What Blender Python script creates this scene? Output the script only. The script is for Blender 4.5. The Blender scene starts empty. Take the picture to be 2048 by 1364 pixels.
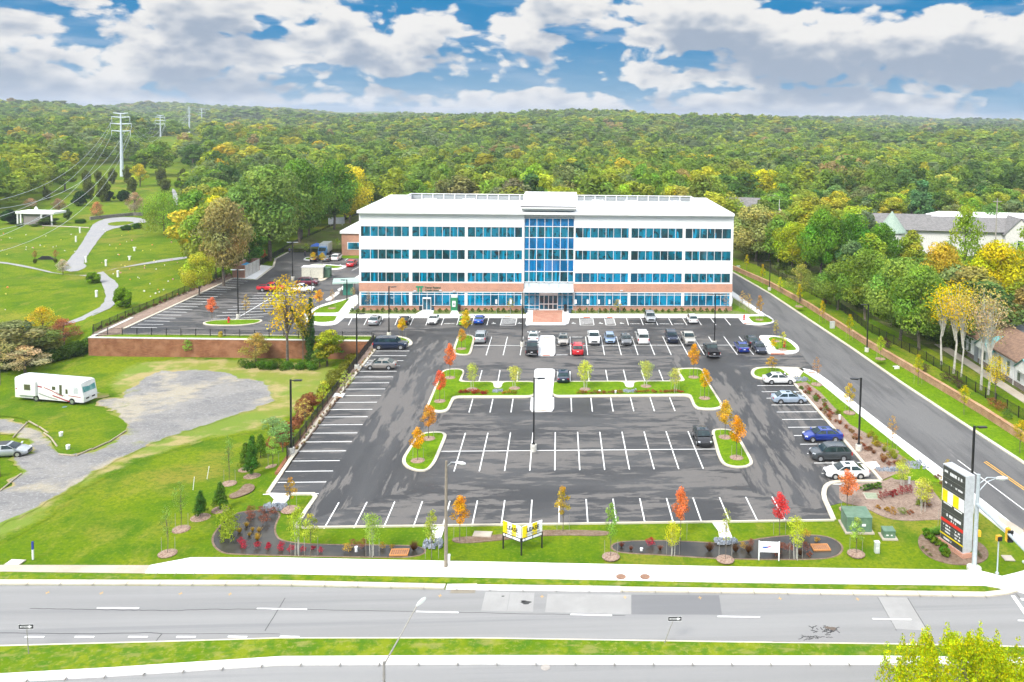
import bpy, math, random
import numpy as np
from mathutils import Vector, Matrix
from mathutils.geometry import delaunay_2d_cdt
R = math.radians
rnd = random.Random(7)
C = bpy.context.scene.collection
scene = bpy.context.scene

# ------------------------------------------------------------------ camera (solved from the parking-stall grid)
F, PX, PY, PITCH, ROLL, YAW, H = 1677.3, 1225.9, 342.8, .0655, -.0162, .0648, 38.93
cy, sy = math.cos(YAW), math.sin(YAW)
FW = Vector((sy*math.cos(PITCH), cy*math.cos(PITCH), -math.sin(PITCH)))
RT0 = Vector((cy, -sy, 0)); DN0 = FW.cross(RT0)
cr, sr = math.cos(ROLL), math.sin(ROLL)
RT = RT0*cr + DN0*sr; DN = -RT0*sr + DN0*cr
cam = bpy.data.objects.new('camera', bpy.data.cameras.new('camera')); C.objects.link(cam)
M = Matrix((RT, -DN, -FW)).transposed().to_4x4(); M.translation = Vector((0, 0, H)); cam.matrix_world = M
cd = cam.data; cd.sensor_width = 36; cd.lens = F*36/2048; cd.shift_x = (1024-PX)/2048; cd.shift_y = (PY-682)/2048
cd.clip_start = .5; cd.clip_end = 20000; scene.camera = cam
def P(u, v, z=0.0):                       # survey: where a sight line meets the level z
    d = FW + RT*((u-PX)/F) + DN*((v-PY)/F)
    t = (z-H)/d.z
    return Vector((d.x*t, d.y*t, z))
def proj(x, y, z):
    p = Vector((x, y, z-H)); k = p.dot(FW)
    return PX+F*p.dot(RT)/k, PY+F*p.dot(DN)/k

# ------------------------------------------------------------------ terrain
YW = P(450, 674).y; XWL = P(182, 674).x; XF = P(583, 905).x-.3; KN = P(235, 352); XBW = P(1738, 695).x
def ss(a, b, x):
    t = np.clip((x-a)/(b-a), 0, 1); return t*t*(3-2*t)
def h(x, y):
    x = np.asarray(x, float); y = np.asarray(y, float)
    side = 1-ss(XF-.6, XF+1.2, x)
    w = 1.6+22*ss(0, 1, (XWL-x)/14)
    z = -3.1*ss(80, 126, y)*side*(1-np.clip((y-YW-.1)/w, 0, 1))
    z = z+6*np.exp(-(((x-KN.x+20)/75)**2+((y-KN.y+15)/75)**2))
    n = np.sin(x*.006+1.3)*np.cos(y*.0045+.4)+.5*np.sin(x*.013+y*.009)+.4*np.cos(y*.011-x*.007+2)
    az = x/(np.abs(y)+50)
    z = z+ss(900, 1600, y)*5*np.sin(x*.0046+.8)+ss(1600, 2600, y)*6*np.sin(x*.0025-1)
    z = z+ss(380, 1500, y)*(17+4*ss(-.2, -.7, az))+ss(1500, 3200, y)*4+n*9*ss(400, 1100, y)+5*np.sin(y*.021+x*.004)*np.cos(x*.0085+y*.003)*ss(420, 900, y)
    return z
def gz(x, y):
    return float(h(x, y)) + (1.0 if x > XBW+.4 and 15 < y < 600 else 0)
def G(u, v, off=0.0):                     # sight line against the terrain
    d = (FW + RT*((u-PX)/F) + DN*((v-PY)/F)).normalized(); t = 30.; st = 2.
    while t < 3000:
        p = d*t
        if p.z+H < gz(p.x, p.y)+off: break
        t += st
        if t > 400: st = 5
    a, b = t-st, t
    for _ in range(14):
        m = (a+b)/2; p = d*m
        if p.z+H < gz(p.x, p.y)+off: b = m
        else: a = m
    p = d*b; return Vector((p.x, p.y, gz(p.x, p.y)+off))

# ------------------------------------------------------------------ materials
MATS = {}
def nodes(name):
    m = bpy.data.materials.new(name); m.use_nodes = True; nt = m.node_tree
    for n in list(nt.nodes): nt.nodes.remove(n)
    out = nt.nodes.new('ShaderNodeOutputMaterial')
    def N(t, **k):
        n = nt.nodes.new('ShaderNode'+t)
        for a, b in k.items():
            if a.startswith('i_'):
                key = a[2:]; key = int(key) if key.isdigit() else key.replace('_', ' ')
                n.inputs[key].default_value = b
            else: setattr(n, a, b)
        return n
    def L(a, b): nt.links.new(a, b)
    return m, nt, N, L, out
def c4(c): return (c[0], c[1], c[2], 1)
def mixc(N, L, fac, a, b, bt='MIX'):
    n = N('Mix', data_type='RGBA', blend_type=bt)
    for s, v in ((n.inputs[0], fac), (n.inputs[6], a), (n.inputs[7], b)):
        if hasattr(v, 'is_output'): L(v, s)
        else: s.default_value = v if s == n.inputs[0] else c4(v)
    return n.outputs[2]
def ramp(N, L, src, lo, hi):
    n = N('MapRange', interpolation_type='SMOOTHSTEP'); n.inputs[1].default_value = lo; n.inputs[2].default_value = hi
    L(src, n.inputs[0]); return n.outputs[0]
def noise(N, L, scale, detail=3, vec=None, stretch=None, rough=.55):
    n = N('TexNoise'); n.inputs['Scale'].default_value = scale; n.inputs['Detail'].default_value = detail; n.inputs['Roughness'].default_value = rough
    if stretch:
        mp = N('Mapping'); mp.inputs['Scale'].default_value = stretch; L(vec, mp.inputs[0]); vec = mp.outputs[0]
    if vec is not None: L(vec, n.inputs['Vector'])
    return n.outputs[0]
def mat(name, col, rough=.6, metal=0., col2=None, nscale=3., spec=.5, bump=0., coat=0., world=False, lo=.35, hi=.65, det=4):
    if name in MATS: return MATS[name]
    m, nt, N, L, out = nodes(name)
    b = N('BsdfPrincipled'); b.inputs['Base Color'].default_value = c4(col); b.inputs['Roughness'].default_value = rough
    b.inputs['Metallic'].default_value = metal; b.inputs['Specular IOR Level'].default_value = spec
    if coat: b.inputs['Coat Weight'].default_value = coat; b.inputs['Coat Roughness'].default_value = .05
    if col2 is None: col2 = tuple(c*.86 for c in col)
    vec = N('NewGeometry').outputs['Position'] if world else N('TexCoord').outputs['Object']
    f = noise(N, L, nscale, det, vec)
    L(mixc(N, L, ramp(N, L, f, lo, hi), col, col2), b.inputs['Base Color'])
    if bump:
        bn = N('Bump'); bn.inputs['Strength'].default_value = bump; bn.inputs['Distance'].default_value = .05
        L(noise(N, L, nscale*6, 2, vec), bn.inputs['Height']); L(bn.outputs[0], b.inputs['Normal'])
    L(b.outputs[0], out.inputs[0]); MATS[name] = m; return m

def colchain(N, L, pos, layers, base):
    cur = base
    for (c, sc, lo, hi, st, k) in layers:
        f = ramp(N, L, noise(N, L, sc, 5, pos, st, .6), lo, hi)
        mm = N('Math', operation='MULTIPLY'); L(f, mm.inputs[0]); mm.inputs[1].default_value = k
        cur = mixc(N, L, mm.outputs[0], cur, c)
    return cur
CH = {}
def ground_mat(name, layers, base, rough=.95, bump=.3, bscale=8, feather=0, under=None):
    """layers: (colour, scale, lo, hi, stretch, strength) mixed in turn over base; with feather the rim blends raggedly into the ground cover named under"""
    if name in MATS: return MATS[name]
    CH[name] = (layers, base)
    m, nt, N, L, out = nodes(name)
    b = N('BsdfPrincipled'); b.inputs['Roughness'].default_value = rough; b.inputs['Specular IOR Level'].default_value = .06
    pos = N('NewGeometry').outputs['Position']; cur = colchain(N, L, pos, layers, base)
    if feather:
        un = colchain(N, L, pos, *CH[under]); at = N('Attribute', attribute_name='edge'); n2 = N('Math', operation='MULTIPLY_ADD')
        L(noise(N, L, .5, 8, pos, None, .7), n2.inputs[0]); n2.inputs[1].default_value = feather*3.4; L(at.outputs['Fac'], n2.inputs[2])
        cur = mixc(N, L, ramp(N, L, n2.outputs[0], feather*2.05, feather*3.0), un, cur)
    L(cur, b.inputs['Base Color'])
    bn = N('Bump'); bn.inputs['Strength'].default_value = bump; bn.inputs['Distance'].default_value = .05
    L(noise(N, L, bscale, 3, pos), bn.inputs['Height']); L(bn.outputs[0], b.inputs['Normal'])
    L(b.outputs[0], out.inputs[0]); MATS[name] = m; return m

GR = (.097, .168, .002)
grass = ground_mat('lawn_grass', [((.17, .215, .006), .06, .42, .6, None, .85), ((.24, .20, .035), .04, .54, .68, None, .8), ((.055, .13, .004), .22, .47, .66, None, .8), ((.22, .22, .03), .5, .52, .7, (1, .4, 1), .65),
                                  ((.05, .12, .008), 2.2, .42, .66, None, .6), ((.25, .27, .03), 3.6, .5, .7, None, .4), ((.05, .11, .008), 6., .5, .7, None, .4)], GR, bump=.5, bscale=14)
islg = ground_mat('turf', [((.16, .26, .006), .5, .4, .65, None, .7), ((.05, .14, .008), 2.5, .42, .66, None, .6), ((.24, .3, .03), 4.2, .5, .72, None, .45)], (.11, .20, .003), bump=.5, bscale=14)
verge = ground_mat('verge_grass', [((.2, .24, .012), .3, .4, .6, None, .8), ((.06, .15, .01), 1.1, .42, .62, None, .8), ((.3, .28, .08), 3.3, .5, .7, None, .5), ((.27, .25, .08), 1.3, .52, .7, (.4, 1, 1), .6)], (.10, .175, .004), bump=.5, bscale=14)
def asphalt_mat(name, stretch):
    m, nt, N, L, out = nodes(name)
    b = N('BsdfPrincipled'); b.inputs['Specular IOR Level'].default_value = .35
    pos = N('NewGeometry').outputs['Position']
    big = noise(N, L, .05, 2, pos)
    n1 = noise(N, L, .62, 10, pos, stretch, .70)
    a = N('Math', operation='MULTIPLY_ADD'); L(big, a.inputs[0]); a.inputs[1].default_value = .55; L(n1, a.inputs[2])
    dry = ramp(N, L, a.outputs[0], .775, .795)
    fine = noise(N, L, 5, 4, pos)
    dark = mixc(N, L, fine, (.031, .031, .031), (.048, .047, .048))
    dark = mixc(N, L, ramp(N, L, noise(N, L, .18, 4, pos, stretch), .4, .65), dark, (.064, .063, .063))
    lite = mixc(N, L, fine, (.108, .102, .096), (.148, .138, .13))
    L(mixc(N, L, dry, dark, lite), b.inputs['Base Color'])
    r = N('MapRange'); r.inputs[3].default_value = .55; r.inputs[4].default_value = .9; L(dry, r.inputs[0]); L(r.outputs[0], b.inputs['Roughness'])
    bn = N('Bump'); bn.inputs['Strength'].default_value = .25; bn.inputs['Distance'].default_value = .02; L(noise(N, L, 30, 2, pos), bn.inputs['Height']); L(bn.outputs[0], b.inputs['Normal'])
    L(b.outputs[0], out.inputs[0]); MATS[name] = m; return m
asph = asphalt_mat('parking_asphalt', (.28, 1.3, 1)); asphY = asphalt_mat('aisle_asphalt', (1.2, .16, 1))
drivem = ground_mat('drive_asphalt', [((.165, .163, .16), .10, .4, .6, (1, .25, 1), .8), ((.09, .09, .092), .6, .45, .68, (1.2, .12, 1), .7), ((.22, .21, .2), 1.2, .6, .75, (1, .2, 1), .5), ((.06, .06, .06), 6, .5, .8, None, .35)], (.13, .128, .127), rough=.85, bump=.2, bscale=25)
roadm = ground_mat('road_asphalt', [((.27, .268, .264), .5, .35, .62, (.03, 1.1, 1), .9), ((.20, .20, .203), .45, .52, .68, (.02, 1.5, 1), .7), ((.2, .2, .205), 5, .55, .8, None, .35), ((.31, .308, .3), .3, .6, .75, (.2, .6, 1), .4)], (.235, .233, .23), rough=.9, bump=.15, bscale=25)
patchm = ground_mat('patched_asphalt', [((.34, .335, .325), .4, .4, .65, None, .8), ((.28, .28, .275), 4, .5, .8, None, .4)], (.30, .295, .285))
patchd = ground_mat('dark_patch_asphalt', [((.21, .212, .215), .5, .4, .65, (.05, 1, 1), .8), ((.17, .175, .18), 4, .5, .8, None, .4)], (.175, .176, .18))
conc = ground_mat('concrete', [((.66, .65, .62), .3, .4, .7, None, .6), ((.56, .54, .5), 2.2, .55, .8, None, .5)], (.74, .73, .71), rough=.9, bump=.1)
concw = ground_mat('new_concrete', [((.74, .735, .72), .15, .4, .7, None, .6), ((.7, .69, .67), 2.2, .6, .8, None, .5)], (.8, .795, .785), rough=.9, bump=.1)
kerbm = ground_mat('kerb_concrete', [((.52, .46, .36), .25, .4, .65, None, .8), ((.42, .36, .27), 1.6, .54, .72, None, .6), ((.3, .2, .12), 4, .64, .78, None, .6)], (.56, .52, .43), rough=.9, bump=.1)
tanc = ground_mat('weathered_concrete', [((.38, .32, .25), .3, .4, .65, None, .7), ((.5, .45, .38), 2, .5, .8, None, .5)], (.46, .41, .34))
drygrass = ground_mat('worn_grass', [((.14, .22, .03), .12, .42, .6, None, .8), ((.37, .29, .14), .22, .46, .62, None, .85), ((.2, .2, .06), 2, .45, .75, None, .4)], (.20, .225, .04), bump=.5, feather=1.5, under='lawn_grass')
gravel = ground_mat('gravel', [((.20, .195, .19), .11, .45, .6, None, .9), ((.36, .32, .24), .09, .52, .62, None, .85), ((.22, .24, .08), .16, .60, .68, None, .8), ((.14, .14, .145), .7, .5, .68, (.5, 1, 1), .6), ((.42, .42, .42), 3.5, .5, .7, None, .5), ((.15, .15, .155), 5, .55, .7, None, .5)], (.25, .24, .225), bump=.8, bscale=10, feather=.38, under='worn_grass')
pathm = ground_mat('old_path', [((.30, .30, .31), .2, .4, .65, None, .8), ((.2, .2, .21), 1.2, .5, .75, None, .6), ((.38, .37, .36), 3, .55, .75, None, .4)], (.33, .325, .32))
mulch = ground_mat('mulch', [((.27, .20, .15), 1.5, .4, .65, None, .8), ((.10, .07, .045), 4, .45, .7, None, .7), ((.36, .3, .26), 9, .55, .75, None, .6)], (.19, .13, .09), bump=.8, bscale=20)
bedm = ground_mat('planting_bed', [((.33, .25, .2), 1., .4, .65, None, .8), ((.13, .09, .06), 3.5, .48, .7, None, .7), ((.46, .4, .36), 9, .52, .72, None, .6)], (.25, .18, .14), bump=.8, bscale=20)
litter = ground_mat('leaf_litter', [((.10, .15, .02), .1, .4, .6, None, .8), ((.2, .16, .09), .6, .5, .7, None, .7), ((.04, .06, .015), 2, .45, .7, None, .6)], (.09, .10, .03), bump=.8)
paint = mat('line_paint', (.83, .83, .81), .7, col2=(.66, .66, .65), nscale=2.5, world=True, lo=.55, hi=.75)
yellowp = mat('yellow_road_paint', (.80, .42, .03), .7)
redp = mat('tactile_red', (.62, .22, .15), .8)
water = mat('pond_water', (.030, .028, .024), .22, col2=(.055, .05, .038), nscale=.35, spec=.25, world=True)
metalb = mat('black_metal', (.012, .012, .013), .4)
basec = mat('base_concrete', (.66, .64, .58), .9, col2=(.5, .48, .42), nscale=4)
galv = mat('galvanised_steel', (.5, .52, .54), .45, .6)
white = mat('white_paint', (.8, .8, .8), .5)
brickm = None

# ------------------------------------------------------------------ mesh helpers
class MB:
    def __init__(s): s.v = []; s.f = []
    def add(s, vs, fs):
        o = len(s.v); s.v += [tuple(p) for p in vs]; s.f += [tuple(i+o for i in f) for f in fs]; return s
    def box(s, x0, x1, y0, y1, z0, z1):
        return s.add([(x0, y0, z0), (x1, y0, z0), (x1, y1, z0), (x0, y1, z0), (x0, y0, z1), (x1, y0, z1), (x1, y1, z1), (x0, y1, z1)],
                     [(0, 3, 2, 1), (4, 5, 6, 7), (0, 1, 5, 4), (1, 2, 6, 5), (2, 3, 7, 6), (3, 0, 4, 7)])
    def quad(s, *p): return s.add(p, [tuple(range(len(p)))])
    def prism(s, poly, z0, z1):
        n = len(poly)
        if sum(poly[i][0]*poly[(i+1) % n][1]-poly[(i+1) % n][0]*poly[i][1] for i in range(n)) < 0: poly = poly[::-1]
        return s.add([(p[0], p[1], z0) for p in poly]+[(p[0], p[1], z1) for p in poly],
                     [tuple(range(n-1, -1, -1)), tuple(range(n, 2*n))]+[(i, (i+1) % n, n+(i+1) % n, n+i) for i in range(n)])
    def tube(s, p0, p1, r0, r1=None, n=8, cap=True):
        r1 = r0 if r1 is None else r1; p0 = Vector(p0); p1 = Vector(p1); d = (p1-p0).normalized()
        a = d.orthogonal().normalized(); b = d.cross(a); vs = []
        for p, r in ((p0, r0), (p1, r1)):
            vs += [p+(a*math.cos(2*math.pi*i/n)+b*math.sin(2*math.pi*i/n))*r for i in range(n)]
        fs = [(i, (i+1) % n, n+(i+1) % n, n+i) for i in range(n)]
        if cap: fs += [tuple(range(n-1, -1, -1)), tuple(range(n, 2*n))]
        return s.add(vs, fs)
    def path(s, pts, rs, n=6):
        pts = [Vector(p) for p in pts]
        vs = []; fs = []
        for k, p in enumerate(pts):
            d = (pts[min(k+1, len(pts)-1)]-pts[max(k-1, 0)]).normalized()
            a = d.cross(Vector((.13, .97, .2))).normalized(); b = d.cross(a)
            vs += [p+(a*math.cos(2*math.pi*i/n)+b*math.sin(2*math.pi*i/n))*rs[k] for i in range(n)]
        for k in range(len(pts)-1):
            fs += [(k*n+i, k*n+(i+1) % n, (k+1)*n+(i+1) % n, (k+1)*n+i) for i in range(n)]
        fs += [tuple(range(n-1, -1, -1)), tuple(range((len(pts)-1)*n, len(pts)*n))]
        return s.add(vs, fs)
    def lathe(s, prof, n=16, c=(0, 0, 0)):
        vs = []; m = len(prof)
        for r, z in prof: vs += [(c[0]+r*math.cos(2*math.pi*i/n), c[1]+r*math.sin(2*math.pi*i/n), c[2]+z) for i in range(n)]
        fs = [(k*n+i, k*n+(i+1) % n, (k+1)*n+(i+1) % n, (k+1)*n+i) for k in range(m-1) for i in range(n)]
        fs += [tuple(range(n-1, -1, -1)), tuple(range((m-1)*n, m*n))]
        return s.add(vs, fs)
    def loft(s, secs):
        n = len(secs[0]); vs = [p for q in secs for p in q]
        fs = [(k*n+i, k*n+(i+1) % n, (k+1)*n+(i+1) % n, (k+1)*n+i) for k in range(len(secs)-1) for i in range(n)]
        fs += [tuple(range(n-1, -1, -1)), tuple(range((len(secs)-1)*n, len(secs)*n))]
        return s.add(vs, fs)
    def build(s, name, m, parent=None, smooth=0, loc=None):
        me = bpy.data.meshes.new(name); me.from_pydata(s.v, [], s.f)
        if smooth:
            me.shade_smooth()
            try: me.set_sharp_from_angle(angle=R(smooth))
            except Exception: pass
        if m: me.materials.append(m)
        o = bpy.data.objects.new(name, me); C.objects.link(o)
        if parent: o.parent = parent
        if loc is not None: o.location = loc
        return o
def tag(o, label, cat=None, group=None, kind=None):
    o['label'] = label
    if cat: o['category'] = cat
    if group: o['group'] = group
    if kind: o['kind'] = kind
    return o
def empty(name, loc, rz, label, cat, group=None):
    o = bpy.data.objects.new(name, None); C.objects.link(o); o.location = loc; o.rotation_euler = (0, 0, rz); o.empty_display_size = .3
    return tag(o, label, cat, group)
KIDS = {}
def copy_tree(o, loc, rz=0, label=None, scale=None, group=None, color=None):
    r = o.copy(); C.objects.link(r); r.location = loc; r.rotation_euler = (0, 0, rz)
    if label: r['label'] = label
    if group: r['group'] = group
    if scale: r.scale = scale
    for ch in o.children:
        c = ch.copy(); C.objects.link(c); c.parent = r
        if color and c.name.split('.')[0] in ('crown', 'foliage'): c.color = color
        for g in ch.children:
            d = g.copy(); C.objects.link(d); d.parent = c
    if color: r.color = color
    return r
def smooth_poly(pts, it=2):
    for _ in range(it):
        q = []
        n = len(pts)
        for i in range(n):
            a = Vector(pts[i]); b = Vector(pts[(i+1) % n]); q += [a*.75+b*.25, a*.25+b*.75]
        pts = q
    return pts
def round_poly(pts, r=1.3):
    out = []; n = len(pts); pts = [Vector(p[:2]) for p in pts]
    for i in range(n):
        a, b_, c = pts[i-1], pts[i], pts[(i+1) % n]; la, lc = (a-b_).length, (c-b_).length
        p0 = b_+(a-b_)*min(.45, r/max(la, .01)); p1 = b_+(c-b_)*min(.45, r/max(lc, .01))
        out += [p0*(1-t)**2+b_*2*t*(1-t)+p1*t*t for t in (0, .25, .5, .75, 1)]
    return out
def area(p): return sum(p[i][0]*p[(i+1) % len(p)][1]-p[(i+1) % len(p)][0]*p[i][1] for i in range(len(p)))/2
def inset(poly, d):
    if area(poly) < 0: poly = poly[::-1]
    n = len(poly); out = []
    for i in range(n):
        a, b, c = Vector(poly[i-1][:2]), Vector(poly[i][:2]), Vector(poly[(i+1) % n][:2])
        e1 = (b-a).normalized(); e2 = (c-b).normalized()
        n1 = Vector((-e1.y, e1.x)); n2 = Vector((-e2.y, e2.x)); m = (n1+n2)
        if m.length < 1e-4: m = n1
        m.normalize(); out.append(b+m*(d/max(.5, m.dot(n1))))
    return out
def world(px, z=0): return [P(u, v, z).xy for u, v in px]
def slab(name, px, m, z0, z1, label, it=0, kind='structure', isworld=False, cat=None):
    poly = px if isworld else world(px, z1 if abs(z1) > .3 else 0)
    if it: poly = smooth_poly(poly, it)
    return tag(MB().prism([tuple(p[:2]) for p in poly], z0, z1).build(name, m), label, cat or name.replace('_', ' '), None, kind)
def ribbon(poly, w, z0, z1, closed=False, mb=None, side=0):
    """kerb: a strip of width w along a polyline; side 0 centred, 1 to the left, -1 to the right"""
    mb = mb or MB(); n = len(poly); L_, R_ = [], []
    for i in range(n):
        a = Vector(poly[i-1][:2]) if (i > 0 or closed) else Vector(poly[i][:2]); b = Vector(poly[i][:2]); c = Vector(poly[(i+1) % n][:2]) if (i < n-1 or closed) else b
        e1 = (b-a); e2 = (c-b); e1 = e1.normalized() if e1.length > 1e-6 else e2.normalized(); e2 = e2.normalized() if e2.length > 1e-6 else e1
        m = Vector((-e1.y-e2.y, e1.x+e2.x)); m.normalize(); k = 1/max(.6, m.dot(Vector((-e1.y, e1.x))))
        L_.append(b+m*w*k*(.5+side*.5)); R_.append(b-m*w*k*(.5-side*.5))
    m_ = n if closed else n-1; vs = []
    for i in range(n): vs += [(R_[i].x, R_[i].y, z0), (R_[i].x, R_[i].y, z1), (L_[i].x, L_[i].y, z1), (L_[i].x, L_[i].y, z0)]
    fs = [(4*i+j, 4*i+(j+1) % 4, 4*((i+1) % n)+(j+1) % 4, 4*((i+1) % n)+j) for i in range(m_) for j in range(4)]
    if not closed: fs += [(0, 3, 2, 1), (4*(n-1), 4*(n-1)+1, 4*(n-1)+2, 4*(n-1)+3)]
    return mb.add(vs, fs)
def kerb(px, label, w=.32, closed=False, side=0, it=0, isworld=False, name='kerb', m=None, z1=.15, cat='kerb'):
    poly = px if isworld else world(px)
    if it and closed: poly = smooth_poly(poly, it)
    elif it:
        for _ in range(it):
            q = [poly[0]]
            for i in range(len(poly)-1): q += [Vector(poly[i])*.75+Vector(poly[i+1])*.25, Vector(poly[i])*.25+Vector(poly[i+1])*.75]
            poly = q+[poly[-1]]
    return tag(ribbon(poly, w, -.05, z1, closed, None, side).build(name, m or kerbm), label, cat, None, 'structure')
def inpoly(x, y, poly):
    c = False; j = len(poly)-1
    for i in range(len(poly)):
        xi, yi = poly[i][0], poly[i][1]; xj, yj = poly[j][0], poly[j][1]
        if (yi > y) != (yj > y) and x < (xj-xi)*(y-yi)/(yj-yi)+xi: c = not c
        j = i
    return c
def drape(name, px, m, off, label, step=2.5, rough=0, it=2, cat=None, kind='structure'):
    poly = [G(u, v).xy for u, v in px]; poly = smooth_poly(poly, it); dense = []
    for i in range(len(poly)):
        a, b = poly[i], poly[(i+1) % len(poly)]; k = max(1, int((b-a).length/(step*.5)))
        for j in range(k):
            q = a.lerp(b, j/k); dense.append(Vector((q.x+rnd.uniform(-rough, rough), q.y+rnd.uniform(-rough, rough))))
    xs = [p.x for p in dense]; ys = [p.y for p in dense]; pts = list(dense)
    x = min(xs)
    while x < max(xs):
        y = min(ys)
        while y < max(ys):
            q = (x+rnd.uniform(-.3, .3), y+rnd.uniform(-.3, .3))
            if inpoly(q[0], q[1], dense): pts.append(Vector(q))
            y += step
        x += step
    from mathutils import noise as _ns
    if rough > .15: dense = [Vector((p.x+1.3*rough*2*_ns.noise(Vector((p.x*.35, p.y*.35, 1)))+.8*rough*_ns.noise(Vector((p.x*1.1, p.y*1.1, 4))), p.y+1.3*rough*2*_ns.noise(Vector((p.x*.35, p.y*.35, 7)))+.8*rough*_ns.noise(Vector((p.x*1.1, p.y*1.1, 9))))) for p in dense]; pts = dense+[q for q in pts[len(dense):] if inpoly(q.x, q.y, dense)]
    n = len(dense); vs, es, fs = delaunay_2d_cdt(pts, [(i, (i+1) % n) for i in range(n)], [], 0, 1e-4)[:3]
    keep = [f for f in fs if inpoly(sum(vs[i].x for i in f)/3, sum(vs[i].y for i in f)/3, dense)]
    hz = h(np.array([p.x for p in vs]), np.array([p.y for p in vs]))
    mb = MB(); mb.v = [(p.x, p.y, float(z)+off) for p, z in zip(vs, hz)]; mb.f = [tuple(f) for f in keep]
    o_ = mb.build(name, m, smooth=80); dn = np.array([(p.x, p.y) for p in dense]); va = np.array([(p.x, p.y) for p in vs])
    dist = np.sqrt(((va[:, None, :]-dn[None, :, :])**2).sum(2)).min(1); at = o_.data.attributes.new('edge', 'FLOAT', 'POINT'); at.data.foreach_set('value', np.minimum(dist, 4).astype('f'))
    return tag(o_, label, cat or name.replace('_', ' '), None, kind)
def text_mesh(s, size, align='CENTER', ext=.01, bold=0):
    cu = bpy.data.curves.new('t', 'FONT'); cu.body = s; cu.size = size; cu.align_x = align; cu.align_y = 'CENTER'; cu.extrude = ext; cu.offset = bold
    o = bpy.data.objects.new('t', cu); C.objects.link(o); dg = bpy.context.evaluated_depsgraph_get(); dg.update()
    me = bpy.data.meshes.new_from_object(o.evaluated_get(dg)); C.objects.unlink(o); bpy.data.objects.remove(o)
    mb = MB(); mb.v = [tuple(v.co) for v in me.vertices]; mb.f = [tuple(p.vertices) for p in me.polygons]; bpy.data.meshes.remove(me); return mb
def xform(mb, mx):
    mb.v = [tuple(mx @ Vector(p)) for p in mb.v]; return mb
# ------------------------------------------------------------------ the ground
def terrain():
    def axis(c, lo, hi, a, n):
        t0 = -math.asinh((c-lo)/a); t1 = math.asinh((hi-c)/a)
        return c+a*np.sinh(np.linspace(t0, t1, n))
    xs = axis(-45, -5000, 5000, 60, 330); ys = axis(125, -500, 9000, 60, 330)
    # make the step beside the parking kerb and behind the long wall crisp
    X, Y = np.meshgrid(xs, ys); Z = h(X, Y)
    n, m = len(ys), len(xs); me = bpy.data.meshes.new('ground')
    co = np.stack([X, Y, Z], -1).reshape(-1, 3).astype('f'); idx = np.arange(n*m).reshape(n, m)
    q = np.stack([idx[:-1, :-1], idx[:-1, 1:], idx[1:, 1:], idx[1:, :-1]], -1).reshape(-1).astype('i')
    me.vertices.add(n*m); me.vertices.foreach_set('co', co.ravel()); me.loops.add(len(q)); me.loops.foreach_set('vertex_index', q)
    me.polygons.add(len(q)//4); me.polygons.foreach_set('loop_start', np.arange(0, len(q), 4, dtype='i')); me.polygons.foreach_set('loop_total', np.full(len(q)//4, 4, 'i'))
    me.update(); me.materials.append(grass); me.shade_smooth()
    o = bpy.data.objects.new('ground', me); C.objects.link(o)
    tag(o, 'wide green lawn and hills that carry the whole site', 'ground', None, 'structure')
terrain()
# asphalt
rear = world([(242, 669), (246, 659), (466, 557), (512, 560), (547, 533), (551, 518), (661.5, 461.5), (700, 446)])+[Vector((-62, 330)), Vector((-38.6, 330)), Vector((-38.6, 150)), Vector((-24, 150)), Vector((-24, P(750, 673).y))]
slab('rear_parking_asphalt', rear, asph, -.2, .012, 'asphalt of the rear parking lot and lane left of the office block', isworld=True, cat='asphalt')
lot = world([(590, 1056), (1668.7, 1041), (1659, 1017), (1649, 995), (1651, 978.7), (1660.6, 969), (1680, 965), (1762, 965), (1744.5, 943), (1725, 927), (1586.5, 765.8), (1585, 748), (1598, 738)])+[Vector((41.5, 125)), Vector((41.5, 157.5))]+world([(1476, 636), (690, 636), (660, 645), (620, 673), (752, 673), (753.5, 698.5), (536, 989), (630, 990), (629, 997)])
slab('front_parking_asphalt', lot, asph, -.2, .02, 'asphalt of the front parking lot with pale dried patches', isworld=True, cat='asphalt')
slab('left_aisle_asphalt', [Vector(p) for p in ((-24, 79), (-14.6, 86), (-14.6, 110), (-17.2, 112), (-17.2, 142), (-20, 146), (-24, 146))], asphY, -.1, .024, 'streaked asphalt of the left driving aisle', isworld=True, cat='asphalt')
slab('right_aisle_asphalt', [Vector(p) for p in ((20.6, 84), (26, 80), (34, 83.5), (34.6, 86), (34.6, 117), (29.5, 122), (26, 132), (19.5, 135), (17.6, 128), (18.4, 110), (18.5, 100), (20.2, 99))], asphY, -.1, .024, 'streaked asphalt of the right driving aisle', isworld=True, cat='asphalt')
dl = [(44.9, 68), (44.6, 74.7), (43.4, 88.1), (41.2, 110.6), (40.1, 125), (40.9, 141), (41.7, 157), (36.6, 186), (34, 212), (28, 330)]
dr = [(38, 330), (43.3, 214), (44.2, 208.4), (47.4, 181.6), (49, 158.2), (50.4, 137.8), (51.3, 119.6), (52.3, 106.1), (53.6, 90.5), (55, 74.7), (56, 68)]
slab('side_drive', [Vector(p) for p in dl+dr], drivem, -.1, .03, 'worn grey access drive running past the right side', isworld=True, cat='drive')
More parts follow.
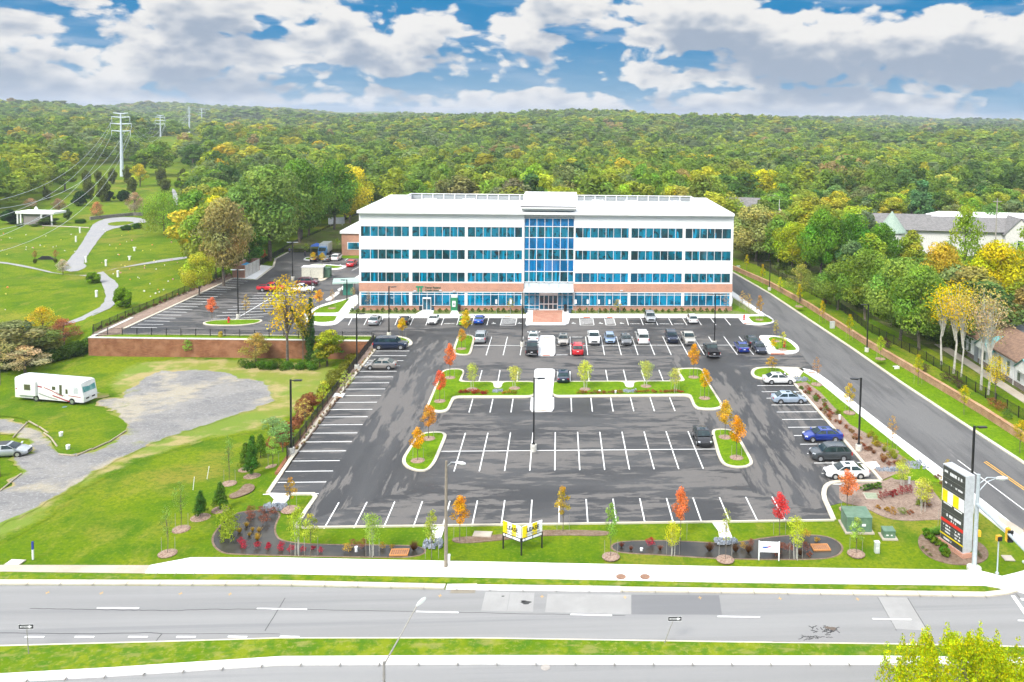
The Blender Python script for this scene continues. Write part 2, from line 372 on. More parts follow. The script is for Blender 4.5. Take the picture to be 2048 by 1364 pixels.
# main road
rt = [(-700, 1174), (0, 1171), (560, 1172.8), (960, 1181), (1500, 1188), (1973, 1195), (2024, 1183), (2150, 1180), (2900, 1210)]
rb = [(2900, 1315), (2048, 1296), (1769, 1291), (1480, 1287.7), (960, 1279.5), (560, 1279.5), (328, 1286.6), (0, 1295.3), (-700, 1318)]
slab('main_road', world(rt)+world(rb), roadm, -.1, .022, 'grey four lane road surface in the foreground', isworld=True, cat='road')
slab('near_road', world([(-700, 1392), (0, 1364), (224, 1352.7), (560, 1332), (960, 1329), (1500, 1330), (1776, 1330), (2900, 1342)])+[Vector((90, 20)), Vector((-90, 20))], roadm, -.1, .02, 'grey carriageway nearest the viewer below the median', isworld=True, cat='road')
slab('median', world([(-700, 1319), (0, 1296), (328, 1287.5), (560, 1280.3), (960, 1280.3), (1480, 1288.5), (1769, 1291.8), (2900, 1316), (2900, 1332), (1776, 1316), (1500, 1316), (960, 1314.6), (560, 1315.8), (219, 1340.4), (0, 1354), (-700, 1380)]), verge, -.1, .16, 'grass median between the two carriageways', isworld=True, cat='median')
kerb([(-700, 1386), (0, 1359), (222, 1346.5), (560, 1324), (960, 1322), (1500, 1323), (1776, 1323), (2900, 1337)], 'broad pale kerb along the near side of the median', w=.82, m=conc, z1=.17)
kerb([(-700, 1318.5), (0, 1295.6), (328, 1287), (560, 1279.9), (960, 1279.9), (1480, 1288), (1769, 1291.4), (2900, 1315.5)], 'thin pale kerb along the far side of the median', w=.14, z1=.17)
kerb([(-700, 1168), (0, 1166), (560, 1167.3), (890, 1174.5)], 'stained kerb and gutter along the left of the main road', w=.62, z1=.14)
kerb([(893, 1175.5), (960, 1176.5), (1240, 1180)], 'cleaner kerb length beside the storm inlet', w=.66, z1=.145, m=conc)
kerb([(1240, 1180), (1500, 1183.5), (1973, 1190.5), (2010, 1186), (2040, 1178)], 'kerb and gutter along the right of the main road', w=.62, z1=.133)
for nm, px, m_, lb in [('road_patch', [(971, 1184), (1020, 1185), (1013, 1223), (962, 1222)], patchm, 'light square patch in the road below the lease sign'),
                       ('road_patch', [(1021, 1185), (1069, 1186), (1066, 1224), (1014, 1223)], patchm, 'light road patch with a black oil blot'),
                       ('road_patch', [(1095, 1188), (1262, 1190), (1262, 1229), (1090, 1225)], patchm, 'long light patch in the far lane'),
                       ('road_patch', [(1263, 1190), (1438, 1191), (1444, 1230), (1263, 1229)], patchd, 'long dark patch in the far lane'),
                       ('road_patch', [(1755, 1194), (1815, 1196), (1855, 1262), (1790, 1258)], patchm, 'slanting light patch crossing the road at right')]:
    slab(nm, px, m_, -.02, .027, lb, cat='road patch')
# lane marks
mb = MB()
def mark(px_, w, z=.034, world_=False, mb_=None):
    ribbon(px_ if world_ else world(px_), w, .0, z, mb=mb_ or mb)
for a, b_ in [((194, 1216.3), (278, 1216.5)), ((514, 1217.6), (614, 1219)), ((832, 1223.5), (917, 1225.5)), ((1141, 1229.3), (1224, 1231.2)), ((1435, 1233.3), (1520, 1234.5)), ((1745, 1238), (1823, 1239.5)), ((2036, 1241.5), (2100, 1242.5)), ((-90, 1214.5), (-10, 1215))]:
    mark([a, b_], .13)
for x in (50, 150, 257, 353, 456, 560): mark([(x, 1274.2-(x > 400)*.6), (x+38, 1274.4)], .16)
mark([(1095, 1278.8), (1180, 1280)], .14)
mark([(2026, 1192), (2075, 1262)], .3); mark([(2042, 1199), (2060, 1199.5)], .3)
tag(mb.build('lane_marking', paint), 'broken white lane lines on the main road', 'road marking', None, 'structure')
mb = MB(); mark([(1972, 923), (2048, 976), (2130, 1032)], .12, .038); mark([(1968, 924.5), (2044, 977.5), (2130, 1037)], .12, .038)
tag(mb.build('centre_line', yellowp), 'double yellow line on the access drive', 'road marking', None, 'structure')
mb = MB(); mark([(1915.5, 920.5), (2048, 1020), (2130, 1081)], .11, .038)
tag(mb.build('edge_line', paint), 'single white line on the access drive', 'road marking', None, 'structure')
# cracks and pot hole
crk = mat('crack', (.05, .05, .05), .9); mb = MB()
def crack(pts, w=.05, amp=2):
    q = []
    for i in range(len(pts)-1):
        for k in range(10):
            t = k/10; q.append((pts[i][0]+(pts[i+1][0]-pts[i][0])*t, pts[i][1]+(pts[i+1][1]-pts[i][1])*t+rnd.uniform(-amp, amp)*.35))
    q.append(pts[-1]); mark(q, w, .029, mb_=mb)
crack([(60, 1217.5), (190, 1220), (270, 1221), (350, 1222), (420, 1219), (560, 1218.8)], .05); crack([(560, 1218.8), (700, 1221), (960, 1226), (1250, 1232)], .04)
crack([(0, 1266.5), (170, 1268), (300, 1266), (324, 1268), (309, 1286)], .06, 1); crack([(324, 1268), (560, 1268.5)], .035, 1.2)
crack([(570, 1197), (553, 1225), (530, 1262)], .05, 1); crack([(1815, 1196), (1855, 1262)], .05, 1); crack([(1755, 1194), (1793, 1262)], .03, 1)
crack([(1545, 1283), (1600, 1285), (1640, 1287)], .05, 1)
for i in range(26):
    a = rnd.uniform(0, 6.28); r = rnd.uniform(4, 32); u, v = 1655+math.cos(a)*r*1.1, 1261+math.sin(a)*r*.45
    crack([(u, v), (u+rnd.uniform(-14, 14), v+rnd.uniform(-6, 6))], .06, 2)
for i in range(16):
    u, v = rnd.uniform(1600, 1640), rnd.uniform(1272, 1282); crack([(u, v), (u+rnd.uniform(-16, 16), v+rnd.uniform(-3, 3))], .05, 2)
tag(mb.build('road_cracks', crk), 'dark cracks wandering across the main road', 'crack', None, 'structure')
mb = MB()
for (u, v, a, b_) in [(1665, 1258, .28, .22), (1655, 1256, .2, .15)]:
    mb.prism([tuple((P(u, v)+Vector((math.cos(t)*a*(1+.3*math.sin(3*t)), math.sin(t)*b_, 0)))[:2]) for t in np.linspace(0, 6.2, 16)], 0, .031+.002*(a < .25))
tag(mb.build('pothole', mat('pothole', (.13, .1, .08), .95)), 'crumbling brown pothole in the near lane', 'pothole', None, 'structure')
mb = MB()
for (u, v, a) in [(1052, 1206, .3), (1047, 1203, .15), (1006, 1193, .1)]:
    mb.prism([tuple((P(u, v)+Vector((math.cos(t)*a*1.3*(1+.3*math.sin(3*t)), math.sin(t)*a*.8, 0)))[:2]) for t in np.linspace(0, 6.2, 16)], 0, .031)
tag(mb.build('oil_stain', crk), 'black oil stain on the light road patch', 'stain', None, 'structure')
mb = MB()
for x in (95, 203, 361, 1084, 1400, 1715, 460, 880, 1250, 1560): 
    p = P(x, 1185+x*.008); mb.box(p.x-.15, p.x+.15, p.y-.03, p.y+.03, 0, .031); mb.box(p.x-.03, p.x+.03, p.y-.2, p.y+.2, 0, .033)
tag(mb.build('utility_paint_mark', mat('orange_mark', (.55, .35, .12), .9)), 'small orange utility marks sprayed on the far lane', 'paint mark', None, 'structure')
# pavements
slab('pavement', [(290, 1149), (300.8, 1133), (382.8, 1117.6), (560, 1118), (960, 1126), (1480, 1136.4), (1939, 1143), (1962, 1144.5), (2004, 1155), (2038, 1146.6), (2062, 1139), (2110, 1140), (2100, 1200), (2024, 1182), (1970, 1174), (1480, 1168), (960, 1157.6), (560, 1150.4)], concw, -.05, .14, 'broad new white concrete pavement beside the main road', cat='pavement')
slab('old_pavement', [(-700, 1145), (0, 1145.7), (290, 1149.2), (300.5, 1133.2), (0, 1132.6), (-700, 1132)], tanc, -.05, .13, 'old tan concrete pavement at left', cat='pavement')
slab('verge', [(-700, 1145.8), (0, 1146.3), (290, 1149.8), (560, 1151), (960, 1158.2), (1480, 1168.6), (1970, 1174.5), (2000, 1180), (1973, 1184.5), (1500, 1178), (960, 1169.7), (560, 1161.4), (0, 1160.6), (-700, 1162)], verge, -.05, .12, 'narrow grass verge between pavement and road', cat='verge')
swl = [(41.1, 122.5), (40.9, 118)]; 
side_in = world([(1596, 737.5), (1635, 762.6), (1706, 820.6), (1802.6, 898), (1889.7, 969), (1950, 1017), (2048, 1097), (2062, 1139)])
side_out = world([(2110, 1140), (2048, 1068), (1931.6, 975.5), (1893, 946.5), (1802.6, 879), (1712, 808), (1660, 765), (1629, 743), (1606, 738.5)])
slab('side_pavement', side_in+side_out, concw, -.05, .15, 'white pavement along the access drive', isworld=True, cat='pavement')
slab('kerb_ramp', [(1992, 1030), (2030, 1052), (2048, 1064), (2040, 1075), (2000, 1046)], tanc, .1, .158, 'tan kerb ramp by the access drive', cat='kerb ramp')
# kerbs round the front lot
kerb([(590, 1056.5), (1100, 1049.5), (1668, 1041.5)], 'thin kerb along the front edge of the lot', w=.2)
kerb([(1667, 1040), (1657, 1017), (1647, 995), (1649, 977), (1659, 967.5), (1680, 963.5), (1762, 963.5)], 'curving kerb at the lower right lot corner', w=.5, it=1)
kerb([(1762, 962), (1745, 942), (1726, 926), (1700, 895), (1650, 838), (1588, 767)], 'kerb at the head of the right hand stalls', w=.38)
kerb([(592, 1055), (612, 1022), (631, 995), (626, 989), (582, 989)], 'kerb round the small grass corner at lower left', w=.42)
kerb([(536, 987), (583, 917), (640, 838), (700, 762), (752, 697)], 'long kerb at the head of the left hand stalls', w=.42)
slab('flume', [(537, 988), (581, 989), (577, 1000), (568, 1010), (543, 1010), (549, 1000)], conc, -.05, .13, 'concrete drain flume at the lower left of the lot', cat='flume')
slab('flume', [(862, 1056), (889, 1056), (884, 1074), (876, 1083), (857, 1083), (864, 1068)], conc, -.05, .12, 'concrete drain flume running down towards the left pond', cat='flume')
slab('flume', [(1425, 1047), (1454, 1046.5), (1459, 1064), (1465, 1078), (1439, 1078), (1436, 1062)], conc, -.05, .12, 'concrete drain flume running down towards the right pond', cat='flume')
slab('flume', [(1726, 927), (1752, 925), (1760, 935), (1742, 941)], conc, -.05, .14, 'concrete flume beside the last right hand stall', cat='flume')
# islands: outline px, label
ISL = [([(802, 921), (832.7, 874), (850, 866), (885.5, 864.8), (893.7, 871), (892, 878), (870.9, 928.4), (856, 943.7), (832.7, 944.6), (809, 935.8)], 'oblong grass island at the left end of the near stalls'),
       ([(1422, 865.4), (1428, 859.5), (1455.9, 859.5), (1470.6, 864), (1479, 875.7), (1505.7, 922.6), (1505.7, 931), (1491, 937), (1464.7, 936.7), (1444, 930), (1435, 913.8)], 'oblong grass island at the right end of the near stalls'),
       ([(914.8, 673), (922, 671), (945, 671), (950.6, 677.7), (942.7, 707), (938, 711.4), (914.8, 710.8), (906, 707), (906, 699.7)], 'small grass island at the left end of the upper stalls'),
       ([(404, 646), (430, 641), (500, 639.5), (522, 640), (526, 643), (515, 648), (480, 652), (430, 652), (408, 650)], 'flat grass island in the rear left lot with a hydrant')]
def island(px, label, it=2, w=.4, gz1=.16):
    o = round_poly(world(px), 1.6)
    kerb(inset(o, w/2), 'kerb of the '+label, w=w, closed=True, isworld=True)
    slab('grass_island', inset(o, w-.02), islg, -.02, gz1, label, isworld=True, cat='grass island')
for px, lb in ISL: island(px, lb, 1)
def kisland(px, grasspx, label, base=conc, gl=None):
    slab('concrete_island', round_poly(world(px), 1.2), base, -.02, .15, label, isworld=True, cat='traffic island')
    for g in grasspx: slab('grass_island', round_poly(world(g), 1.0), islg, .1, .165, gl or 'grass inside the '+label, isworld=True, cat='grass island')
kisland([(929.5, 745), (925, 739), (897, 739), (882.6, 743.7), (876.7, 758), (851.8, 815.5), (856, 823), (882.6, 827.6), (897, 823.5), (909.6, 797), (1066, 797), (1071, 764), (922, 764)],
        [[(926, 746), (921, 740.5), (899, 740.8), (886, 745), (880.5, 759), (858, 814), (861, 819.5), (880, 823), (893, 820), (905, 793), (1066, 792.5), (1070, 765.8), (1006, 765.5), (1002.5, 778), (987.5, 778), (986, 765.5), (916, 766)]], 'long L shaped planted island left of the middle walkway', kerbm)
kisland([(1104, 764), (1365, 762.8), (1353, 743.7), (1356, 737.8), (1397, 737), (1406, 740.8), (1416, 764), (1445.6, 809.7), (1444.8, 818.5), (1426.6, 822), (1397, 820.5), (1387, 815.5), (1378, 793.5), (1107, 796)],
        [[(1105, 765.5), (1248, 765), (1251, 777), (1268, 777), (1268, 765), (1372, 764.5), (1358, 744), (1361, 740), (1395, 739.5), (1403, 742), (1412, 764), (1440, 809), (1439, 815), (1424, 818), (1399, 817), (1391, 812), (1382, 789), (1107, 792)]], 'long L shaped planted island right of the middle walkway', kerbm)
kisland([(1517, 671.7), (1557.7, 673), (1578, 679), (1594.5, 690.8), (1599, 699.7), (1595.8, 706), (1583, 709), (1557.7, 709.8), (1536, 708.6), (1531, 703.5)],
        [[(1535.5, 678), (1546, 674.5), (1562, 677), (1581, 687), (1593, 699), (1591, 702.5), (1554, 702.5)]], 'rounded island with a hydrant beside the drive')
kisland([(1476.5, 636.4), (1486.8, 648.9), (1522, 651.8), (1547, 646.7), (1548.4, 641.5), (1535, 631), (1476, 631)],
        [[(1495.6, 634), (1530.8, 633.8), (1546, 643), (1541, 646.5), (1510, 647.4), (1503, 643)]], 'island at the far right corner of the facade stalls')
kisland([(1500, 746.6), (1505.7, 738.5), (1517, 735.5), (1557.7, 735), (1596, 736), (1610, 740), (1590, 768), (1585, 764), (1527, 760.6), (1507, 756.8)],
        [[(1507, 748), (1512, 740), (1530, 737.3), (1558, 737.5), (1576, 750), (1582, 757), (1530, 757.5), (1512, 754)]], 'island at the top of the right hand stalls', kerbm)
kisland([(755, 676), (763, 671.5), (800, 673), (818, 678), (826, 686), (823, 692), (812, 695), (752, 697)],
        [[(762, 676), (796, 675), (814, 680), (820, 687), (812, 691), (765, 690)]], 'small rounded island behind the blue sport utility', kerbm)
kisland([(604, 634), (612, 625), (640, 612), (668, 603), (690, 600), (712, 590), (716, 592), (690, 618), (690, 636), (672, 651), (640, 652), (612, 645)],
        [[(622, 627), (640, 616), (682, 604), (700, 597), (676, 627)], [(614, 635), (617, 632.5), (664, 633), (678, 634), (668, 644), (640, 646.5), (620, 642)]], 'corner island left of the office block')
kisland([(610, 536), (622, 529.5), (640, 528.5), (697, 533), (684, 539), (660, 540.5), (625, 540)], [[(614, 535), (624, 531), (640, 530), (688, 534), (676, 537.5), (630, 537.5)]], 'thin island in the far rear lot')
kisland([(606, 520), (612, 515), (640, 514), (636, 522), (615, 522)], [[(609, 519.5), (614, 516), (630, 516), (626, 520.5)]], 'tiny island below the parked service trucks')
kisland([(636, 559), (640, 547), (656, 548), (662, 551), (650, 561), (640, 563)], [[(644, 552), (656, 549.5), (659, 551.5), (648, 558)]], 'tiny island with yellow bollards', kerbm)
slab('concrete_island', [(651, 600), (672, 585), (679, 584.5), (679, 588), (662, 601), (653, 602)], conc, -.02, .16, 'narrow bare concrete island near the canopy', cat='traffic island')
slab('concrete_island', [(675, 580), (695, 568), (702, 566), (700, 571), (683, 582), (677, 582.5)], conc, -.02, .16, 'short bare concrete island under the canopy', cat='traffic island')
slab('concrete_island', [(696, 565), (722, 549), (722, 556), (703, 568)], conc, -.02, .16, 'long bare concrete island beside the rear corner', cat='traffic island')
# middle walkway
for px, lb in [([(1068.8, 745), (1070, 741), (1074, 739.5), (1105, 739.5), (1109, 741.5), (1110, 746), (1104, 797), (1108, 797), (1108, 818), (1104, 824), (1064, 824.5), (1060, 819), (1062, 797), (1066, 797)], 'white concrete walkway crossing the middle planted strip'),
               ([(1077.6, 676), (1081, 672.5), (1106, 672.5), (1110, 676), (1110.5, 708), (1107, 712.5), (1076, 712.5), (1073, 709)], 'white concrete walkway between the upper stalls')]:
    slab('walkway', px, concw, -.02, .17, lb)
# facade pavement and entrance
for q, lb in (([(690, 636.3), (1053, 636.3), (1053, 629.5), (696, 629)], 'left half of'), ([(1138, 636.3), (1476, 636.3), (1500, 630), (1464, 629.5), (1140, 628.5)], 'right half of')):
    slab('facade_pavement', q, conc, -.02, .145, 'white pavement along the '+lb+' the facade foot', cat='pavement')
slab('corner_pavement', [(1500.5, 630), (1549, 643), (1463, 582), (1464, 593), (1521, 630)], conc, -.02, .143, 'white pavement at the right corner of the office block', cat='pavement')
slab('corner_pavement', [(664, 652), (689.6, 636.5), (695.6, 629), (716, 608), (716, 593), (690, 618), (676, 631)], conc, -.02, .175, 'white diagonal path at the left corner of the office block', cat='path')
slab('entrance_plaza', [(1051, 648), (1053, 652), (1060, 650.5), (1130, 650.5), (1137, 648), (1140, 637), (1140, 621.5), (1052, 621.5), (1053, 636)], concw, -.02, .15, 'white concrete plaza before the main entrance', cat='plaza')
slab('entrance_bricks', [(1066, 622), (1125, 622), (1125, 646.5), (1064.5, 646.5)], None, .1, .156, 'red brick paving before the main entrance', cat='paving')
for q in [[(840, 636.2), (830, 630), (848, 619.5), (868, 619.5), (865, 636.2)], [(896, 636), (905, 619.5), (917, 619.5), (917, 630), (914, 636)]]:
    slab('door_path', q, conc, -.02, .15, 'short white path to a facade door', cat='path')
slab('facade_bed', [(696.5, 628.8), (1046, 629.3), (1047, 621), (703, 621)], ground_mat('facade_bed', [((.12, .2, .03), 1.2, .4, .6, None, .8), ((.3, .24, .16), 3, .5, .7, None, .7), ((.08, .14, .02), 6, .5, .7, None, .5)], (.17, .2, .07), bump=.7), -.02, .14, 'planting bed under the left half of the facade', cat='planting bed')
slab('facade_bed', [(1140.5, 628.3), (1464, 629.3), (1518, 629.5), (1466, 597), (1463, 621), (1146, 621)], MATS['facade_bed'], -.02, .14, 'planting bed under the right half of the facade', cat='planting bed')
slab('side_lawn', [(1466, 607), (1500, 628), (1466, 622)], islg, .1, .15, 'small lawn at the right foot of the office block', cat='lawn')
slab('tactile_strip', [(1010, 633.4), (1020, 633.4), (1020, 635), (1009, 635)], redp, .1, .152, 'red tactile strip in front of the striped bay', cat='paving')
TS = [[(1087, 674.5), (1102, 674.5), (1102, 676), (1086, 676)], [(1085, 709), (1100, 709), (1100, 710.5), (1085, 710.5)], [(1080, 743), (1098, 743), (1098, 744.6), (1080, 744.6)], [(1074, 820), (1094, 820), (1094, 821.5), (1073, 821.5)],
      [(1167, 633.5), (1180, 633.5), (1180, 635), (1167, 635)], [(1214, 633.5), (1224, 633.5), (1225, 635), (1214, 635)], [(1519, 677), (1533, 677), (1534, 678.5), (1520, 678.5)], [(1541, 706), (1569, 706), (1570, 708), (1542, 708)], [(1488, 645), (1503, 645.5), (1503, 647), (1489, 647)], [(1616, 743.5), (1631, 744), (1629, 746), (1617, 746)]]
mb = MB()
for q in TS: mb.prism([tuple(p) for p in world(q, .17)], .1, .18)
tag(mb.build('tactile_paving', redp), 'faded red tactile strips at the walkway ends', 'paving', None, 'structure')
# planting strips
slab('left_strip', world([(536, 986), (545, 973), (752, 696), (748, 684), (742, 684), (577, 915), (566, 950)]), bedm, -.3, .10, 'mulched planting strip between fence and left hand stalls', isworld=True, cat='planting bed')
slab('rear_strip', world([(246, 659), (466, 557), (460, 546), (190, 664), (182, 671), (242, 669)]), bedm, -.3, .06, 'mulched strip along the rear lot fence', isworld=True, cat='planting bed')
slab('lane_verge', world([(182, 674.5), (744, 681), (750, 673.2), (242, 669.2)]), islg, -.3, .05, 'narrow grass strip on top of the retaining wall', isworld=True, cat='lawn')
kerb([(240, 669), (420, 670.5), (750, 673.2)], 'kerb of the rear lane above the retaining wall', w=.25)
kerb([(246, 658.7), (466, 556.8)], 'kerb along the left edge of the rear lot', w=.45, z1=.14)
kerb([(512, 560), (547, 533), (551, 518), (600, 492), (661.5, 461.5), (720, 437)], 'kerb along the rear drive below the woods', w=.5, z1=.14)
slab('enclosure_pad', [(466, 556), (512, 559), (545, 533), (522, 530), (480, 553)], conc, -.02, .05, 'concrete pad before the waste enclosure', cat='pad')
slab('right_bed', [(1588, 767), (1625, 808), (1680, 866), (1738, 925), (1790, 960), (1885, 966), (1803, 898.6), (1706, 821.3), (1635, 763.2), (1597, 738.5)], islg, -.02, .08, 'grass strip between the right hand stalls and the drive', cat='lawn')
slab('right_mulch', [(1590, 768), (1612, 765), (1640, 785), (1678, 826), (1700, 850), (1740, 872), (1790, 905), (1822, 925), (1818, 948), (1790, 950), (1762, 962), (1746, 941), (1700, 893), (1650, 836)], bedm, .0, .10, 'mulched shrub bed beside the right hand stalls', cat='planting bed')
slab('corner_bed', smooth_poly(world([(1680, 969), (1762, 966), (1790, 952), (1840, 950), (1893, 1015), (1897, 1035), (1880, 1040), (1860, 1040), (1815, 1043), (1770, 1037), (1730, 1015), (1680, 1005), (1677, 985)]), 2), bedm, -.02, .06, 'broad mulched bed at the lower right lot corner', isworld=True, cat='planting bed')
slab('sign_bed', smooth_poly(world([(1835, 1078), (1845, 1066), (1880, 1062), (1930, 1070), (1968, 1090), (1979, 1108), (1972, 1122), (1950, 1130), (1905, 1131), (1860, 1118), (1838, 1098)]), 2), mulch, -.02, .06, 'mulched bed round the foot of the pylon sign', isworld=True, cat='planting bed')
slab('sign_strip', smooth_poly(world([(903, 1084), (905, 1076), (930, 1074), (1000, 1070), (1060, 1062), (1120, 1060), (1215, 1062), (1225, 1068), (1200, 1073), (1110, 1070), (1000, 1081), (930, 1088)]), 2), mulch, -.02, .05, 'thin mulched strip behind the lease sign', isworld=True, cat='planting bed')
slab('lawn_bed', smooth_poly(world([(456, 990), (478, 982), (486, 970), (500, 967), (511, 972), (506, 983), (480, 994), (462, 998)]), 2), mulch, -.02, .04, 'small kidney shaped mulch bed in the left lawn', isworld=True, cat='planting bed')
for px, lb in [([(480.6, 1024.4), (458, 1033.5), (435.4, 1059), (425.8, 1075), (429, 1091.5), (445, 1104), (464.5, 1107.6), (593, 1110.8), (722, 1113.4), (844.7, 1114), (851, 1093), (754.5, 1090.8), (625.6, 1089.9), (561, 1083.4), (548, 1069), (548, 1049.6), (561, 1027), (541.8, 1021), (512.8, 1021)], 'shallow dark rain garden pond at left'),
               ([(1224, 1091), (1239.8, 1083.5), (1317.5, 1081.4), (1395, 1084.5), (1438.7, 1087.7), (1480, 1085.4), (1548, 1073.5), (1616, 1070), (1657, 1073.5), (1680.7, 1087), (1684, 1100.7), (1670.5, 1112.6), (1633, 1118.4), (1480, 1117.7), (1395, 1114), (1333, 1109.4), (1239.8, 1104.8), (1226, 1098)], 'shallow dark rain garden pond at right')]:
    o = smooth_poly(world(px), 2)
    tag(ribbon(o, .35, -.02, .012, True).build('pond_edge', mulch), 'muddy rim of the '+lb, 'pond edge', None, 'structure')
    slab('water', o, water, -.05, .018, lb, isworld=True, cat='pond')
# markings in the lots
mb = MB(); PW = 2.743
def ln(x0, y0, x1, y1, w=.12, z=.034): ribbon([Vector((x0, y0)), Vector((x1, y1))], w, 0, z, mb=mb)
for i in range(17): ln(-21.5+PW*i, 77.64, -21.5+PW*i, 82.94)
for i in range(11): ln(-11.0+PW*i, 90.0, -11.0+PW*i, 101.1)
ln(-13.9, 95.55, 18.9, 95.45)
for i in list(range(-5, -2))+list(range(0, 12)): ln(2.35+PW*i, 134.5, 2.35+PW*i, 145.9)
ln(-14.4, 140.3, -3.2, 140.3); ln(2.4-2.4, 140.3, 32.5, 140.3)
for i in range(6): ln(2.09+PW*i, 120.9, 2.09+PW*i, 126.4); ln(2.08+PW*i, 108.3, 2.08+PW*i, 113.7)
for a, b_ in [((964, 740.8), (958, 763)), ((1000, 740.8), (996, 763)), ((1035.7, 740.8), (1034, 763)), ((945.6, 798), (938, 825)), ((985.8, 798), (980, 825)), ((1026, 798), (1022, 825))]:
    p, q = P(*a), P(*b_); ln(p.x, p.y, q.x, q.y)
for i in range(20): ln(-29.6, 137.1-PW*i, -24.05, 137.1-PW*i)
for i in range(13): ln(29.34, 118.6-PW*i, 34.8+.0*i, 118.6-PW*i)
FY0, FY1 = P(800, 650.4).y, P(800, 637).y
for t, b_ in [((704, 636), (697, 650.5)), ((735, 636), (727.8, 650.5)), ((766, 636), (759, 650.5)), ((796, 636), (789.8, 650.5)), ((827, 636), (820.6, 650.5)), ((857, 636), (851.6, 650.5)), ((888, 636), (882.4, 650.5)), ((918, 636), (913.4, 650.5)), ((948, 636), (943.4, 650.5)), ((977.5, 636), (973.7, 650.5)),
              ((1252.7, 636), (1257, 650.5)), ((1281, 636), (1286.6, 650.5)), ((1309, 636), (1315.6, 650.5)), ((1337, 636), (1344.6, 650.5)), ((1365, 636), (1374, 650.5)), ((1393, 636), (1403, 650.5)), ((1421, 636), (1432, 650.5)), ((1449, 636), (1461, 650.5))]:
    p, q = P(*t), P(*b_); ln(p.x, p.y, q.x, q.y)
for x0, x1 in [(P(1000.6, 650.3).x, P(1031, 650.3).x), (P(1160.3, 650).x, P(1188, 650).x), (P(1212, 650).x, P(1231, 650).x)]:
    for q in (x0, x1): ln(q, FY0, q, FY1)
    ln(x0, FY0, x1, FY0)
    n = max(4, int((x1-x0)/.38)); 
    for k in range(1, 7): 
        y = FY0+(FY1-FY0)*k/7; ln(x0, y-.35*0, x1, min(FY1, y+.9), .14)
# rear left lot
A0, A1, B0, B1 = P(262, 655), P(465, 557), P(314, 655.5), P(503, 558.5)
for i in range(20):
    a = A0.lerp(A1, i/19); b_ = B0.lerp(B1, i/19); ln(a.x, a.y, b_.x, b_.y, .11, .026)
C0, C1, D0, D1 = P(421.5, 638.5), P(514.7, 586.5), P(526.8, 633.5), P(602.6, 586)
for i in range(10):
    a = C0.lerp(C1, i/9); b_ = D0.lerp(D1, i/9); ln(a.x, a.y, b_.x, b_.y, .11, .026)
p, q = P(468, 640), P(563, 583); ln(p.x, p.y, q.x, q.y, .13, .028)
for (a, b_) in [((655, 533), (662, 528)), ((676, 533), (682, 528)), ((704, 541), (720, 533)), ((698, 532), (712, 525)), ((690, 521), (700, 514)), ((664, 521), (674, 514))]:
    p, q = P(*a), P(*b_); ln(p.x, p.y, q.x, q.y, .13, .026)
for i in range(9):
    p, q = P(655-i*.8+i*i*.3, 505-i*3.4), P(674-i*.2, 505-i*3.4); ln(p.x, p.y, q.x, q.y, .13, .026)
for i in range(7):
    p, q = P(475+i*6, 553-i*.1), P(468+i*6, 557.5); ln(p.x, p.y, q.x, q.y, .1, .054)
tag(mb.build('stall_marking', paint), 'white painted stall lines all over the parking lots', 'parking lines', None, 'structure')
# RESERVED words and wheelchair symbols
mb = MB()
def word(s, x, y, size, rz=0):
    t = text_mesh(s, size, ext=.002, bold=.01); o = xform(t, Matrix.Translation((x, y, .036)) @ Matrix.Rotation(rz, 4, 'Z')); mb.add(o.v, o.f)
for u in (899, 960): p = P(u, 647.5); word('RESERVED', p.x, p.y, .42)
for u in (1272, 1301, 1330, 1359): p = P(u-1, 648); word('RESERVED', p.x, p.y, .42)
for u, v in ((1154.5, 674.5), (1124, 710), (1155, 711)): p = P(u, v); word('RESERVED', p.x, p.y, .42)
def wheelchair(x, y, s=.75):
    for k in range(14):
        a0, a1 = math.pi*(.75+k*1.35/14), math.pi*(.75+(k+1)*1.35/14); ribbon([Vector((x+math.cos(a0)*s*.38, y-.1+math.sin(a0)*s*.38)), Vector((x+math.cos(a1)*s*.38, y-.1+math.sin(a1)*s*.38))], .1, .0, .036, mb=mb)
    ribbon([Vector((x-.05, y+.42*s)), Vector((x, y)), Vector((x+.3*s, y)), Vector((x+.5*s, y-.4*s)), Vector((x+.65*s, y-.35*s))], .11, 0, .037, mb=mb)
    mb.lathe([(.1, 0), (.1, .037)], 10, (x-.07, y+.6*s, 0))
for u in (987, 1039, 1147, 1201, 1243): p = P(u, 646.5); wheelchair(p.x, p.y)
tag(mb.build('stall_lettering', paint), 'white RESERVED words and wheelchair symbols on the stalls', 'parking lettering', None, 'structure')
# left field: gravel yard, drive, worn grass, cemetery paths
drape('worn_grass', [(440, 712), (660, 722), (700, 740), (640, 800), (585, 845), (470, 870), (330, 905), (190, 965), (80, 1040), (0, 1095), (-60, 1110), (-60, 1060), (60, 990), (160, 860), (230, 800), (200, 770), (250, 730), (330, 716)], drygrass, .03, 'worn tawny grass around the gravel yard', rough=.5, step=1.6)
drape('gravel_yard', [(-80, 838), (0, 836), (40, 842), (90, 865), (112, 900), (150, 910), (200, 900), (240, 880), (250, 850), (215, 820), (190, 806), (215, 795), (250, 800), (240, 785), (270, 772), (300, 748), (330, 740), (350, 746), (380, 738), (440, 742), (480, 755), (520, 758), (540, 772), (560, 796), (520, 815), (450, 840), (370, 864), (300, 890), (228, 925), (155, 970), (92, 1012), (40, 1038), (0, 1052), (-80, 1070), (-80, 1000), (0, 985), (30, 960), (45, 938), (20, 915), (70, 905), (50, 880), (0, 866), (-80, 866)], gravel, .07, 'grey gravel yard and curving drive beside the motorhome', rough=.3, step=1.2)
drape('gravel_patch', [(190, 800), (150, 790), (170, 780), (230, 790)], gravel, .075, 'gravel tongue beside the front of the motorhome', rough=.2)
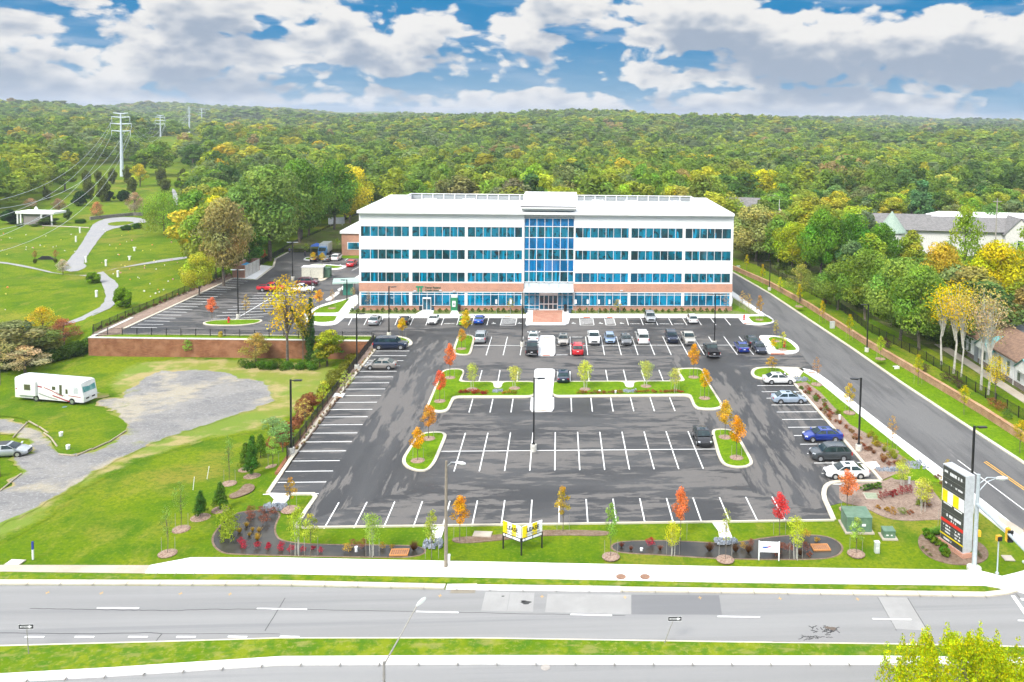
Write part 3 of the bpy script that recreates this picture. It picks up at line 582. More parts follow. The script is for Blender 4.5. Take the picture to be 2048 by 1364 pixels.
drape('drive_island', [(118, 915), (150, 909), (205, 890), (247, 868), (256, 850), (240, 836), (205, 824), (160, 812), (100, 806), (40, 800), (-60, 800), (-60, 833), (20, 833), (60, 842), (95, 868)], grass, .09, 'lawn tongue enclosed by the gravel drive', rough=.05)
for (px, lb) in [([(-60, 519), (0, 523), (60, 533), (120, 549), (167, 552), (200, 545), (300, 523), (380, 512), (384, 516), (300, 528), (205, 541), (215, 552), (235, 565), (240, 590), (232, 612), (180, 635), (130, 650), (116, 654), (112, 648), (150, 640), (195, 620), (212, 600), (208, 575), (196, 556), (165, 552), (110, 548), (65, 538), (0, 525.5), (-60, 524)], 'grey cemetery path winding past two round bushes'),
                 ([(133, 525), (142, 515), (160, 492), (176, 465), (188, 446), (215, 436), (260, 434), (290, 438), (294, 446), (270, 446), (255, 452), (215, 460), (200, 475), (180, 505), (165, 525), (175, 535), (150, 545), (120, 540)], 'pale cemetery road climbing past the wide tree'),
                 ([(343, 378), (349, 378), (356, 392), (358, 408), (352, 412), (346, 395)], 'short far path between clipped bushes')]:
    drape('path', px, pathm, .08, lb, step=4, rough=.1, it=1)
drape('path_lawn', [(212, 448), (230, 444), (262, 443), (270, 446), (255, 450), (225, 453)], grass, .13, 'oval lawn inside the cemetery turning loop', step=4, it=2)
drape('far_path', [(352, 415), (410, 414), (410, 417.5), (352, 418)], pathm, .08, 'thin pale path under the wood edge', step=4, it=0)
# raised ground right of the long brick wall
wl = [(56.9, 60), (57.1, 96.6), (56.7, 106.1), (55.6, 118.1), (54.7, 127.8), (53.6, 138.8), (52.5, 158.2), (51.9, 168.5), (49.3, 190.9), (44.9, 211.9), (42, 260), (40, 420)]
slab('upper_lawn', [Vector((x+.25, y)) for x, y in wl]+[Vector((700, 420)), Vector((700, 60))], grass, -.6, 1.0, 'raised lawn behind the long brick retaining wall', isworld=True, cat='lawn')
slab('drive_verge', [Vector(p) for p in [(56.5, 60)]+wl[1:]]+[Vector(p) for p in [(38.2, 330)]+dr[1:-1]+[(55.8, 60)]], islg, -.05, .12, 'grass verge between the drive and the brick wall', isworld=True, cat='verge')
kerb([Vector(p) for p in dr[1:]], 'kerb along the far side of the access drive', w=.5, isworld=True)
kerb([Vector(p) for p in [(41.7, 157), (36.6, 186), (34, 212)]], 'kerb beside the right wall of the office block', w=.3, isworld=True)
slab('side_walk', [Vector(p) for p in [(41.4, 157), (36.3, 186), (35.5, 186), (35.5, 178), (39.6, 157)]], conc, -.02, .125, 'pavement wedge beside the right wall of the office block', isworld=True, cat='pavement')

mb = MB()
for k in range(26):
    u = -20+k*78; p = P(u, 1340-.0*u, 0); v0 = np.interp(u, [-700, 0, 222, 560, 960, 1500, 1776, 2900], [1386, 1359, 1346.5, 1324, 1322, 1323, 1323, 1337]); p = P(u, v0, .17); mb.box(p.x-.018, p.x+.018, p.y-.42, p.y+.42, .1, .174)
for k in range(32):
    u = -10+k*66; v0 = np.interp(u, [0, 560, 890, 960, 1240, 1500, 1973], [1166, 1167.3, 1174.5, 1176.5, 1180, 1183.5, 1190.5]); p = P(u, v0, .14); mb.box(p.x-.015, p.x+.015, p.y-.33, p.y+.33, .1, .15)
for k in range(44):
    u = 320+k*38; v0 = np.interp(u, [300, 560, 960, 1480, 1940], [1141, 1134, 1142, 1152, 1158]); p = P(u, v0, .14); mb.box(p.x-.012, p.x+.012, p.y-1.0, p.y+1.0, .1, .1435)
tag(mb.build('concrete_joint', mat('joint_dark', (.22, .2, .17), .9)), 'thin joints across the kerbs and the white pavement', 'joint', None, 'structure')
# ------------------------------------------------------------------ buildings
def brick_mat(name, c1, c2, mortar, w=.4, hh=.13, floor=False, noisec=(.5, .28, .2)):
    m, nt, N, L, out = nodes(name)
    b = N('BsdfPrincipled'); b.inputs['Roughness'].default_value = .9; b.inputs['Specular IOR Level'].default_value = .2
    pos = N('NewGeometry').outputs['Position']; sp = N('SeparateXYZ'); L(pos, sp.inputs[0]); cb = N('CombineXYZ')
    if floor: vec = pos
    else:
        a = N('Math', operation='ADD'); L(sp.outputs[0], a.inputs[0]); L(sp.outputs[1], a.inputs[1]); L(a.outputs[0], cb.inputs[0]); L(sp.outputs[2], cb.inputs[1]); vec = cb.outputs[0]
    br = N('TexBrick'); br.inputs['Color1'].default_value = c4(c1); br.inputs['Color2'].default_value = c4(c2); br.inputs['Mortar'].default_value = c4(mortar)
    br.inputs['Scale'].default_value = 1; br.inputs['Brick Width'].default_value = w; br.inputs['Row Height'].default_value = hh; br.inputs['Mortar Size'].default_value = .012; L(vec, br.inputs['Vector'])
    L(mixc(N, L, ramp(N, L, noise(N, L, .6, 4, pos), .4, .7), br.outputs[0], noisec), b.inputs['Base Color'])
    L(b.outputs[0], out.inputs[0]); MATS[name] = m; return m
brick = brick_mat('facade_brick', (.50, .235, .15), (.42, .19, .12), (.52, .42, .36), noisec=(.55, .29, .2))
blockw = brick_mat('wall_block', (.30, .13, .065), (.22, .09, .045), (.10, .05, .03), .5, .2, noisec=(.33, .16, .09))
stonew = brick_mat('stone_block', (.46, .27, .15), (.36, .19, .11), (.16, .1, .07), .42, .2, noisec=(.5, .32, .2))
pavebr = brick_mat('paving_brick', (.46, .20, .13), (.38, .15, .1), (.5, .36, .28), .3, .15, floor=True)
for o in list(C.objects):
    if o.name == 'entrance_bricks': o.data.materials.clear(); o.data.materials.append(pavebr)
panelw = mat('white_panel', (.83, .83, .82), .55, col2=(.79, .79, .785), nscale=.3)
roofw = mat('white_roof', (.84, .84, .835), .6, col2=(.78, .78, .77), nscale=.35)
greyw = mat('grey_white_panel', (.62, .63, .65), .5)
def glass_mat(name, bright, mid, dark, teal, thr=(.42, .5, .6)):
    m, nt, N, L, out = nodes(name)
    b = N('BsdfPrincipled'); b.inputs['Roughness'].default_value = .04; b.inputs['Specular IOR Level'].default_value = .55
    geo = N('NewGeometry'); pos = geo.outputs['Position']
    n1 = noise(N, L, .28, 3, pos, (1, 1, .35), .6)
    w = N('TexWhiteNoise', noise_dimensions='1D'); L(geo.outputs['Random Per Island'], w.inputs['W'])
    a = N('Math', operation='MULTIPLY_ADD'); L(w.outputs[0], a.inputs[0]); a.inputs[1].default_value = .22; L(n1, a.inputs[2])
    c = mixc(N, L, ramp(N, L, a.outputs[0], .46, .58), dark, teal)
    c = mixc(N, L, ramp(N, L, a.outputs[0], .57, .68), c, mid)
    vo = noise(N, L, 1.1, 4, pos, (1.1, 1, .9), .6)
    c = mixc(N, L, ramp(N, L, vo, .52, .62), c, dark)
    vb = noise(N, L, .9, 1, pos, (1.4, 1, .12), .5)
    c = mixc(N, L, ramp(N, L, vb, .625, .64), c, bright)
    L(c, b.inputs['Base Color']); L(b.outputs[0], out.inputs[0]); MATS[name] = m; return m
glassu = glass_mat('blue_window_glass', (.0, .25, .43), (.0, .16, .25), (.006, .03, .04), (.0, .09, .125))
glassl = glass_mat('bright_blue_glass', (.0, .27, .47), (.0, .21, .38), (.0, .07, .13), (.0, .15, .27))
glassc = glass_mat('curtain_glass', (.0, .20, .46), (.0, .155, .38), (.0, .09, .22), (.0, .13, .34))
BY = P(1092, 622).y
def FX(u, v, y=BY):
    d = FW + RT*((u-PX)/F) + DN*((v-PY)/F); t = y/d.y; return d.x*t, H+d.z*t
def ZV(v, u=1092, y=BY): return FX(u, v, y)[1]
ob = empty('office_building', (0, BY, 0), 0, 'long white four storey office block with blue window bands and a brick base', 'office building')
XL, XR = FX(718.5, 560)[0], FX(1464.5, 560)[0]
zt = [ZV(v) for v in (454.5, 475.6)], [ZV(v) for v in (500.2, 520.2)], [ZV(v) for v in (545.3, 565)], [ZV(v) for v in (585, 611.8)]
ZE = ZV(429.5); ZB0, ZB1 = ZV(583.2), ZV(566.8); ZS = ZV(613.5); DEP = 31.
XC0, XC1 = FX(1047.5, 560)[0], FX(1147.5, 560)[0]
bays = [(721.2, 818.8, 6, 1.25), (823.6, 930.2, 7, 1), (934.4, 1044.4, 7, 1), (1149.3, 1257, 7, 1), (1260.9, 1364.6, 7, 1), (1368.8, 1461.3, 6, -1.25)]
fw = MB()
# white spandrels between the window bands (real openings between them)
def wallband(x0, x1, z0, z1, d=.4): fw.box(x0, x1, 0, d, z0, z1)
for (a, b_) in ((XL, XC0), (XC1, XR)):
    wallband(a, b_, zt[0][0], ZE+.1); wallband(a, b_, zt[1][0], zt[0][1]); wallband(a, b_, zt[2][0], zt[1][1]); wallband(a, b_, ZB1, zt[2][1]); wallband(a, b_, ZB0-.25, ZB0)
edges = [XL]+[FX(q, 540)[0] for b_ in bays for q in b_[:2]]+[XR]
for i in range(0, len(edges), 2):
    for z in zt: 
        x0, x1 = edges[i], edges[i+1]
        if i == 6:
            wallband(x0, XC0, z[1], z[0]); wallband(XC1, x1, z[1], z[0])
        else: wallband(x0, x1, z[1], z[0])
fw.build('front_wall', panelw, ob)
MB().box(XL, XL+.4, .4, DEP, 0, ZE+.1).box(XR-.4, XR, .4, DEP, 0, ZE+.1).box(XL, XR, DEP, DEP+.4, 0, ZE+.1).build('side_wall', panelw, ob)
for (a, b_) in ((XL, XC0), (XC1, XR)):
    MB().box(a-.05, b_+(.05 if b_ == XR else 0), -.08, .35, ZB0, ZB1).build('brick_band', brick, ob)
    MB().box(a-.05, b_+(.05 if b_ == XR else 0), -.08, .35, 0, ZS-.12).box(a-.05, b_+(.05 if b_ == XR else 0), -.16, .36, ZS-.12, ZS+.0).build('brick_base', brick, ob)
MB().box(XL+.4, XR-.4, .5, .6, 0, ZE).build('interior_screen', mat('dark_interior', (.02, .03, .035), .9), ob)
mull = mat('white_mullion', (.78, .79, .8), .4)
for bi, (u0, u1, n, k) in enumerate(bays):
    x0, x1 = FX(u0, 540)[0], FX(u1, 540)[0]
    for fl, (z1, z0) in enumerate(zt):
        ws = [1.]*n
        if k > 1: ws[0] = k
        if k < 0: ws[-1] = -k
        tot = sum(ws); xs = [x0]
        for w_ in ws: xs.append(xs[-1]+(x1-x0)*w_/tot)
        fr = MB(); m_ = .042
        for i, x in enumerate(xs):
            a = x-m_ if 0 < i < n else (x if i == 0 else x-2*m_); fr.box(a, a+2*m_, .02, .2, z0, z1)
        for i in range(n):
            a, b_ = xs[i]+(m_ if i else 2*m_), xs[i+1]-(m_ if i < n-1 else 2*m_)
            fr.box(a, b_, .03, .19, z0, z0+.08); fr.box(a, b_, .03, .19, z1-.08, z1)
            if fl == 3: fr.box(a, b_, .03, .19, ZV(590.3), ZV(589.2))
        w = fr.build('window', mull, ob)
        pn = MB()
        for i in range(n):
            a, b_ = xs[i]+.05, xs[i+1]-.05
            if fl == 3: pn.box(a, b_, .12, .15, z0+.04, ZV(590)); pn.box(a, b_, .12, .15, ZV(590)+.02, z1-.04)
            else: pn.box(a, b_, .12, .15, z0+.04, z1-.04)
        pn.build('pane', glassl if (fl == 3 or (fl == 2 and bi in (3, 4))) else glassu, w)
# centre bay curtain wall
cu = [1048, 1058, 1073, 1089, 1104.7, 1120.3, 1135.8, 1146.3]; cv = [436, 453.3, 475.6, 498.6, 519.9, 543.5, 565]
cx = [XC0]+[FX(u, 520)[0] for u in cu[1:-1]]+[XC1]; cz = [ZV(v) for v in cv]
fr = MB(); pn = MB(); pd = MB()
for i, x in enumerate(cx):
    a = x-.06 if 0 < i < 7 else (x if i == 0 else x-.12); fr.box(a, a+.12, .25, .45, cz[-1], cz[0])
for i in range(7):
    a, b_ = cx[i]+(.06 if i else .12), cx[i+1]-(.06 if i < 6 else .12)
    for j, z in enumerate(cz): fr.box(a, b_, .26, .44, z-(.07 if j else .14), z+(.07 if 0 < j < 6 else 0 if j == 0 else .14))
    for j in range(6): (pn if j in (0, 2, 4) else pd).box(a-.02, b_+.02, .34, .37, cz[j+1]+.05, cz[j]-.05)
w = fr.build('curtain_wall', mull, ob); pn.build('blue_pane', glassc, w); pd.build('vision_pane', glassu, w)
# entrance storefront below the canopy
ev = [584.3, 590.6, 611.5, 618.6]; ez = [ZV(v) for v in ev]; eu = [1049, 1058, 1070, 1078.5]
fr = MB(); pn = MB()
cols = [XC0+.1]+[FX(u, 600)[0] for u in eu[1:]]; cols2 = [FX(u, 600)[0] for u in (1115.5, 1124, 1136)]+[XC1-.1]
for L_ in (cols, cols2):
    for i, x in enumerate(L_): fr.box(x-.05, x+.05, .25, .45, .14, ez[0])
    for i in range(len(L_)-1):
        for z in ez: fr.box(L_[i]+.05, L_[i+1]-.05, .26, .44, z-.05, z+.05)
        for j in range(3): pn.box(L_[i]+.03, L_[i+1]-.03, .34, .36, ez[j+1]+.03, ez[j]-.03)
fr.box(cols[-1]+.05, cols2[0]-.05, .26, .44, ez[0]-.05, ez[0]+.05)
xm = [cols[-1]+.05+(cols2[0]-cols[-1]-.1)*k/4 for k in range(5)]
for i in range(4): pn.box(xm[i]+.04, xm[i+1]-.04, .34, .36, ez[1]-.5+.0, ez[0]-.05)
w = fr.build('shop_front', mull, ob); pn.build('pane', glassl, w)
d = MB(); zd0, zd1 = .16, ZV(593); dg = MB()
d.box(xm[0]-.05, xm[4]+.05, .1, .5, zd1+.35, zd1+.75)
for i in range(5): d.box(xm[i]-.07, xm[i]+.07, .12, .4, zd0, zd1+.35)
for i in range(4):
    for z in (zd0, (zd0+zd1)/2-.25, zd1+.15): d.box(xm[i]+.07, xm[i+1]-.07, .14, .38, z, z+.16)
    dg.box(xm[i]+.05, xm[i+1]-.05, .24, .27, zd0+.1, zd1+.2)
w = d.build('entrance_door', white, ob); dg.build('pane', mat('dark_door_glass', (.03, .045, .055), .06, col2=(.0, .1, .16), nscale=.8), w)
zc0, zc1 = ZV(583), ZV(565.5)
cn = MB().box(XC0+.02, XC1-.02, -2.6, .24, zc0+.3, zc0+.55); cn.box(XC0+.02, XC1-.02, .2, .45, zc0+.2, zc1-.15)
cn.build('canopy', mat('frosted_canopy', (.62, .68, .7), .25), ob)
for i in range(5):
    x = XC0+(XC1-XC0)*(i+.5)/5; MB().tube((x, -2.3, zc0+.55), (x, .2, zc0+1.7), .035).build('canopy_rod', galv, ob)
# centre fascia, roof and upper block
zt0, zt1 = ZV(435.2), ZV(421.5, y=BY-.6)
MB().box(XC0, XC1, .3, .6, zt0, zt1+.6).build('fascia', greyw, ob)
def RZ(v, y, u=1092): return FX(u, v, y)[1]
xa, xb = FX(1043, 420, BY-.7)[0], FX(1150, 420, BY-.7)[0]; z1_ = RZ(421, BY-.8)
MB().box(xa, xb, -.9, 1.2, z1_, z1_+.55).build('cornice', panelw, ob)
xa, xb = FX(1040, 416, BY-1.3)[0], FX(1154, 416, BY-1.3)[0]; z2_ = RZ(417.5, BY-1.3)
MB().box(xa, xb, -1.4, 3, z2_, z2_+.5).build('cornice', panelw, ob)
xa, xb = FX(1041, 412, BY-1.4)[0], FX(1153, 412, BY-1.4)[0]; zt3 = z2_+.5
MB().add([(xa, -1.4, zt3), (xb, -1.4, zt3), (xb, 6, zt3+.05), (xa, 6, zt3+.05), (xa, -1.4, zt3-.2), (xb, -1.4, zt3-.2), (xb, 6, zt3-2), (xa, 6, zt3-2)],
         [(0, 1, 2, 3), (0, 4, 5, 1), (1, 5, 6, 2), (2, 6, 7, 3), (3, 7, 4, 0), (4, 7, 6, 5)]).build('upper_block', roofw, ob)
# main roof: eave fascia, shallow slope up to the plateau
def corner(u, v, y): return FX(u, v, BY+y)
eL, eR = FX(713.2, 427, BY-.9)[0], FX(1469.3, 432, BY-.9)[0]
ze = ZE+.1; zr = ze+1.6; y0, y1, yp = -.9, DEP+1, 7.
rf = MB(); zsb = ze+.5
wx0, wx1 = FX(806, 404, BY+20)[0], FX(1395, 409, BY+20)[0]; wy0, wy1 = 20., 27.5
def ringpts(a, b_, c, d_, z): return [(a, c, z), (b_, c, z), (b_, d_, z), (a, d_, z)]
rf.add(ringpts(eL, eR, y0, y1, ze)+ringpts(eL, eR, y0, y1, zsb)+ringpts(wx0, wx1, wy0, wy1, zsb+.12)+ringpts(wx0, wx1, wy0, wy1, zsb-2.2),
       [(0, 1, 5, 4), (1, 2, 6, 5), (2, 3, 7, 6), (3, 0, 4, 7), (4, 5, 9, 8), (5, 6, 10, 9), (6, 7, 11, 10), (7, 4, 8, 11), (8, 9, 13, 12), (9, 10, 14, 13), (10, 11, 15, 14), (11, 8, 12, 15), (12, 13, 14, 15), (0, 3, 2, 1)])
roof = rf.build('roof', roofw, ob)
sp_ = MB(); sc = MB(); syb = 27.2; ztop = RZ(389.3, BY+syb, 1000)
def louv(p0, p1, n):
    p0 = Vector(p0); p1 = Vector(p1); d_ = (p1-p0); L0 = d_.length; d_.normalize(); nn = Vector((-d_.y, d_.x, 0)); zb_ = zsb-2.1
    for k in range(9):
        z = zb_+(ztop-zb_-.15)*k/9; s9 = (ztop-zb_)/9*.85
        sc.add([(p0.x, p0.y, z), (p1.x, p1.y, z), (p1.x+nn.x*.12, p1.y+nn.y*.12, z+s9), (p0.x+nn.x*.12, p0.y+nn.y*.12, z+s9)], [(0, 1, 2, 3)])
    for k in range(n+1):
        a = p0+d_*L0*k/n-nn*.12; sp_.box(a.x-.09, a.x+.09, a.y-.09, a.y+.09, zb_, ztop)
    ribbon([(p0-nn*.12).xy, (p1-nn*.12).xy], .3, ztop, ztop+.14, mb=sp_)
louv((wx0+.5, syb, 0), (wx1-.5, syb, 0), 26); louv((wx0+.4, wy0+.3, 0), (wx0+.4, syb-.3, 0), 6); louv((wx1-.4, syb-.3, 0), (wx1-.4, wy0+.3, 0), 6)
sc.build('roof_screen', mat('pale_louvre', (.30, .33, .34), .5), ob)
sp_.build('screen_post', white, ob)
MB().box(FX(1047.5, 391, BY+16)[0], FX(1154.5, 391, BY+16)[0], 15, 25, zsb-.5, RZ(383.5, BY+25)).build('penthouse', roofw, ob)
for u, v in [(860, 399.5), (937, 399), (1109, 401), (1196, 402), (1262, 402.5), (1350, 407)]:
    x, _ = FX(u, v, BY+22.7); rtu = MB().box(x-1.3, x+1.3, 21.5, 24, zsb-2, zsb+.1).build('rooftop_unit', panelw, ob)
    for s in (-.6, .6): MB().lathe([(.42, 0), (.42, .04)], 14, (x+s, 22.7, zsb+.11)).build('fan', mat('dark_fan', (.16, .17, .18), .6), rtu)
# side doors, sign, wall lights
def door(u0, u1, v0, nm='side_door'):
    x0, x1 = FX(u0, 600)[0], FX(u1, 600)[0]; zt_ = ZV(v0); d = MB(); g = MB(); k = .09
    d.box(x0, x1, -.25, .06, zt_, zt_+.14)
    for x in (x0, (x0+x1)/2-k/2, x1-k): d.box(x, x+k, -.25, .05, .16, zt_)
    for a, b_ in ((x0+k, (x0+x1)/2-k/2), ((x0+x1)/2+k/2, x1-k)):
        for z in (.16, zt_-.12): d.box(a, b_, -.24, .04, z, z+.12)
        g.box(a, b_, -.21, -.19, .28, zt_-.12)
    w = d.build(nm, white, ob); g.build('pane', MATS['dark_door_glass'], w)
door(845.5, 862.5, 596.5)
for a_, b_ in ((838.5, 845), (863, 868.5)): MB().box(FX(a_, 600)[0], FX(b_, 600)[0], -.18, .05, .16, ZS+.02).build('side_light', MATS['dark_door_glass'], ob)
x0, x1 = FX(901.5, 600)[0], FX(915.5, 600)[0]; grn = mat('cash_machine_green', (.02, .22, .09), .5)
MB().box(x0, x1, -.3, .05, .15, ZV(595.5)).build('cash_machine_panel', grn, ob)
MB().box(x0+.1, x1-.1, -.12, .05, ZV(595.4), ZV(590)).build('white_panel', white, ob)
cm = MB().box((x0+x1)/2-.35, (x0+x1)/2+.3, -.42, -.3, ZV(613), ZV(601.5)).build('cash_machine', white, ob)
MB().box((x0+x1)/2-.2, (x0+x1)/2+.15, -.45, -.42, ZV(609.5), ZV(606)).build('screen', mat('screen_grey', (.25, .3, .3), .3), cm)
sg = mat('sign_green', (.0, .25, .13), .4); sgd = mat('sign_dark_green', (.01, .07, .04), .5)
sx, sz = FX(839.5, 578)[0], ZV(578.3)
MB().box(sx-.75, sx+.75, -.16, -.08, sz+.28, sz+.55).box(sx-.42, sx-.14, -.16, -.08, sz-.6, sz+.28).box(sx+.14, sx+.42, -.16, -.08, sz-.6, sz+.28).build('sign_logo', sg, ob)
t = text_mesh('Tower Federal', .52, 'LEFT', .03, .012); t2 = text_mesh('Credit Union', .52, 'LEFT', .03, .012)
rotx = Matrix.Rotation(R(90), 4, 'X')
xform(t, Matrix.Translation((sx+1.0, -.12, sz+.25)) @ rotx); xform(t2, Matrix.Translation((sx+1.0, -.12, sz-.32)) @ rotx); t.add(t2.v, t2.f); t.build('sign_lettering', sgd, ob)
for u, v in ((830, 581.5), (881, 580.5), (908.5, 582), (1243, 581)):
    x, z = FX(u, v); MB().box(x-.25, x+.25, -.28, -.08, z-.08, z+.1).build('wall_light', mat('pale_grey', (.62, .63, .66), .4), ob)

# low brick wing behind, left
bq = P(683.5, 511)
lb = empty('brick_annex', (bq.x, bq.y, 0), 0, 'low brick annex with white flat roof half hidden behind the office block', 'building')
pxm = 1677/bq.y; ww = 40; hw = 44/pxm
MB().box(0, ww, 0, 42, 0, hw).build('wall', brick, lb)
MB().box(-.4, ww+.4, -.4, 42.4, hw, hw+.7).build('roof', roofw, lb)
wn = MB().box(1.5, ww-2, -.12, -.02, 12/pxm, 27/pxm).build('window', white, lb)
mb = MB()
for i in range(8): mb.box(1.75+i*4.5, 1.75+i*4.5+4.2, -.18, -.1, 13.3/pxm, 25.8/pxm)
mb.build('pane', glassu, wn)
slab('annex_lawn', [(683, 511.5), (720, 511.5), (760, 517), (676, 517)], islg, -.02, .1, 'thin lawn at the foot of the brick annex', cat='lawn')

# retaining walls
def wall(pts, z0, z1, w, m, name, label, cap=None, parent=None):
    r = tag(ribbon([Vector(p) for p in pts], w, z0, z1).build(name, m), label, 'retaining wall')
    if cap: ribbon([Vector(p) for p in pts], w+.1, z1, z1+.12).build('coping', cap, r)
    return r
a, b_ = P(181, 675.5).xy, P(745, 682.5).xy
wall([a+Vector((0, 14)), a, b_], -3.6, .02, .5, blockw, 'retaining_wall', 'long reddish block retaining wall behind the gravel yard', basec)
ft, fb = P(748, 684).xy, P(577, 915).xy
wall([b_+Vector((.0, .6)), ft+Vector((-.4, -.8)), fb+Vector((-.2, 0)), fb+Vector((0, -4))], -3.4, .02, .4, blockw, 'retaining_wall', 'block retaining wall under the fence beside the left hand stalls')
wall(wl[:9]+[wl[9]], -.3, 1.05, .45, stonew, 'retaining_wall', 'long low tan stone retaining wall along the access drive', MATS['stone_block'])
pa, pb = G(180, 440).xy, G(286, 431).xy
tag(ribbon([pa, pa.lerp(pb, .3)+Vector((0, 3)), pa.lerp(pb, .7)+Vector((0, 4)), pb], .5, -.5, 1.1).build('garden_wall', mat('grey_stone', (.28, .25, .23), .9, col2=(.18, .16, .15))), 'low grey stone wall round the cemetery turning loop', 'wall')

# waste enclosure
e0, e1, e2 = P(466, 555.5).xy, P(490, 556).xy, P(519, 541).xy
en = empty('waste_enclosure', (e0.x, e0.y, 0), 0, 'open topped brick waste enclosure with pale metal gates', 'enclosure')
o_ = e0
def L2(p): return Vector((p.x-o_.x, p.y-o_.y))
wd = (e1-e0).length; dp = (e2-e1).length; dv = L2(e2)-L2(e1)
dvn = dv.normalized(); back = L2(e0)+dv; hh_ = 3.0
def seg(p, q, m, name, w=.3, z1=hh_): return ribbon([p, q], w, 0, z1).build(name, m, en)
seg(L2(e0), L2(e1), brick, 'brick_wall'); seg(L2(e0), back, brick, 'brick_wall'); seg(back, L2(e2), brick, 'brick_wall')
gm = mat('gate_grey', (.50, .48, .44), .5, col2=(.42, .40, .36), nscale=2)
for k in range(4):
    p = L2(e1)+dv*(k/4)+dvn*.1; q = L2(e1)+dv*((k+1)/4)-dvn*.1; seg(p, q, gm, 'gate', .1, hh_-.1)
bq = (e0.lerp(e1, .6)+dvn*dp*.55)
db = empty('waste_bin', (bq.x, bq.y, 0), math.atan2(dv.y, dv.x), 'blue lidded waste skip inside the brick enclosure', 'waste skip')
MB().add([(-1.5, -.9, .1), (1.5, -.9, .1), (1.5, .9, .1), (-1.5, .9, .1), (-1.7, -1, 1.9), (1.7, -1, 1.9), (1.7, 1, 2.3), (-1.7, 1, 2.3)], [(0, 3, 2, 1), (4, 5, 6, 7), (0, 1, 5, 4), (1, 2, 6, 5), (2, 3, 7, 6), (3, 0, 4, 7)]).build('body', mat('skip_blue', (.03, .16, .36), .5), db)
MB().add([(-1.72, -1.05, 1.93), (1.72, -1.05, 1.93), (1.72, 1.05, 2.36), (-1.72, 1.05, 2.36), (-1.72, -1.05, 2.0), (1.72, -1.05, 2.0), (1.72, 1.05, 2.46), (-1.72, 1.05, 2.46)], [(0, 3, 2, 1), (4, 5, 6, 7), (0, 1, 5, 4), (1, 2, 6, 5), (2, 3, 7, 6), (3, 0, 4, 7)]).build('lid', mat('lid_blue', (.05, .28, .5), .4), db)

# houses and outbuildings
def gable(name, px, z, rz, w, d, hh, rh, wallm, roofm, label, cat='house', wins=3, ov=.5, winm=None, side='y'):
    r = empty(name, (px.x, px.y, z), rz, label, cat)
    MB().box(-w/2, w/2, -d/2, d/2, -2, hh).add([(-w/2+.02, -d/2, hh), (-w/2+.02, d/2, hh), (-w/2+.02, 0, hh+rh-.1), (w/2-.02, -d/2, hh), (w/2-.02, d/2, hh), (w/2-.02, 0, hh+rh-.1)], [(0, 2, 1), (3, 4, 5)]).build('wall', wallm, r)
    k = rh/(d/2); y = d/2+ov; zz = hh-ov*k
    MB().add([(-w/2-ov, -y, zz), (w/2+ov, -y, zz), (w/2+ov, 0, hh+rh), (-w/2-ov, 0, hh+rh), (-w/2-ov, y, zz), (w/2+ov, y, zz), (-w/2-ov, -y, zz+.2), (w/2+ov, -y, zz+.2), (w/2+ov, 0, hh+rh+.2), (-w/2-ov, 0, hh+rh+.2), (-w/2-ov, y, zz+.2), (w/2+ov, y, zz+.2)],
             [(0, 3, 2, 1), (3, 4, 5, 2), (6, 7, 8, 9), (9, 8, 11, 10), (0, 1, 7, 6), (5, 4, 10, 11), (1, 2, 8, 7), (2, 5, 11, 8), (0, 6, 9, 3), (3, 9, 10, 4)]).build('roof', roofm, r)
    for i in range(wins):
        x = -w/2+w*(i+.5)/wins; wf = MB().box(x-.55, x+.55, -d/2-.06, -d/2, hh*.35, hh*.8).build('window', white, r); MB().box(x-.45, x+.45, -d/2-.09, -d/2-.05, hh*.38, hh*.77).build('pane', MATS['dark_door_glass'], wf)
    return r
greyroof = mat('grey_shingle', (.21, .20, .195), .9, col2=(.15, .145, .14), nscale=1.5)
brownroof = mat('brown_shingle', (.25, .155, .10), .9, col2=(.17, .10, .07), nscale=2)
copper = mat('pale_green_metal', (.33, .41, .34), .7, col2=(.25, .33, .27), spec=.2)
teal = mat('teal_metal', (.12, .33, .32), .45)
vinyl = mat('white_siding', (.80, .81, .81), .6); cream = mat('white_stucco', (.72, .71, .68), .7)
# church with round turret
cp = P(1781, 512, 1.0)
dC = cp.y
ch = empty('church', (cp.x, cp.y, 1.0), R(-8), 'big white church with a long grey roof and a green cone turret', 'church')
ztu = FX(1781, 466, dC-4)[1]-1; ztc = FX(1781, 422, dC)[1]-1
MB().lathe([(3.6, -1), (3.6, ztu)], 24).build('turret', cream, ch)
MB().lathe([(4.1, ztu-.2), (4.0, ztu+.1), (.05, ztc)], 28).build('turret_roof', copper, ch)
W_ = 62.; D_ = 16
MB().box(-4, W_, 4, 4+D_, -1, ztu+.3).build('wall', cream, ch)
MB().add([(-5, 3, ztu), (W_+1, 3, ztu), (W_+1, 12, ztu+3.7), (-3.5, 12, ztu+3.7), (W_+1, 21, ztu), (-5, 21, ztu)], [(0, 1, 2, 3), (3, 2, 4, 5), (0, 3, 5), (1, 4, 2), (0, 5, 4, 1)]).build('roof', greyroof, ch)
MB().add([(14, 11, ztu+3.3), (W_, 11, ztu+3.3), (W_, 14, ztu+4.5), (17, 14, ztu+4.5), (14, 17, ztu+3.3), (W_, 17, ztu+3.3)], [(0, 1, 2, 3), (3, 2, 5, 4), (0, 3, 4), (1, 5, 2)]).build('roof_ridge', roofw, ch)
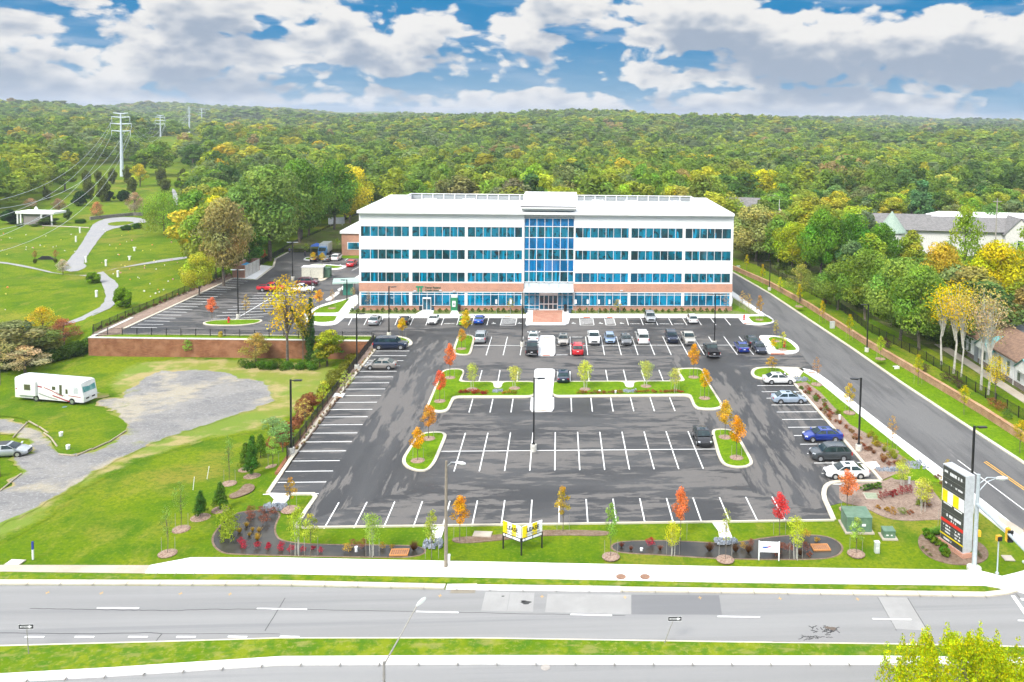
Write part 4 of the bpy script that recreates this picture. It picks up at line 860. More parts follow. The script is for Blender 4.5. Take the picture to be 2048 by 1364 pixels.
for gx in (36,):
    MB().add([(gx-4, 2.4, -1), (gx+4, 2.4, -1), (gx+4, 2.4, ztu), (gx, 2.4, ztu+4), (gx-4, 2.4, ztu), (gx-4, 6, -1), (gx+4, 6, -1), (gx+4, 6, ztu), (gx, 6, ztu+4), (gx-4, 6, ztu)], [(0, 1, 2, 3, 4), (9, 8, 7, 6, 5), (0, 4, 9, 5), (1, 6, 7, 2)]).build('gable_wall', cream, ch)
    MB().add([(gx-4.6, 2, ztu-.6), (gx, 2, ztu+4.1), (gx, 12, ztu+4.1), (gx-4.6, 5, ztu-.6), (gx+4.6, 2, ztu-.6), (gx+4.6, 5, ztu-.6)], [(0, 1, 2, 3), (1, 4, 5, 2)]).build('gable_roof', greyroof, ch)
    w = MB().box(gx-.8, gx+.8, 2.3, 2.4, 2, 5).build('window', white, ch); MB().box(gx-.65, gx+.65, 2.25, 2.32, 2.1, 4.9).build('pane', MATS['dark_door_glass'], w)
# long low office with brown roof at right
wa, wb = P(1922, 704, 1), P(2062, 792, 1)
dd = (wb-wa).normalized(); n_ = Vector((dd.y, -dd.x, 0)); n_ = -n_ if n_.x < 0 else n_
rz = math.atan2(dd.y, dd.x)
lo = empty('low_office', (wa.x, wa.y, 1.0), rz, 'low white sided office with brown shingle roof and teal gablets', 'building')
LL, DD, hw = 36., 16., 4.0      # local x along the front, front faces local -y side towards the drive
sgn = 1 if (Matrix.Rotation(rz, 3, 'Z') @ Vector((0, 1, 0))).dot(n_) > 0 else -1
def by(a, b_): return (a*sgn, b_*sgn) if sgn > 0 else (b_*sgn, a*sgn)
y0_, y1_ = by(0, DD)
MB().box(0, LL, y0_, y1_, -.5, hw).build('wall', vinyl, lo)
yy = by(-.08, 0); MB().box(-.05, LL, yy[0], yy[1], -.5, .75).build('stone_plinth', mat('plinth_stone', (.24, .2, .18), .9, col2=(.14, .11, .1), nscale=6), lo)
s_ = sgn
MB().add([(-.7, -.7*s_, hw-.25), (LL, -.7*s_, hw-.25), (LL, 4.6*s_, hw+2.1), (2.2, 4.6*s_, hw+2.1), (-.7, -.7*s_, hw), (LL, -.7*s_, hw), (-.7, DD*s_, hw), (2.2, DD*s_, hw+2.1), (-.7, DD*s_, hw-.25)],
         [(4, 5, 2, 3), (0, 1, 5, 4), (4, 3, 7, 6), (0, 4, 6, 8), (0, 8, 6, 7, 3, 2, 1)]).build('roof', brownroof, lo)
MB().add([(2.4, 4.8*s_, hw+1.7), (LL, 4.8*s_, hw+1.7), (LL, DD*s_, hw+1.7), (2.4, DD*s_, hw+1.7)], [(0, 1, 2, 3)]).build('flat_roof', mat('dark_membrane', (.06, .07, .08), .8, col2=(.10, .11, .12)), lo)
for gx in (9.4, 21.5, 33):
    MB().add([(gx-2.6, -1.3*s_, hw-.7), (gx, -1.3*s_, hw+1.15), (gx, 2.6*s_, hw+1.15), (gx-2.6, -.2*s_, hw-.6), (gx+2.6, -1.3*s_, hw-.7), (gx+2.6, -.2*s_, hw-.6)], [(0, 1, 2, 3), (1, 4, 5, 2)]).build('gablet_roof', teal, lo)
    MB().add([(gx-2.4, -1.0*s_, hw-1), (gx+2.4, -1.0*s_, hw-1), (gx+2.4, -1.0*s_, hw-.6), (gx, -1.0*s_, hw+1.05), (gx-2.4, -1.0*s_, hw-.6), (gx-2.4, 0, hw-1), (gx+2.4, 0, hw-1), (gx+2.4, 0, hw-.6), (gx, 0, hw+1.05), (gx-2.4, 0, hw-.6)],
             [(0, 1, 2, 3, 4), (9, 8, 7, 6, 5), (0, 4, 9, 5), (1, 6, 7, 2), (0, 5, 6, 1)]).build('gablet', white, lo)
dgrey = mat('door_grey', (.30, .33, .36), .5)
for i, x in enumerate([1.6, 3.2, 8.2, 13, 15.6, 18.6, 24.5, 29, 31]):
    yy = by(-.10, -.0); w = MB().box(x-.5, x+.5, yy[0], yy[1], 1.0, 3.2).build('window', white, lo); yy = by(-.14, -.10); MB().box(x-.36, x+.36, yy[0], yy[1], 1.12, 2.3).box(x-.36, x+.36, yy[0], yy[1], 2.42, 3.08).build('pane', mat('green_grey_glass', (.16, .2, .15), .2), w)
for x in (5.4, 20.8, 26.5):
    yy = by(-.12, 0); MB().box(x-.6, x+.6, yy[0], yy[1], 0, 2.9).build('door', dgrey, lo)
mb = MB()
for x in (6.9, 11.6, 17.1, 23): yy = by(-.16, -.04); mb.box(x-.06, x+.06, yy[0], yy[1], 0, hw-.4)
mb.build('downpipe', white, lo)
u_ = MB().box(12, 15.5, *by(8, 10), hw+1.7, hw+3.3).build('rooftop_unit', galv, lo); MB().box(11.8, 15.8, *by(7.8, 10.2), hw+3.3, hw+3.45).build('cover', white, u_)
MB().box(8.5, 9.6, *by(9, 10), hw+1.7, hw+2.7).build('vent_box', white, lo)
q = [Vector((wa.x, wa.y))-n_.xy*.9+dd.xy*(-4.5), Vector((wa.x, wa.y))-n_.xy*2.6+dd.xy*(-4.5), wb.xy-n_.xy*2.6+dd.xy*15, wb.xy-n_.xy*.9+dd.xy*15]
slab('office_walk', q, tanc, .9, 1.08, 'pale path along the low office at right', isworld=True, cat='path')
mt = wa+dd*23.5-n_*.35
gmx = empty('meter_cabinet', (mt.x, mt.y, 1.0), rz, 'pale grey meter cabinets on the wall of the low office', 'cabinet')
mb = MB()
for k in range(3): mb.box(k*.55-.8, k*.55-.35, -.2, .2, .2, 1.9)
mb.build('box', galv, gmx); mb = MB()
for k in range(3):
    for z in (.6, 1.0, 1.4): mb.lathe([(.13, 0), (.13, .3)], 10, (k*.55-.58, 0, z))
mb.build('meter', mat('meter_grey', (.4, .42, .44), .4), gmx)
# far houses, pavilion
hp = G(1500, 470); hp = Vector((hp.x, 245, 0)); x_, _ = FX(1480, 405, 262)
gable('house', Vector((FX(1490, 405, 262)[0], 262)), FX(1490, 396, 262)[1]-7.4, R(-14), 8.5, 6, 5.0, 2.4, white, greyroof, 'white house with grey roof peeping over the right roof corner', wins=4)
gable('cottage', Vector((FX(1457, 405, 255)[0], 255)), FX(1457, 396, 255)[1]-7.1, R(4), 2.0, 3, 5.9, 1.2, white, greyroof, 'small white dormered cottage beside the roof corner of the office block', wins=1, ov=.3)
hq = G(28, 380); gable('house', Vector((FX(22, 360, 420)[0], 420)), 2, R(20), 24, 14, 7, 4, white, mat('pale_roof', (.6, .6, .6), .7), 'pale roofed house hidden among the trees at far left', wins=5)
pv = G(70, 449)
kk = pv.y/1677
pav = empty('pavilion', (pv.x, pv.y, pv.z), R(-6), 'small white roofed cemetery pavilion with brown walls', 'pavilion')
MB().box(-5.5, 7.6, -1.5, 4.5, 3.7, 4.4).build('roof', roofw, pav); MB().lathe([(.7, 0), (.5, .9), (.05, 1.5)], 10, (-.6, 1.5, 4.4)).build('cupola', white, pav)
MB().box(-3.6, 2.8, -.6, 3.6, 0, 3.7).build('wall', mat('taupe_wall', (.27, .24, .23), .8), pav)
for x in (-5.0, -3.9, 3.1, 6.6):
    MB().box(x-.22, x+.22, -1.3, -.9, 0, 3.7).build('column', white, pav)
drape('pavilion_path', [(84, 451), (115, 452), (178, 455), (178, 456.5), (115, 453.5), (84, 452.5)], tanc, .1, 'thin pale path from the pavilion to the road', it=0)
# canopy shelter left of the office block
cq = P(697, 590); cn_ = empty('drive_canopy', (cq.x, cq.y, 0), R(12), 'small pale green canopy over the service lane', 'canopy')
pm = 1677/cq.y
MB().box(-3.2, 2.6, -1.2, 3.6, 25/pm, 28/pm).build('roof', mat('pale_green_canopy', (.42, .56, .5), .4), cn_)
MB().box(-1.1, .9, -.1, .3, 0, 25/pm).build('panel', mat('canopy_green', (.05, .25, .18), .5), cn_)
for x in (-1.5, 1.3): MB().tube((x, 0, 0), (x, 0, 25/pm), .09).build('post', mat('brown_post', (.2, .15, .1), .6), cn_)
# ------------------------------------------------------------------ vehicles
def paintm(name, c, metal=.25, rough=.28):
    if name in MATS: return MATS[name]
    m, nt, N, L, out = nodes(name); b = N('BsdfPrincipled'); b.inputs['Base Color'].default_value = c4(c); b.inputs['Metallic'].default_value = metal; b.inputs['Roughness'].default_value = rough
    b.inputs['Coat Weight'].default_value = .8; b.inputs['Coat Roughness'].default_value = .04
    f = noise(N, L, 1.2, 3, N('TexCoord').outputs['Object']); L(mixc(N, L, ramp(N, L, f, .4, .7), c, tuple(q*.88 for q in c)), b.inputs['Base Color'])
    L(b.outputs[0], out.inputs[0]); MATS[name] = m; return m
rubber = mat('tyre_rubber', (.018, .018, .018), .85); rimm = mat('alloy_rim', (.55, .56, .58), .3, .7); cglass = mat('car_glass', (.012, .02, .022), .05, col2=(.03, .06, .06), nscale=1.2)
redl = mat('tail_lamp_red', (.5, .01, .015), .25); headl = mat('head_lamp_glass', (.7, .72, .75), .15); plastic = mat('dark_plastic', (.025, .025, .027), .6); chrome = mat('chrome', (.6, .6, .62), .15, .9); plate = mat('number_plate', (.75, .76, .78), .5)
# profile tables: L, W, H, belt z, hood start/cabin base front, roof front, roof back, cabin base back, hood z, deck z
SP = {'sedan': (4.75, 1.84, 1.45, .92, 1.30, .28, -.98, -1.95, .90, 1.00),
      'coupe': (4.4, 1.80, 1.34, .90, .85, .10, -1.0, -1.85, .86, .95),
      'hatch': (4.2, 1.76, 1.50, .94, 1.35, .55, -1.30, -1.98, .93, 1.0),
      'suv': (4.65, 1.90, 1.72, 1.06, 1.25, .52, -1.65, -2.25, 1.10, 1.12),
      'van': (5.1, 1.98, 1.95, 1.15, 1.65, .95, -2.25, -2.48, 1.05, 1.15),
      'bigsuv': (5.5, 2.04, 1.92, 1.20, 1.55, .85, -2.25, -2.68, 1.18, 1.2),
      'pickup': (5.75, 2.0, 1.88, 1.15, 1.25, .55, -.60, -.95, 1.16, 1.12)}
def make_car(kind, pm, label, cat, loc, rz, group, dark_trim=False, tonneau=None, z=0):
    L_, W_, H_, B_, xa, xb, xc, xd, hz, dz = SP[kind]; r = empty({'pickup': 'pickup_truck', 'van': 'van', 'suv': 'sport_utility', 'bigsuv': 'sport_utility', 'hatch': 'hatchback', 'coupe': 'coupe', 'sedan': 'sedan'}[kind], (loc[0], loc[1], z), rz, label, cat, group)
    hl, hw = L_/2, W_/2
    def sec(x, ww, zb, zt, cr=.03):
        q = [(0.0, zb), (ww*.86, zb), (ww*.97, zb+.12), (ww, zb+(zt-zb)*.45), (ww*.985, zt-.12), (ww*.93, zt-.02), (ww*.78, zt+cr*.5), (0, zt+cr)]
        return [(x, y, z_) for y, z_ in q]+[(x, -y, z_) for y, z_ in q[-2:0:-1]]
    boxy = kind in ('pickup', 'van', 'bigsuv', 'suv')
    cabz = B_+.02
    body = MB()
    if kind == 'pickup':
        S = [sec(-hl, hw*.94, .55, dz-.02), sec(-hl+.08, hw*.985, .42, dz), sec(xd-.05, hw, .36, dz), sec(xd, hw, .36, cabz), sec(xa, hw, .34, cabz), sec(hl-.35, hw*.97, .34, hz), sec(hl-.08, hw*.92, .36, hz-.1), sec(hl, hw*.85, .42, hz-.2)]
    else:
        S = [sec(-hl, hw*.84, .40, dz-.14), sec(-hl+.10, hw*.94, .28, dz-.02), sec(-hl+.45, hw*.985, .24, dz), sec(xd+.15, hw, .22, max(dz, cabz-.02)), sec((xa+xd)/2, hw, .2, cabz), sec(xa, hw, .2, cabz-.02),
             sec(xa+.25, hw*.995, .2, hz), sec(hl-.5, hw*.96, .22, hz-.08-(0 if boxy else .05)), sec(hl-.16, hw*.90, .24, hz-.17-(0 if boxy else .08)), sec(hl, hw*.76, .34, hz-.32)]
    body.loft(S)
    # cabin shell
    tw, bw = hw*(.80 if boxy else .70), hw*.93
    def ring(x0, x1, w0, z_): return [(x0, -w0, z_), (x1, -w0, z_), (x1, w0, z_), (x0, w0, z_)]
    body.loft([ring(xd, xa, bw, cabz-.06), ring(xd+(xc-xd)*.93, xa+(xb-xa)*.93, bw+(tw-bw)*.93, cabz+(H_-cabz)*.93), ring(xc+.04, xb-.04, tw, H_-.015), ring(xc+.25, xb-.25, tw*.8, H_+.01)])
    b = body.build('body', pm, r, smooth=38)
    def lp(t, s0, s1): return tuple(s0[i]+(s1[i]-s0[i])*t for i in range(3))
    def pane(a0, a1, t0, t1, name, off):   # a0,a1 bottom corners, t0,t1 top corners
        c = [Vector(lp(.10, a0, t0)), Vector(lp(.10, a1, t1)), Vector(lp(.88, a1, t1)), Vector(lp(.88, a0, t0))]
        m_ = (c[0]+c[1]+c[2]+c[3])/4; o_ = Vector(off)
        c = [m_+(p-m_)*.93+o_ for p in c]; return MB().add(c+[p-o_*1.6 for p in c], [(0, 1, 2, 3), (7, 6, 5, 4), (0, 4, 5, 1), (1, 5, 6, 2), (2, 6, 7, 3), (3, 7, 4, 0)]).build(name, cglass, r)
    pane((xa, -bw, cabz), (xa, bw, cabz), (xb, -tw, H_), (xb, tw, H_), 'windscreen', (.035, 0, .02))
    pane((xd, bw, cabz), (xd, -bw, cabz), (xc, tw, H_), (xc, -tw, H_), 'rear_window', (-.035, 0, .02))
    xm, xmt = (xa+xd)/2+.05, (xb+xc)/2+.05
    for s in (1, -1):
        segs = [((xm+.04, xa-.12), (xmt+.04, xb-.02))]
        if kind == 'pickup': segs.append(((xd+.12, xm-.04), (xc+.08, xmt-.04)))
        elif kind in ('suv', 'van', 'bigsuv'):
            x3, x3t = xd+.75, xc+.55; segs += [((x3+.04, xm-.04), (x3t+.04, xmt-.04)), ((xd+.15, x3-.05), (xc+.12, x3t-.05))]
        else: segs.append(((xd+.30, xm-.04), (xc+.05, xmt-.04)))
        for (p0, p1), (q0, q1) in segs: pane((p0, s*bw, cabz), (p1, s*bw, cabz), (q0, s*tw, H_), (q1, s*tw, H_), 'side_window', (0, s*.025, .006))
    wr = .40 if kind in ('pickup', 'bigsuv') else .36 if boxy else .325; wx = (hl-.92, -hl+(1.05 if kind != 'pickup' else 1.25))
    for x in wx:
        for s in (1, -1):
            MB().tube((x, s*(hw-.06), wr), (x, s*(hw+.008), wr), wr+.075, n=18).build('wheel_arch', plastic, r)
            ty = MB().tube((x, s*(hw-.2), wr), (x, s*(hw+.022), wr), wr, n=20).build('wheel', rubber, r, smooth=40)
            MB().tube((x, s*(hw+.0), wr), (x, s*(hw+.034), wr), wr*.66, wr*.6, n=14).build('rim', rimm, ty)
    if not dark_trim: pass
    zl = hz-.27 if boxy else hz-.30
    for s in (1, -1):
        MB().add([(hl-.30, s*(hw*.93), zl), (hl-.04, s*(hw*.70), zl-.02), (hl-.07, s*(hw*.70), zl+.14), (hl-.32, s*(hw*.935), zl+.14), (hl-.5, s*hw*.5, zl), (hl-.5, s*hw*.5, zl+.1)], [(0, 1, 2, 3), (0, 4, 1), (3, 2, 5), (1, 4, 5, 2), (0, 3, 5, 4)]).build('headlight', headl, r)
        if kind in ('pickup', 'van', 'suv', 'bigsuv'): MB().box(-hl-.015+.02, -hl+.12, min(s*hw*.80, s*hw*.965), max(s*hw*.80, s*hw*.965), dz-.40, dz-.04).build('tail_light', redl, r)
        else: MB().box(-hl+.0, -hl+.16, min(s*hw*.52, s*hw*.90), max(s*hw*.52, s*hw*.90), dz-.26, dz-.10).build('tail_light', redl, r)
        MB().add([(xa-.25, s*bw, cabz+.02), (xa-.05, s*bw, cabz+.02), (xa-.08, s*(bw+.26), cabz+.06), (xa-.25, s*(bw+.26), cabz+.06), (xa-.25, s*bw, cabz+.1), (xa-.05, s*bw, cabz+.1), (xa-.08, s*(bw+.26), cabz+.22), (xa-.25, s*(bw+.26), cabz+.22)],
                 [(0, 1, 2, 3), (4, 7, 6, 5), (0, 4, 5, 1), (1, 5, 6, 2), (2, 6, 7, 3), (3, 7, 4, 0)]).build('mirror', pm, r)
    MB().box(hl-.06, hl+.012, -hw*.5, hw*.5, zl-.20, zl+.03).box(hl-.06, hl+.012, -hw*.62, hw*.62, zl-.36, zl-.26).build('grille', plastic, r)
    if kind in ('pickup', 'bigsuv'):
        MB().box(hl-.05, hl+.06, -hw*.85, hw*.85, .42, .58).build('bumper', chrome, r); MB().box(-hl-.10, -hl+.06, -hw*.88, hw*.88, .45, .60).build('bumper', chrome, r)
    MB().box(-hl-.02, -hl+.1, -.16, .16, dz-.33, dz-.2).build('number_plate', plate, r)
    if kind == 'pickup':
        MB().box(-hl+.12, xd-.12, -hw*.82, hw*.82, dz+.0, dz+.03).build('load_bed', tonneau or mat('dark_bed', (.02, .02, .022), .8), r)
        for s in (1, -1): MB().box(-hl+.1, xd-.06, min(s*hw*.84, s*hw*.97), max(s*hw*.84, s*hw*.97), dz, dz+.09).build('bed_rail', pm, r)
        MB().box(-hl+.02, -hl+.1, -hw*.9, hw*.9, dz-.05, dz+.09).build('tailgate', pm, r)
    elif boxy and kind != 'van':
        for s in (1, -1): MB().box(xc+.35, xb-.25, s*tw*.86-.03, s*tw*.86+.03, H_+.02, H_+.07).build('roof_rail', chrome, r)
    elif kind == 'sedan': MB().box(xc+.55, xb-.15, -tw*.5, tw*.5, H_-.005, H_+.018).build('sunroof', cglass, r)
    return r
K = {'silver': (.42, .44, .46), 'white': (.80, .80, .79), 'black': (.010, .010, .012), 'grey': (.16, .165, .17), 'lime': (.22, .55, .03), 'blue': (.01, .10, .55), 'champagne': (.40, .37, .33), 'lightblue': (.30, .42, .62), 'darkblue': (.008, .018, .05),
     'tan': (.50, .48, .43), 'red': (.55, .012, .02), 'royal': (.012, .04, .30), 'taupe': (.30, .275, .25), 'icy': (.42, .50, .60), 'slate': (.065, .075, .08), 'maroon': (.16, .01, .03), 'navy': (.012, .02, .05)}
N_, S_, E_, W__ = R(90), R(-90), 0., R(180)
CARS = [('sedan', 'silver', 750, 639, N_, 'silver sedan, leftmost car parked nose in at the facade'),
        ('coupe', 'black', 809, 639, N_, 'black and maroon coupe behind the yellow tree near the facade'),
        ('coupe', 'white', 867, 638, S_, 'low white sports car facing out below the double door path'),
        ('hatch', 'lime', 929, 640, N_, 'lime green hatchback half hidden by a yellow tree'),
        ('coupe', 'blue', 959, 637.5, N_, 'bright blue sports coupe left of the entrance plaza'),
        ('suv', 'silver', 1300, 632.5, S_, 'silver sport utility facing out right of the entrance'),
        ('hatch', 'white', 1384, 636, N_, 'small white hatchback nose in near the right end of the facade'),
        ('suv', 'silver', 962, 671.5, N_, 'silver sport utility alone beside the small left island'),
        ('sedan', 'white', 1067, 671, N_, 'white sedan parked just left of the upper walkway'),
        ('sedan', 'champagne', 1126.5, 677, S_, 'champagne sedan facing out just right of the upper walkway'),
        ('pickup', 'white', 1187.5, 673, S_, 'white pickup truck with dark bed in the upper stalls'),
        ('hatch', 'lightblue', 1219.5, 674.5, S_, 'light blue hatchback beside the white pickup truck'),
        ('sedan', 'grey', 1251.5, 677, S_, 'dark grey sedan between light blue hatchback and white van'),
        ('van', 'white', 1284.5, 672, N_, 'white van with its red tail lights towards the viewer'),
        ('suv', 'darkblue', 1343, 672, S_, 'dark blue sport utility facing out beside the tan pickup'),
        ('pickup', 'tan', 1376.5, 674, S_, 'tan pickup truck facing out above the orange island tree'),
        ('sedan', 'black', 1503, 679.5, N_, 'black sedan at the right end of the upper stalls, rear one of two'),
        ('pickup', 'black', 1064.5, 694, N_, 'black pickup truck with red tail lights left of the walkway'),
        ('suv', 'red', 1155, 695.5, N_, 'red sport utility nosed into the second row right of the walkway'),
        ('pickup', 'black', 1422.5, 697.5, N_, 'black pickup truck with hitch below the tall black lamp'),
        ('sedan', 'royal', 1483, 692, N_, 'royal blue sedan with white plate at the right of the second row'),
        ('sedan', 'navy', 1518, 693.5, S_, 'navy sedan facing out beside the rounded island'),
        ('sedan', 'navy', 1126.5, 750, N_, 'dark sedan alone in the row under the walkway stalls'),
        ('sedan', 'black', 1404.5, 870, S_, 'black sedan facing the viewer beside the right grass island'),
        ('bigsuv', 'darkblue', 781, 685.5, E_, 'long dark blue sport utility topmost in the left hand stalls'),
        ('sedan', 'taupe', 762, 727.5, W__, 'taupe grey sedan parked nose to the left fence'),
        ('sedan', 'white', 1558, 756, E_, 'white sedan topmost in the right hand stalls'),
        ('sedan', 'icy', 1577.5, 794, E_, 'ice blue sedan second from top in the right hand stalls'),
        ('sedan', 'royal', 1645, 868, W__, 'royal blue sedan with dark wheels in the right hand stalls'),
        ('suv', 'slate', 1660.5, 903, W__, 'dark slate crossover between blue sedan and white hatchback at right'),
        ('sedan', 'white', 1692, 940, W__, 'white sedan lowest in the right hand stalls beside the red tree'),
        ('pickup', 'red', 543, 573.5, E_, 'red pickup truck in the rear left lot'),
        ('pickup', 'white', 601, 576, E_, 'white and grey pickup truck half behind the yellow tree'),
        ('suv', 'maroon', 615, 562.5, E_, 'maroon sport utility behind the white and grey pickup'),
        ('sedan', 'grey', 654.5, 516, N_, 'dark grey sedan in the far rear lot'),
        ('suv', 'white', 673.5, 513.5, N_, 'white sport utility in the far rear lot'),
        ('suv', 'red', 704, 525.5, N_, 'red sport utility in the far rear lot by the building edge'),
        ('sedan', 'black', 631, 516.5, N_, 'black sedan in the far rear lot beside the grey one')]
for kind, col, u, v, rz, lb in CARS:
    zc = SP[kind][2]*.5; p = P(u, v, zc)
    catn = {'pickup': 'pickup truck', 'van': 'van', 'suv': 'car', 'bigsuv': 'car', 'sedan': 'car', 'coupe': 'car', 'hatch': 'car'}[kind]
    metal = 0 if col in ('white', 'lime', 'red') else .35
    make_car(kind, paintm('paint_'+col, K[col], metal), lb, catn, p, rz, 'vehicles parked around the office block', z=.03 if p.y < 165 else .02)
p = G(14, 912); c_ = make_car('sedan', paintm('paint_silver', K['silver']), 'old silver sedan with dark roof at the left edge of the photo', 'car', (p.x, p.y), R(8), None, z=gz(p.x, p.y)+.1)
MB().box(-.9, .2, -.62, .62, 1.45, 1.48).build('vinyl_roof', mat('dark_vinyl', (.06, .065, .07), .7), c_)
p = P(2037, 656, 1.6); make_car('suv', paintm('paint_icy', K['icy']), 'pale car behind the low office at the right edge', 'car', (p.x+3, p.y+6), R(70), None, z=1.05)
# service truck, blue topped
p = P(650, 510); t = empty('service_truck', (p.x, p.y, .02), R(-88), 'white and blue box truck among the service vehicles in the rear lot', 'truck')
MB().box(-3.4, 1.6, -1.15, 1.15, .9, 3.3).build('box_body', paintm('paint_white', K['white'], 0), t); MB().loft([[(1.6, -1.1, .5), (3.3, -1.1, .5), (3.3, 1.1, .5), (1.6, 1.1, .5)], [(1.6, -1.1, 1.5), (3.3, -1.1, 1.5), (3.3, 1.1, 1.5), (1.6, 1.1, 1.5)], [(1.6, -1., 2.6), (2.5, -1., 2.6), (2.5, 1., 2.6), (1.6, 1., 2.6)]]).build('cab', paintm('paint_sky', (.10, .30, .60)), t)
MB().add([(3.32, -.95, 1.55), (3.32, .95, 1.55), (2.62, .9, 2.45), (2.62, -.9, 2.45)], [(0, 1, 2, 3)]).build('windscreen', cglass, t)
for x in (-2.2, 2.4):
    for s in (1, -1): MB().tube((x, s*.9, .5), (x, s*1.17, .5), .5, n=16).build('wheel', rubber, t)
p = P(634, 508); t = empty('canopy_tent', (p.x, p.y, .02), R(10), 'small blue canopy tent beside the service truck', 'tent')
MB().add([(-1.6, -1.6, 2.3), (1.6, -1.6, 2.3), (1.6, 1.6, 2.3), (-1.6, 1.6, 2.3), (0, 0, 3.1)], [(0, 1, 4), (1, 2, 4), (2, 3, 4), (3, 0, 4)]).build('canopy', mat('tent_blue', (.03, .12, .5), .6), t)
for a in (-1.5, 1.5):
    for b_ in (-1.5, 1.5): MB().tube((a, b_, 0), (a, b_, 2.35), .04).build('leg', galv, t)
# generator trailer / equipment box and transformer behind the red pickup
p = P(629, 556); t = empty('equipment_container', (p.x, p.y, .02), R(2), 'cream equipment container behind the maroon sport utility', 'container')
MB().box(-2.6, 2.2, -1.2, 1.2, .2, 2.7).build('body', mat('cream_metal', (.62, .6, .5), .6), t); MB().box(-2.7, 2.3, -1.3, 1.3, 2.7, 2.8).build('roof', white, t)
p = P(652, 555); t = empty('transformer', (p.x, p.y, .16), 0, 'green transformer box behind the yellow bollards', 'transformer')
tg = mat('transformer_green', (.05, .115, .07), .5, col2=(.08, .15, .1)); MB().box(-1.1, 1.1, -.9, .9, 0, 2.2).build('body', tg, t); MB().box(-1.15, 1.15, -.95, .95, 2.2, 2.3).build('lid', tg, t)
yb = mat('bollard_yellow', (.75, .5, .02), .5)
for u, v, lb in ((639.5, 557, 'left one of two yellow bollards by the transformer'), (643.8, 556.5, 'right one of two yellow bollards by the transformer')):
    p = P(u, v); tag(MB().lathe([(.16, 0), (.16, 1.3), (.1, 1.42), (.0, 1.45)], 12).build('bollard', yb, loc=(p.x, p.y, .16)), lb, 'bollard', 'yellow bollards by the transformer')
# motorhome
p0, p1 = G(70, 805), G(172, 815); pc = G(110, 800); ang = R(-13)
ctr = (G(40, 795)+G(178, 812))/2
rv = empty('motorhome', (ctr.x, ctr.y+.6, gz(ctr.x, ctr.y)+.05), R(-14), 'long white motorhome with red and grey swooshes on the left field', 'motorhome')
wp = paintm('paint_white', K['white'], 0, .35); LH, WH = 5.6, 1.27
MB().loft([[(x, y, z_) for y, z_ in ((0, .45), (-WH, .45), (-WH, .9), (-WH, 3.1), (-WH+.12, 3.32), (0, 3.4), (WH-.12, 3.32), (WH, 3.1), (WH, .9), (WH, .45))] for x in (-LH, LH-1.0)]+
          [[(x, y*k, z_) for y, z_ in ((0, .45), (-WH, .45), (-WH, .9), (-WH, b_), (-WH+.12, t_-.08), (0, t_), (WH-.12, t_-.08), (WH, b_), (WH, .9), (WH, .45))] for x, k, b_, t_ in ((LH-.35, 1, 3.0, 3.3), (LH-.12, .98, 1.75, 1.8), (LH+.02, .95, 1.45, 1.5))]).build('body', wp, rv, smooth=30)
MB().box(-4.9, -1.9, -WH-.35, -WH+.05, .95, 3.0).build('slide_out', wp, rv)
MB().add([(LH-.085, -1.1, 1.85), (LH-.085, 1.1, 1.85), (LH-.31, 1.1, 2.88), (LH-.31, -1.1, 2.88)], [(0, 1, 2, 3)]).build('windscreen', mat('windscreen_teal', (.10, .30, .30), .08, col2=(.3, .5, .48), nscale=1), rv)
for x0, x1, z0, z1, nm in ((-3.7, -2.7, 1.75, 2.55, 'window'), (.55, 1.1, 1.95, 2.45, 'window'), (1.75, 2.15, 1.35, 2.75, 'door_window'), (2.75, 3.1, 1.55, 2.2, 'window')):
    y = -WH-(.36 if x0 < -2 else .01); MB().box(x0, x1, y-.02, y, z0, z1).build(nm, mat('olive_glass', (.10, .105, .06), .1), rv)
MB().add([(4.05, -WH-.015, 1.6), (4.9, -WH-.015, 1.65), (4.75, -WH-.015, 2.6), (4.05, -WH-.015, 2.6)], [(0, 1, 2, 3)]).build('cab_window', mat('silver_screen', (.55, .57, .6), .3), rv)
def swoosh(pts, w, m, nm='stripe'):
    a = [Vector((x, z_)) for x, z_ in pts]; mb = MB(); ribbon(a, w, 0, 1, mb=mb); vs = [(x, -WH-(.018 if z0_ > .5 else .004)-.0, y) for x, y, z0_ in mb.v]; mb.v = vs; return mb.build(nm, m, rv)
sr = mat('stripe_red', (.38, .03, .06), .5); sg_ = mat('stripe_grey', (.32, .33, .30), .5)
swoosh([(-1.8, 2.3), (-1.1, 2.2)], .2, sr); swoosh([(-.8, 2.2), (.4, 1.85), (1.6, 1.35), (2.3, 1.15)], .12, sr); swoosh([(.6, 1.15), (1.6, .9), (2.6, .62), (3.4, .5)], .16, sr); swoosh([(-1.6, 1.25), (-.8, 1.05), (.2, .8), (1.4, .6)], .16, sg_); swoosh([(1.2, 1.7), (2, 1.35), (2.6, 1.2)], .1, sg_); swoosh([(3.2, 1.3), (4.2, 1.25), (5.2, 1.2)], .1, sr); swoosh([(-5.5, 1.7), (-5.0, 1.65)], .16, sr)
for x in (-2.1, 3.75):
    for s in (1, -1):
        t = MB().tube((x, s*(WH-.3), .48), (x, s*(WH+.01), .48), .48, n=20).build('wheel', rubber, rv, smooth=40); MB().tube((x, s*(WH), .48), (x, s*(WH+.03), .48), .27, n=14).build('rim', rimm, t)
for s in (-1, 1): MB().box(LH-.0, LH+.06, min(s*.25, s*.8), max(s*.25, s*.8), .85, 1.05).build('grille', plastic, rv); MB().box(LH-.1, LH+.05, min(s*.95, s*1.15), max(s*.95, s*1.15), .95, 1.2).build('headlight', headl, rv)
for x in (-3.6, -.5, 2.2): MB().box(x-.35, x+.35, -.3, .3, 3.36, 3.5).build('roof_vent', white, rv)

